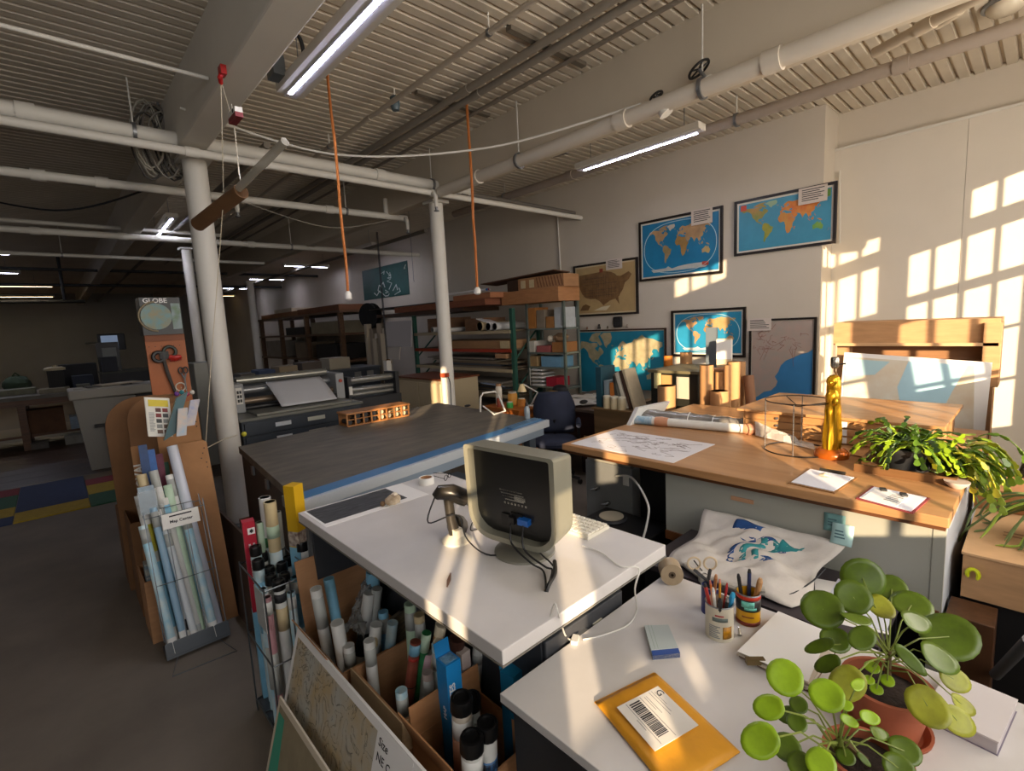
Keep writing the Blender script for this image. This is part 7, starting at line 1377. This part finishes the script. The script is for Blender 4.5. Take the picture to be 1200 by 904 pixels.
for (x0, x1, y, z0, h_, col, nm, lb) in ((-.45, .02, 11.8, .24, .42, '#5a3a20', 'carton', 'brown carton under the far bench'), (.08, .3, 11.8, .24, .22, '#8fa0b0', 'carton', 'white blue carton under the far bench'), (-.12, .1, 12.0, .921, .38, '#161616', 'bucket', 'black tub on the far bench'), (.05, .6, 12.6, .921, .45, '#1a1c22', 'crate', 'black crate on the far bench'), (-.8, -.3, 12.1, .921, .1, '#6a6a58', 'cloth_pile', 'pale cloth heap on the far bench'), (-.25, .15, 11.75, .921, .08, '#77705e', 'cloth_pile', 'tan cloth heap at the bench front'), (-1.6, -.9, 12.2, .921, .35, '#1c2438', 'crate', 'blue black crate at the left of the far bench'), (-2.6, -1.8, 12.2, .921, .25, '#22262c', 'crate', 'dark crate at the left picture edge'), (.2, .5, 12.0, .921, .25, '#1e2636', 'bag', 'navy bag on the far bench')):
    stack(x0, x1, y, y+.4, z0, z0+h_, KC, lb, nm, nm.replace('_', ' '), m=mat(col, .75, 0, .2, 8))
t = thing('tub_lid', 'cream round lid resting on the black tub', 'tray', (-.01, 12.2, 1.301)); MB().lathe([(.15, 0), (.15, .04), (.1, .06)], (-.01, 12.2, 1.301), 18).build('disc', mat('#a89c80', .6), t); MB().lathe([(.03, 0), (.03, .03)], (-.01, 12.2, 1.361), 10).build('knob', mat('#a89c80', .6), t)  # cream lid of the black tub
t = thing('far_counter', 'dark counter with clutter deep in the far left room', 'counter', (1.2, 14, 0)); MB().box(.7, 2.4, 13.4, 14.2, 0, 1.1).build('body', M_dark, t); MB().box(.68, 2.42, 13.38, 14.22, 1.1, 1.14).build('top', mat('#3a3a34', .6), t)
t = thing('wall_mirror', 'small framed glass on the far wall with a painted glowing blue reflection', 'mirror', P(131, 401, y=14.6)); q = P(131, 401, y=14.6); MB().obox(q+Vector((0, 0, -.19)), .5, .04, .38).build('frame', M_dark, t, bevel=.04); MB().obox(q+Vector((-.04, -.025, -.15)), .3, .01, .3).build('pane', mat('#7f97b8', .3, emit=.25), t); MB().cyl(q, (q.x, 26, q.z), .03).build('wall_arm', M_dark, t)  # reflection put in as blue pane colour with a faint glow
t = thing('easel_sign', 'black framed grey notice leaning on the far counter', 'notice', P(131, 435, y=13.5)); q = Vector((P(131, 435, y=13.45).x, 13.6, 1.141)); MB().obox(q, .38, .03, .62, 0, -.12).build('frame', M_black, t); MB().obox(q+Vector((.02, -.02, .08)), .24, .03, .42, 0, -.12).build('sheet', mat('#6f716e', .6), t)
tag(MB().box(1.35, 1.75, 7.7, 8.1, 0, 1.42).build('grey_cabinet', mat('#8d8d86', .5), None, bevel=.01), 'tall grey metal cabinet seen left of the first column', 'cabinet')
t = thing('dark_picture', 'dark square panel hanging on the far wall', 'panel', P(278, 394, y=25)); a = P(265, 379, y=25.9); b_ = P(290, 408, y=25.9); MB().box(a.x, b_.x, 25.9, 25.99, b_.z, a.z).build('panel', mat('#1c1716', .6), t); MB().box(a.x-.1, b_.x+.1, 25.95, 25.995, b_.z-.08, a.z+.08).build('surround', mat('#3a3634', .6), t)
# ================================================================ CEILING FITTINGS, CORDS AND HANGING TUBES
M_oran = mat('#b0662a', .6)
def hang(top, bot, r, m, name, label, cat, extra=None):
    t = thing(name, label, cat, bot); mb = MB(); n = 8; top, bot = Vector(top), Vector(bot); random.seed(len(label)); pts = [top.lerp(bot, i/n)+Vector((random.uniform(-.006, .006), random.uniform(-.006, .006), 0))*(0 < i < n) for i in range(n+1)]; mb.tube(pts, r, 6).build('cord', m, t)
    MB().lathe([(r*1.1, 0), (r*2.4, .012), (r*2.4, .05), (r*1.2, .07)], bot-Vector((0, 0, .06)), 10).build('end_plug', M_white, t); return t
a = P(384, 82, z=3.62); b_ = P(408, 343, y=a.y); hang((a.x, a.y, ZC+.04), (a.x, a.y, b_.z), .011, M_oran, 'orange_flex', 'orange power cord hanging left of the second column', 'cord')
a = P(547, 127, z=3.66); b_ = P(558, 338, y=a.y); hang((a.x, a.y, ZC+.02), (a.x, a.y, b_.z), .013, M_oran, 'orange_flex', 'orange power cord hanging right of the second column', 'cord')
a = P(265, 92, x=.925); t = thing('red_hook', 'red hook fixed on the first girder holding the strings', 'hook', a); MB().tube([a+Vector((-.01, .02, .04)), a+Vector((-.03, .02, .0)), a+Vector((-.03, 0, -.03)), a+Vector((-.035, -.02, -.015))], .012, 8).build('hook', mat('#a01c1c', .4), t); MB().box(.90, .93, a.y-.01, a.y+.05, a.z+.02, a.z+.07).build('plate', mat('#a01c1c', .4), t)
t = thing('string_line', 'long white strings hanging from the red hook past the column', 'string', P(255, 500, y=4.0)); top = a+Vector((-.03, 0, -.02))
for (pts) in ([top, P(262, 230, y=3.9), P(257, 300, y=4.1), P(247, 430, y=4.2), P(241, 520, y=4.2), P(240, 600, y=4.2)], [top, P(275, 150, y=3.7), P(280, 205, y=3.6)], [P(241, 526, y=4.2), P(262, 515, y=4.4), P(278, 510, y=4.75)]): MB().tube(pts, .003, 5).build('strand', mat('#c8bca4', .7), t)
MB().ball(P(286, 509, y=4.76), .022, 12, 8).build('yellow_ball', mat('#c8c23a', .6), t)
bx = P(277, 137, x=.92); t = thing('exit_box', 'small white box with red lower half hanging by the first girder', 'box', bx); MB().box(bx.x-.03, bx.x+.01, bx.y-.09, bx.y+.05, bx.z-.005, bx.z+.022).build('white_top', M_white, t); MB().box(bx.x-.03, bx.x+.01, bx.y-.09, bx.y+.05, bx.z-.03, bx.z-.005).build('red_base', mat('#7a1620', .5), t); MB().cyl((bx.x-.032, bx.y-.05, bx.z+.009), (bx.x-.03, bx.y-.05, bx.z+.009), .008, .012, 10).build('dark_hole', M_black, t)
# hanging cardboard and plastic tube
a, b_ = P(232, 263, y=4.3), P(283, 224, y=3.75); t = thing('hanging_tube', 'brown cardboard tube with a clear inner tube slung under the girder', 'tube', a); MB().pipe(a, b_, .05, .008, 18, .3).build('cardboard_tube', mat('#6a4a2c', .8, 0, .12, 9), t); d = (b_-a).normalized(); MB().pipe(a.lerp(b_, .5), P(334, 166, y=3.2), .026, .004, 14).build('clear_tube', mat('#a8a294', .15, alpha=.65), t); MB().cyl(b_+Vector((0, 0, .03)), (b_.x, b_.y, 3.7), .003).build('sling', M_white, t)
# junction box and its cable by the near strip light
q = P(318, 78, x=1.21); t = thing('junction_box', 'grey electrical junction box on the first girder', 'box', q); MB().box(1.2, 1.27, q.y-.06, q.y+.06, q.z-.06, q.z+.06).build('case', mat('#6a7074', .4, .4), t); MB().box(1.27, 1.276, q.y-.05, q.y+.05, q.z-.05, q.z+.05).build('cover', mat('#7a8084', .4, .4), t)
cable('conduit', [(1.25, q.y-.04, q.z+.05), (1.27, q.y-.12, q.z+.15), (1.32, q.y-.2, q.z+.12), (1.34, q.y-.2, q.z+.0)], .012, M_dark, '', parent=t)
# coil of cables by the column top
q = P(190, 160, y=5.2); t = thing('cable_coil', 'tangled coil of grey cables hanging beside the first girder', 'cable', q); random.seed(15)
for i in range(16):
    o_ = Vector((random.uniform(-.12, .12), random.uniform(-.05, .05), random.uniform(-.05, .05))); MB().tube([q+o_+Vector((.10*math.cos(a_)*(1+.2*random.random()), .03*math.sin(3*a_), .26*math.sin(a_)-.05)) for a_ in [k*math.pi/8 for k in range(16)]], .008, 5, closed=True).build('cable_loop', mat(random.choice(('#a8a294', '#77706a', '#8d877c', '#3a3632')), .6), t)
MB().cyl(q+Vector((0, 0, .18)), (q.x, q.y, ZC+.04), .01).build('hook_rod', M_steel, t)
# drooping cables
cable('drooping_cable', [(.9, 4.4, 3.42), (1.9, 4.1, 3.2), (2.9, 3.3, 3.22), (3.34, 2.1, 3.27)], .009, M_white, 'white cable drooping from the column to the valve pipe', 'cable', 10)
cable('drooping_cable', [(1.7, 5.95, 3.17), (2.6, 5.9, 2.98), (3.5, 5.95, 3.17)], .006, mat('#8d877c', .6), 'grey cable sagging between the two columns', 'cable', 10)
cable('drooping_cable', [(-.9, 8, 3.5), (.2, 7.2, 3.16), (1.0, 6.2, 3.3)], .01, M_dark, 'dark cable sagging behind the sprinkler main', 'cable', 10)
for (px, py, z, lb) in ((463, 122, 3.6, 'blue grey ceiling sensor near the conduit pair'),):
    q = P(px, py, z=z); t = thing('ceiling_sensor', lb, 'sensor', q); MB().lathe([(.03, -.05), (.04, -.02), (.04, .05), (.03, .06)], q, 14).build('body', mat('#54646c', .4), t); MB().cyl(q+Vector((0, 0, .06)), (q.x, q.y, ZC+.03), .008).build('rod', M_white, t)
for i, (x, y, lb) in enumerate(((2.85, 2.55, 'cream conduit clamp bar across the ceiling pair nearest the camera'), (2.85, 3.7, 'cream conduit clamp bar across the ceiling pair farther back'))): tag(MB().box(2.5, 3.3, y, y+.05, 3.69, 3.718).build('clamp_bar', mat('#6f675b', .5)), lb, 'bar')
q = P(654, 181, z=3.45); t = thing('small_ballast', 'dark little ballast box hanging between the pipes', 'box', q); MB().obox(q, .12, .18, .05, .2).build('case', mat('#77706a', .5), t); MB().tube([q+Vector((0, .08, .04)), q+Vector((.1, .1, .15)), (q.x+.2, q.y-.1, 3.72)], .008, 6).build('lead', M_black, t)
tag(MB().box(1.3, 1.36, 4.55, 4.75, .0, .22).build('wood_offcut', wood('#a88a5a', '#8a6a40', 'x')), 'pale wood offcut on the floor beside the first column', 'wood')
carton(.99, 1.25, 4.3, 4.6, 0, .2, 'low open carton on the floor behind the cutting table end', card('#8a6a48'))
tag(MB().slab((.66, 4.05, 0), (.66, 2.75, 0), (.74, 2.75, .50), (.74, 4.05, .50), (.015, 0, 0)).build('leaning_board', mat('#4a3a30', .7)), 'dark brown board leaning along the cutting table end', 'board')

# sprinkler drops, column lead
for (px, py, y_, lb) in ((276, 250, 5.95, 'white sprinkler drop right of the first column'), (472, 240, 5.95, 'white sprinkler drop left of the second column'), (505, 222, 4.7, 'small white sprinkler head above the second column')):
    q = P(px, py, y=y_); q.z = 3.2; t = thing('sprinkler_drop', lb, 'sprinkler', q); MB().tube([q, q+Vector((0, -.05, -.01)), q+Vector((0, -.08, -.05)), q+Vector((0, -.08, -.16))], [.022, .024, .024, .02], 10).build('elbow', M_white, t); MB().lathe([(.014, -.05), (.03, -.045), (.03, -.04), (.016, -.03), (.016, 0)], q+Vector((0, -.08, -.16)), 12).build('head', M_steel, t)
t = thing('extension_lead', 'black lead with an orange red plug hanging on the second column', 'lead', (3.48, 4.95, 1.1)); q = Vector((3.46, 4.96, 1.13)); MB().obox(q, .06, .09, .045, .3).build('plug', mat('#b0482a', .5), t); cable('flex', [q+Vector((.02, -.04, 0)), q+Vector((.0, -.1, -.08)), q+Vector((-.03, -.14, -.25)), (3.40, 4.78, .70), (3.42, 4.8, .3)], .006, M_cable, '', parent=t)
t = thing('wall_outlet_rod', 'thin dark string of hanging wire beyond the second column', 'wire', (3.9, 6.2, 2.6)); MB().cyl((3.9, 6.2, 2.4), (3.9, 6.2, ZC), .003, .003, 5).build('wire', M_steel, t); MB().ball((3.9, 6.2, 2.4), .012, 8, 6).build('end_bead', M_white, t)

# clutter in the far left room
random.seed(52)
for i, (x, y, z, w_, h_, kind, col, lb) in enumerate(((.85, 13.5, 1.141, .25, .3, 'box', '#2a2c34', 'charcoal box at the left end of the far counter'), (1.75, 13.5, 1.141, .35, .22, 'bag', '#1c1e26', 'black bag on the far counter beside the notice'), (2.1, 13.6, 1.141, .2, .34, 'box', '#4a4640', 'brown grey box at the right end of the far counter'), (-.55, 12.9, .921, .4, .3, 'bag', '#3a4a3a', 'green grey sack at the back of the far bench'), (-1.9, 12.9, .921, .5, .35, 'bag', '#26344a', 'blue sack at the back left of the far bench'), (-.95, 11.75, .921, .3, .06, 'box', '#8a8470', 'flat cream pack at the far bench front'), (.33, 11.75, .921, .18, .1, 'box', '#5a5a50', 'grey pack at the right end of the far bench'), (-1.4, 11.8, .24, .6, .4, 'box', '#33271d', 'dark carton low under the far bench'), (-2.4, 11.8, .24, .6, .45, 'box', '#2a2420', 'second dark carton low under the far bench'), (.12, 11.75, .0, .3, .14, 'box', '#8d8a80', 'white pack on the floor under the far bench'), (-.35, 11.75, .0, .22, .1, 'box', '#55504a', 'grey pack on the floor under the far bench'), (1.95, 9.4, .0, .35, .75, 'box', '#2f333a', 'slate bin beside the white plotter'))):
    if kind == 'box':
        t = thing('storage_pack', lb, 'pack', (x, y, z)); MB().box(x-w_/2, x+w_/2, y-.15, y+.15, z, z+h_).build('body', mat(col, .75, 0, .2, 9), t, bevel=.006); MB().box(x-w_/2-.004, x+w_/2+.004, y-.154, y+.154, z+h_, z+h_+.012).build('lid_flap', mat(col, .7), t)
    else:
        t = thing('cloth_sack', lb, 'sack', (x, y, z)); mb = MB().ball((x, y, z+h_*.5), .5, 14, 9, (w_, .4, h_))
        for v_ in mb.v: v_ += Vector((random.uniform(-.02, .02), random.uniform(-.02, .02), random.uniform(-.015, .015))); v_.z = max(v_.z, z+.001)
        mb.build('sack', mat(col, .9, 0, .25, 7), t); MB().tube([(x-.04, y, z+h_), (x, y-.02, z+h_+.06), (x+.05, y, z+h_)], .015, 6).build('handle', mat(col, .9), t)
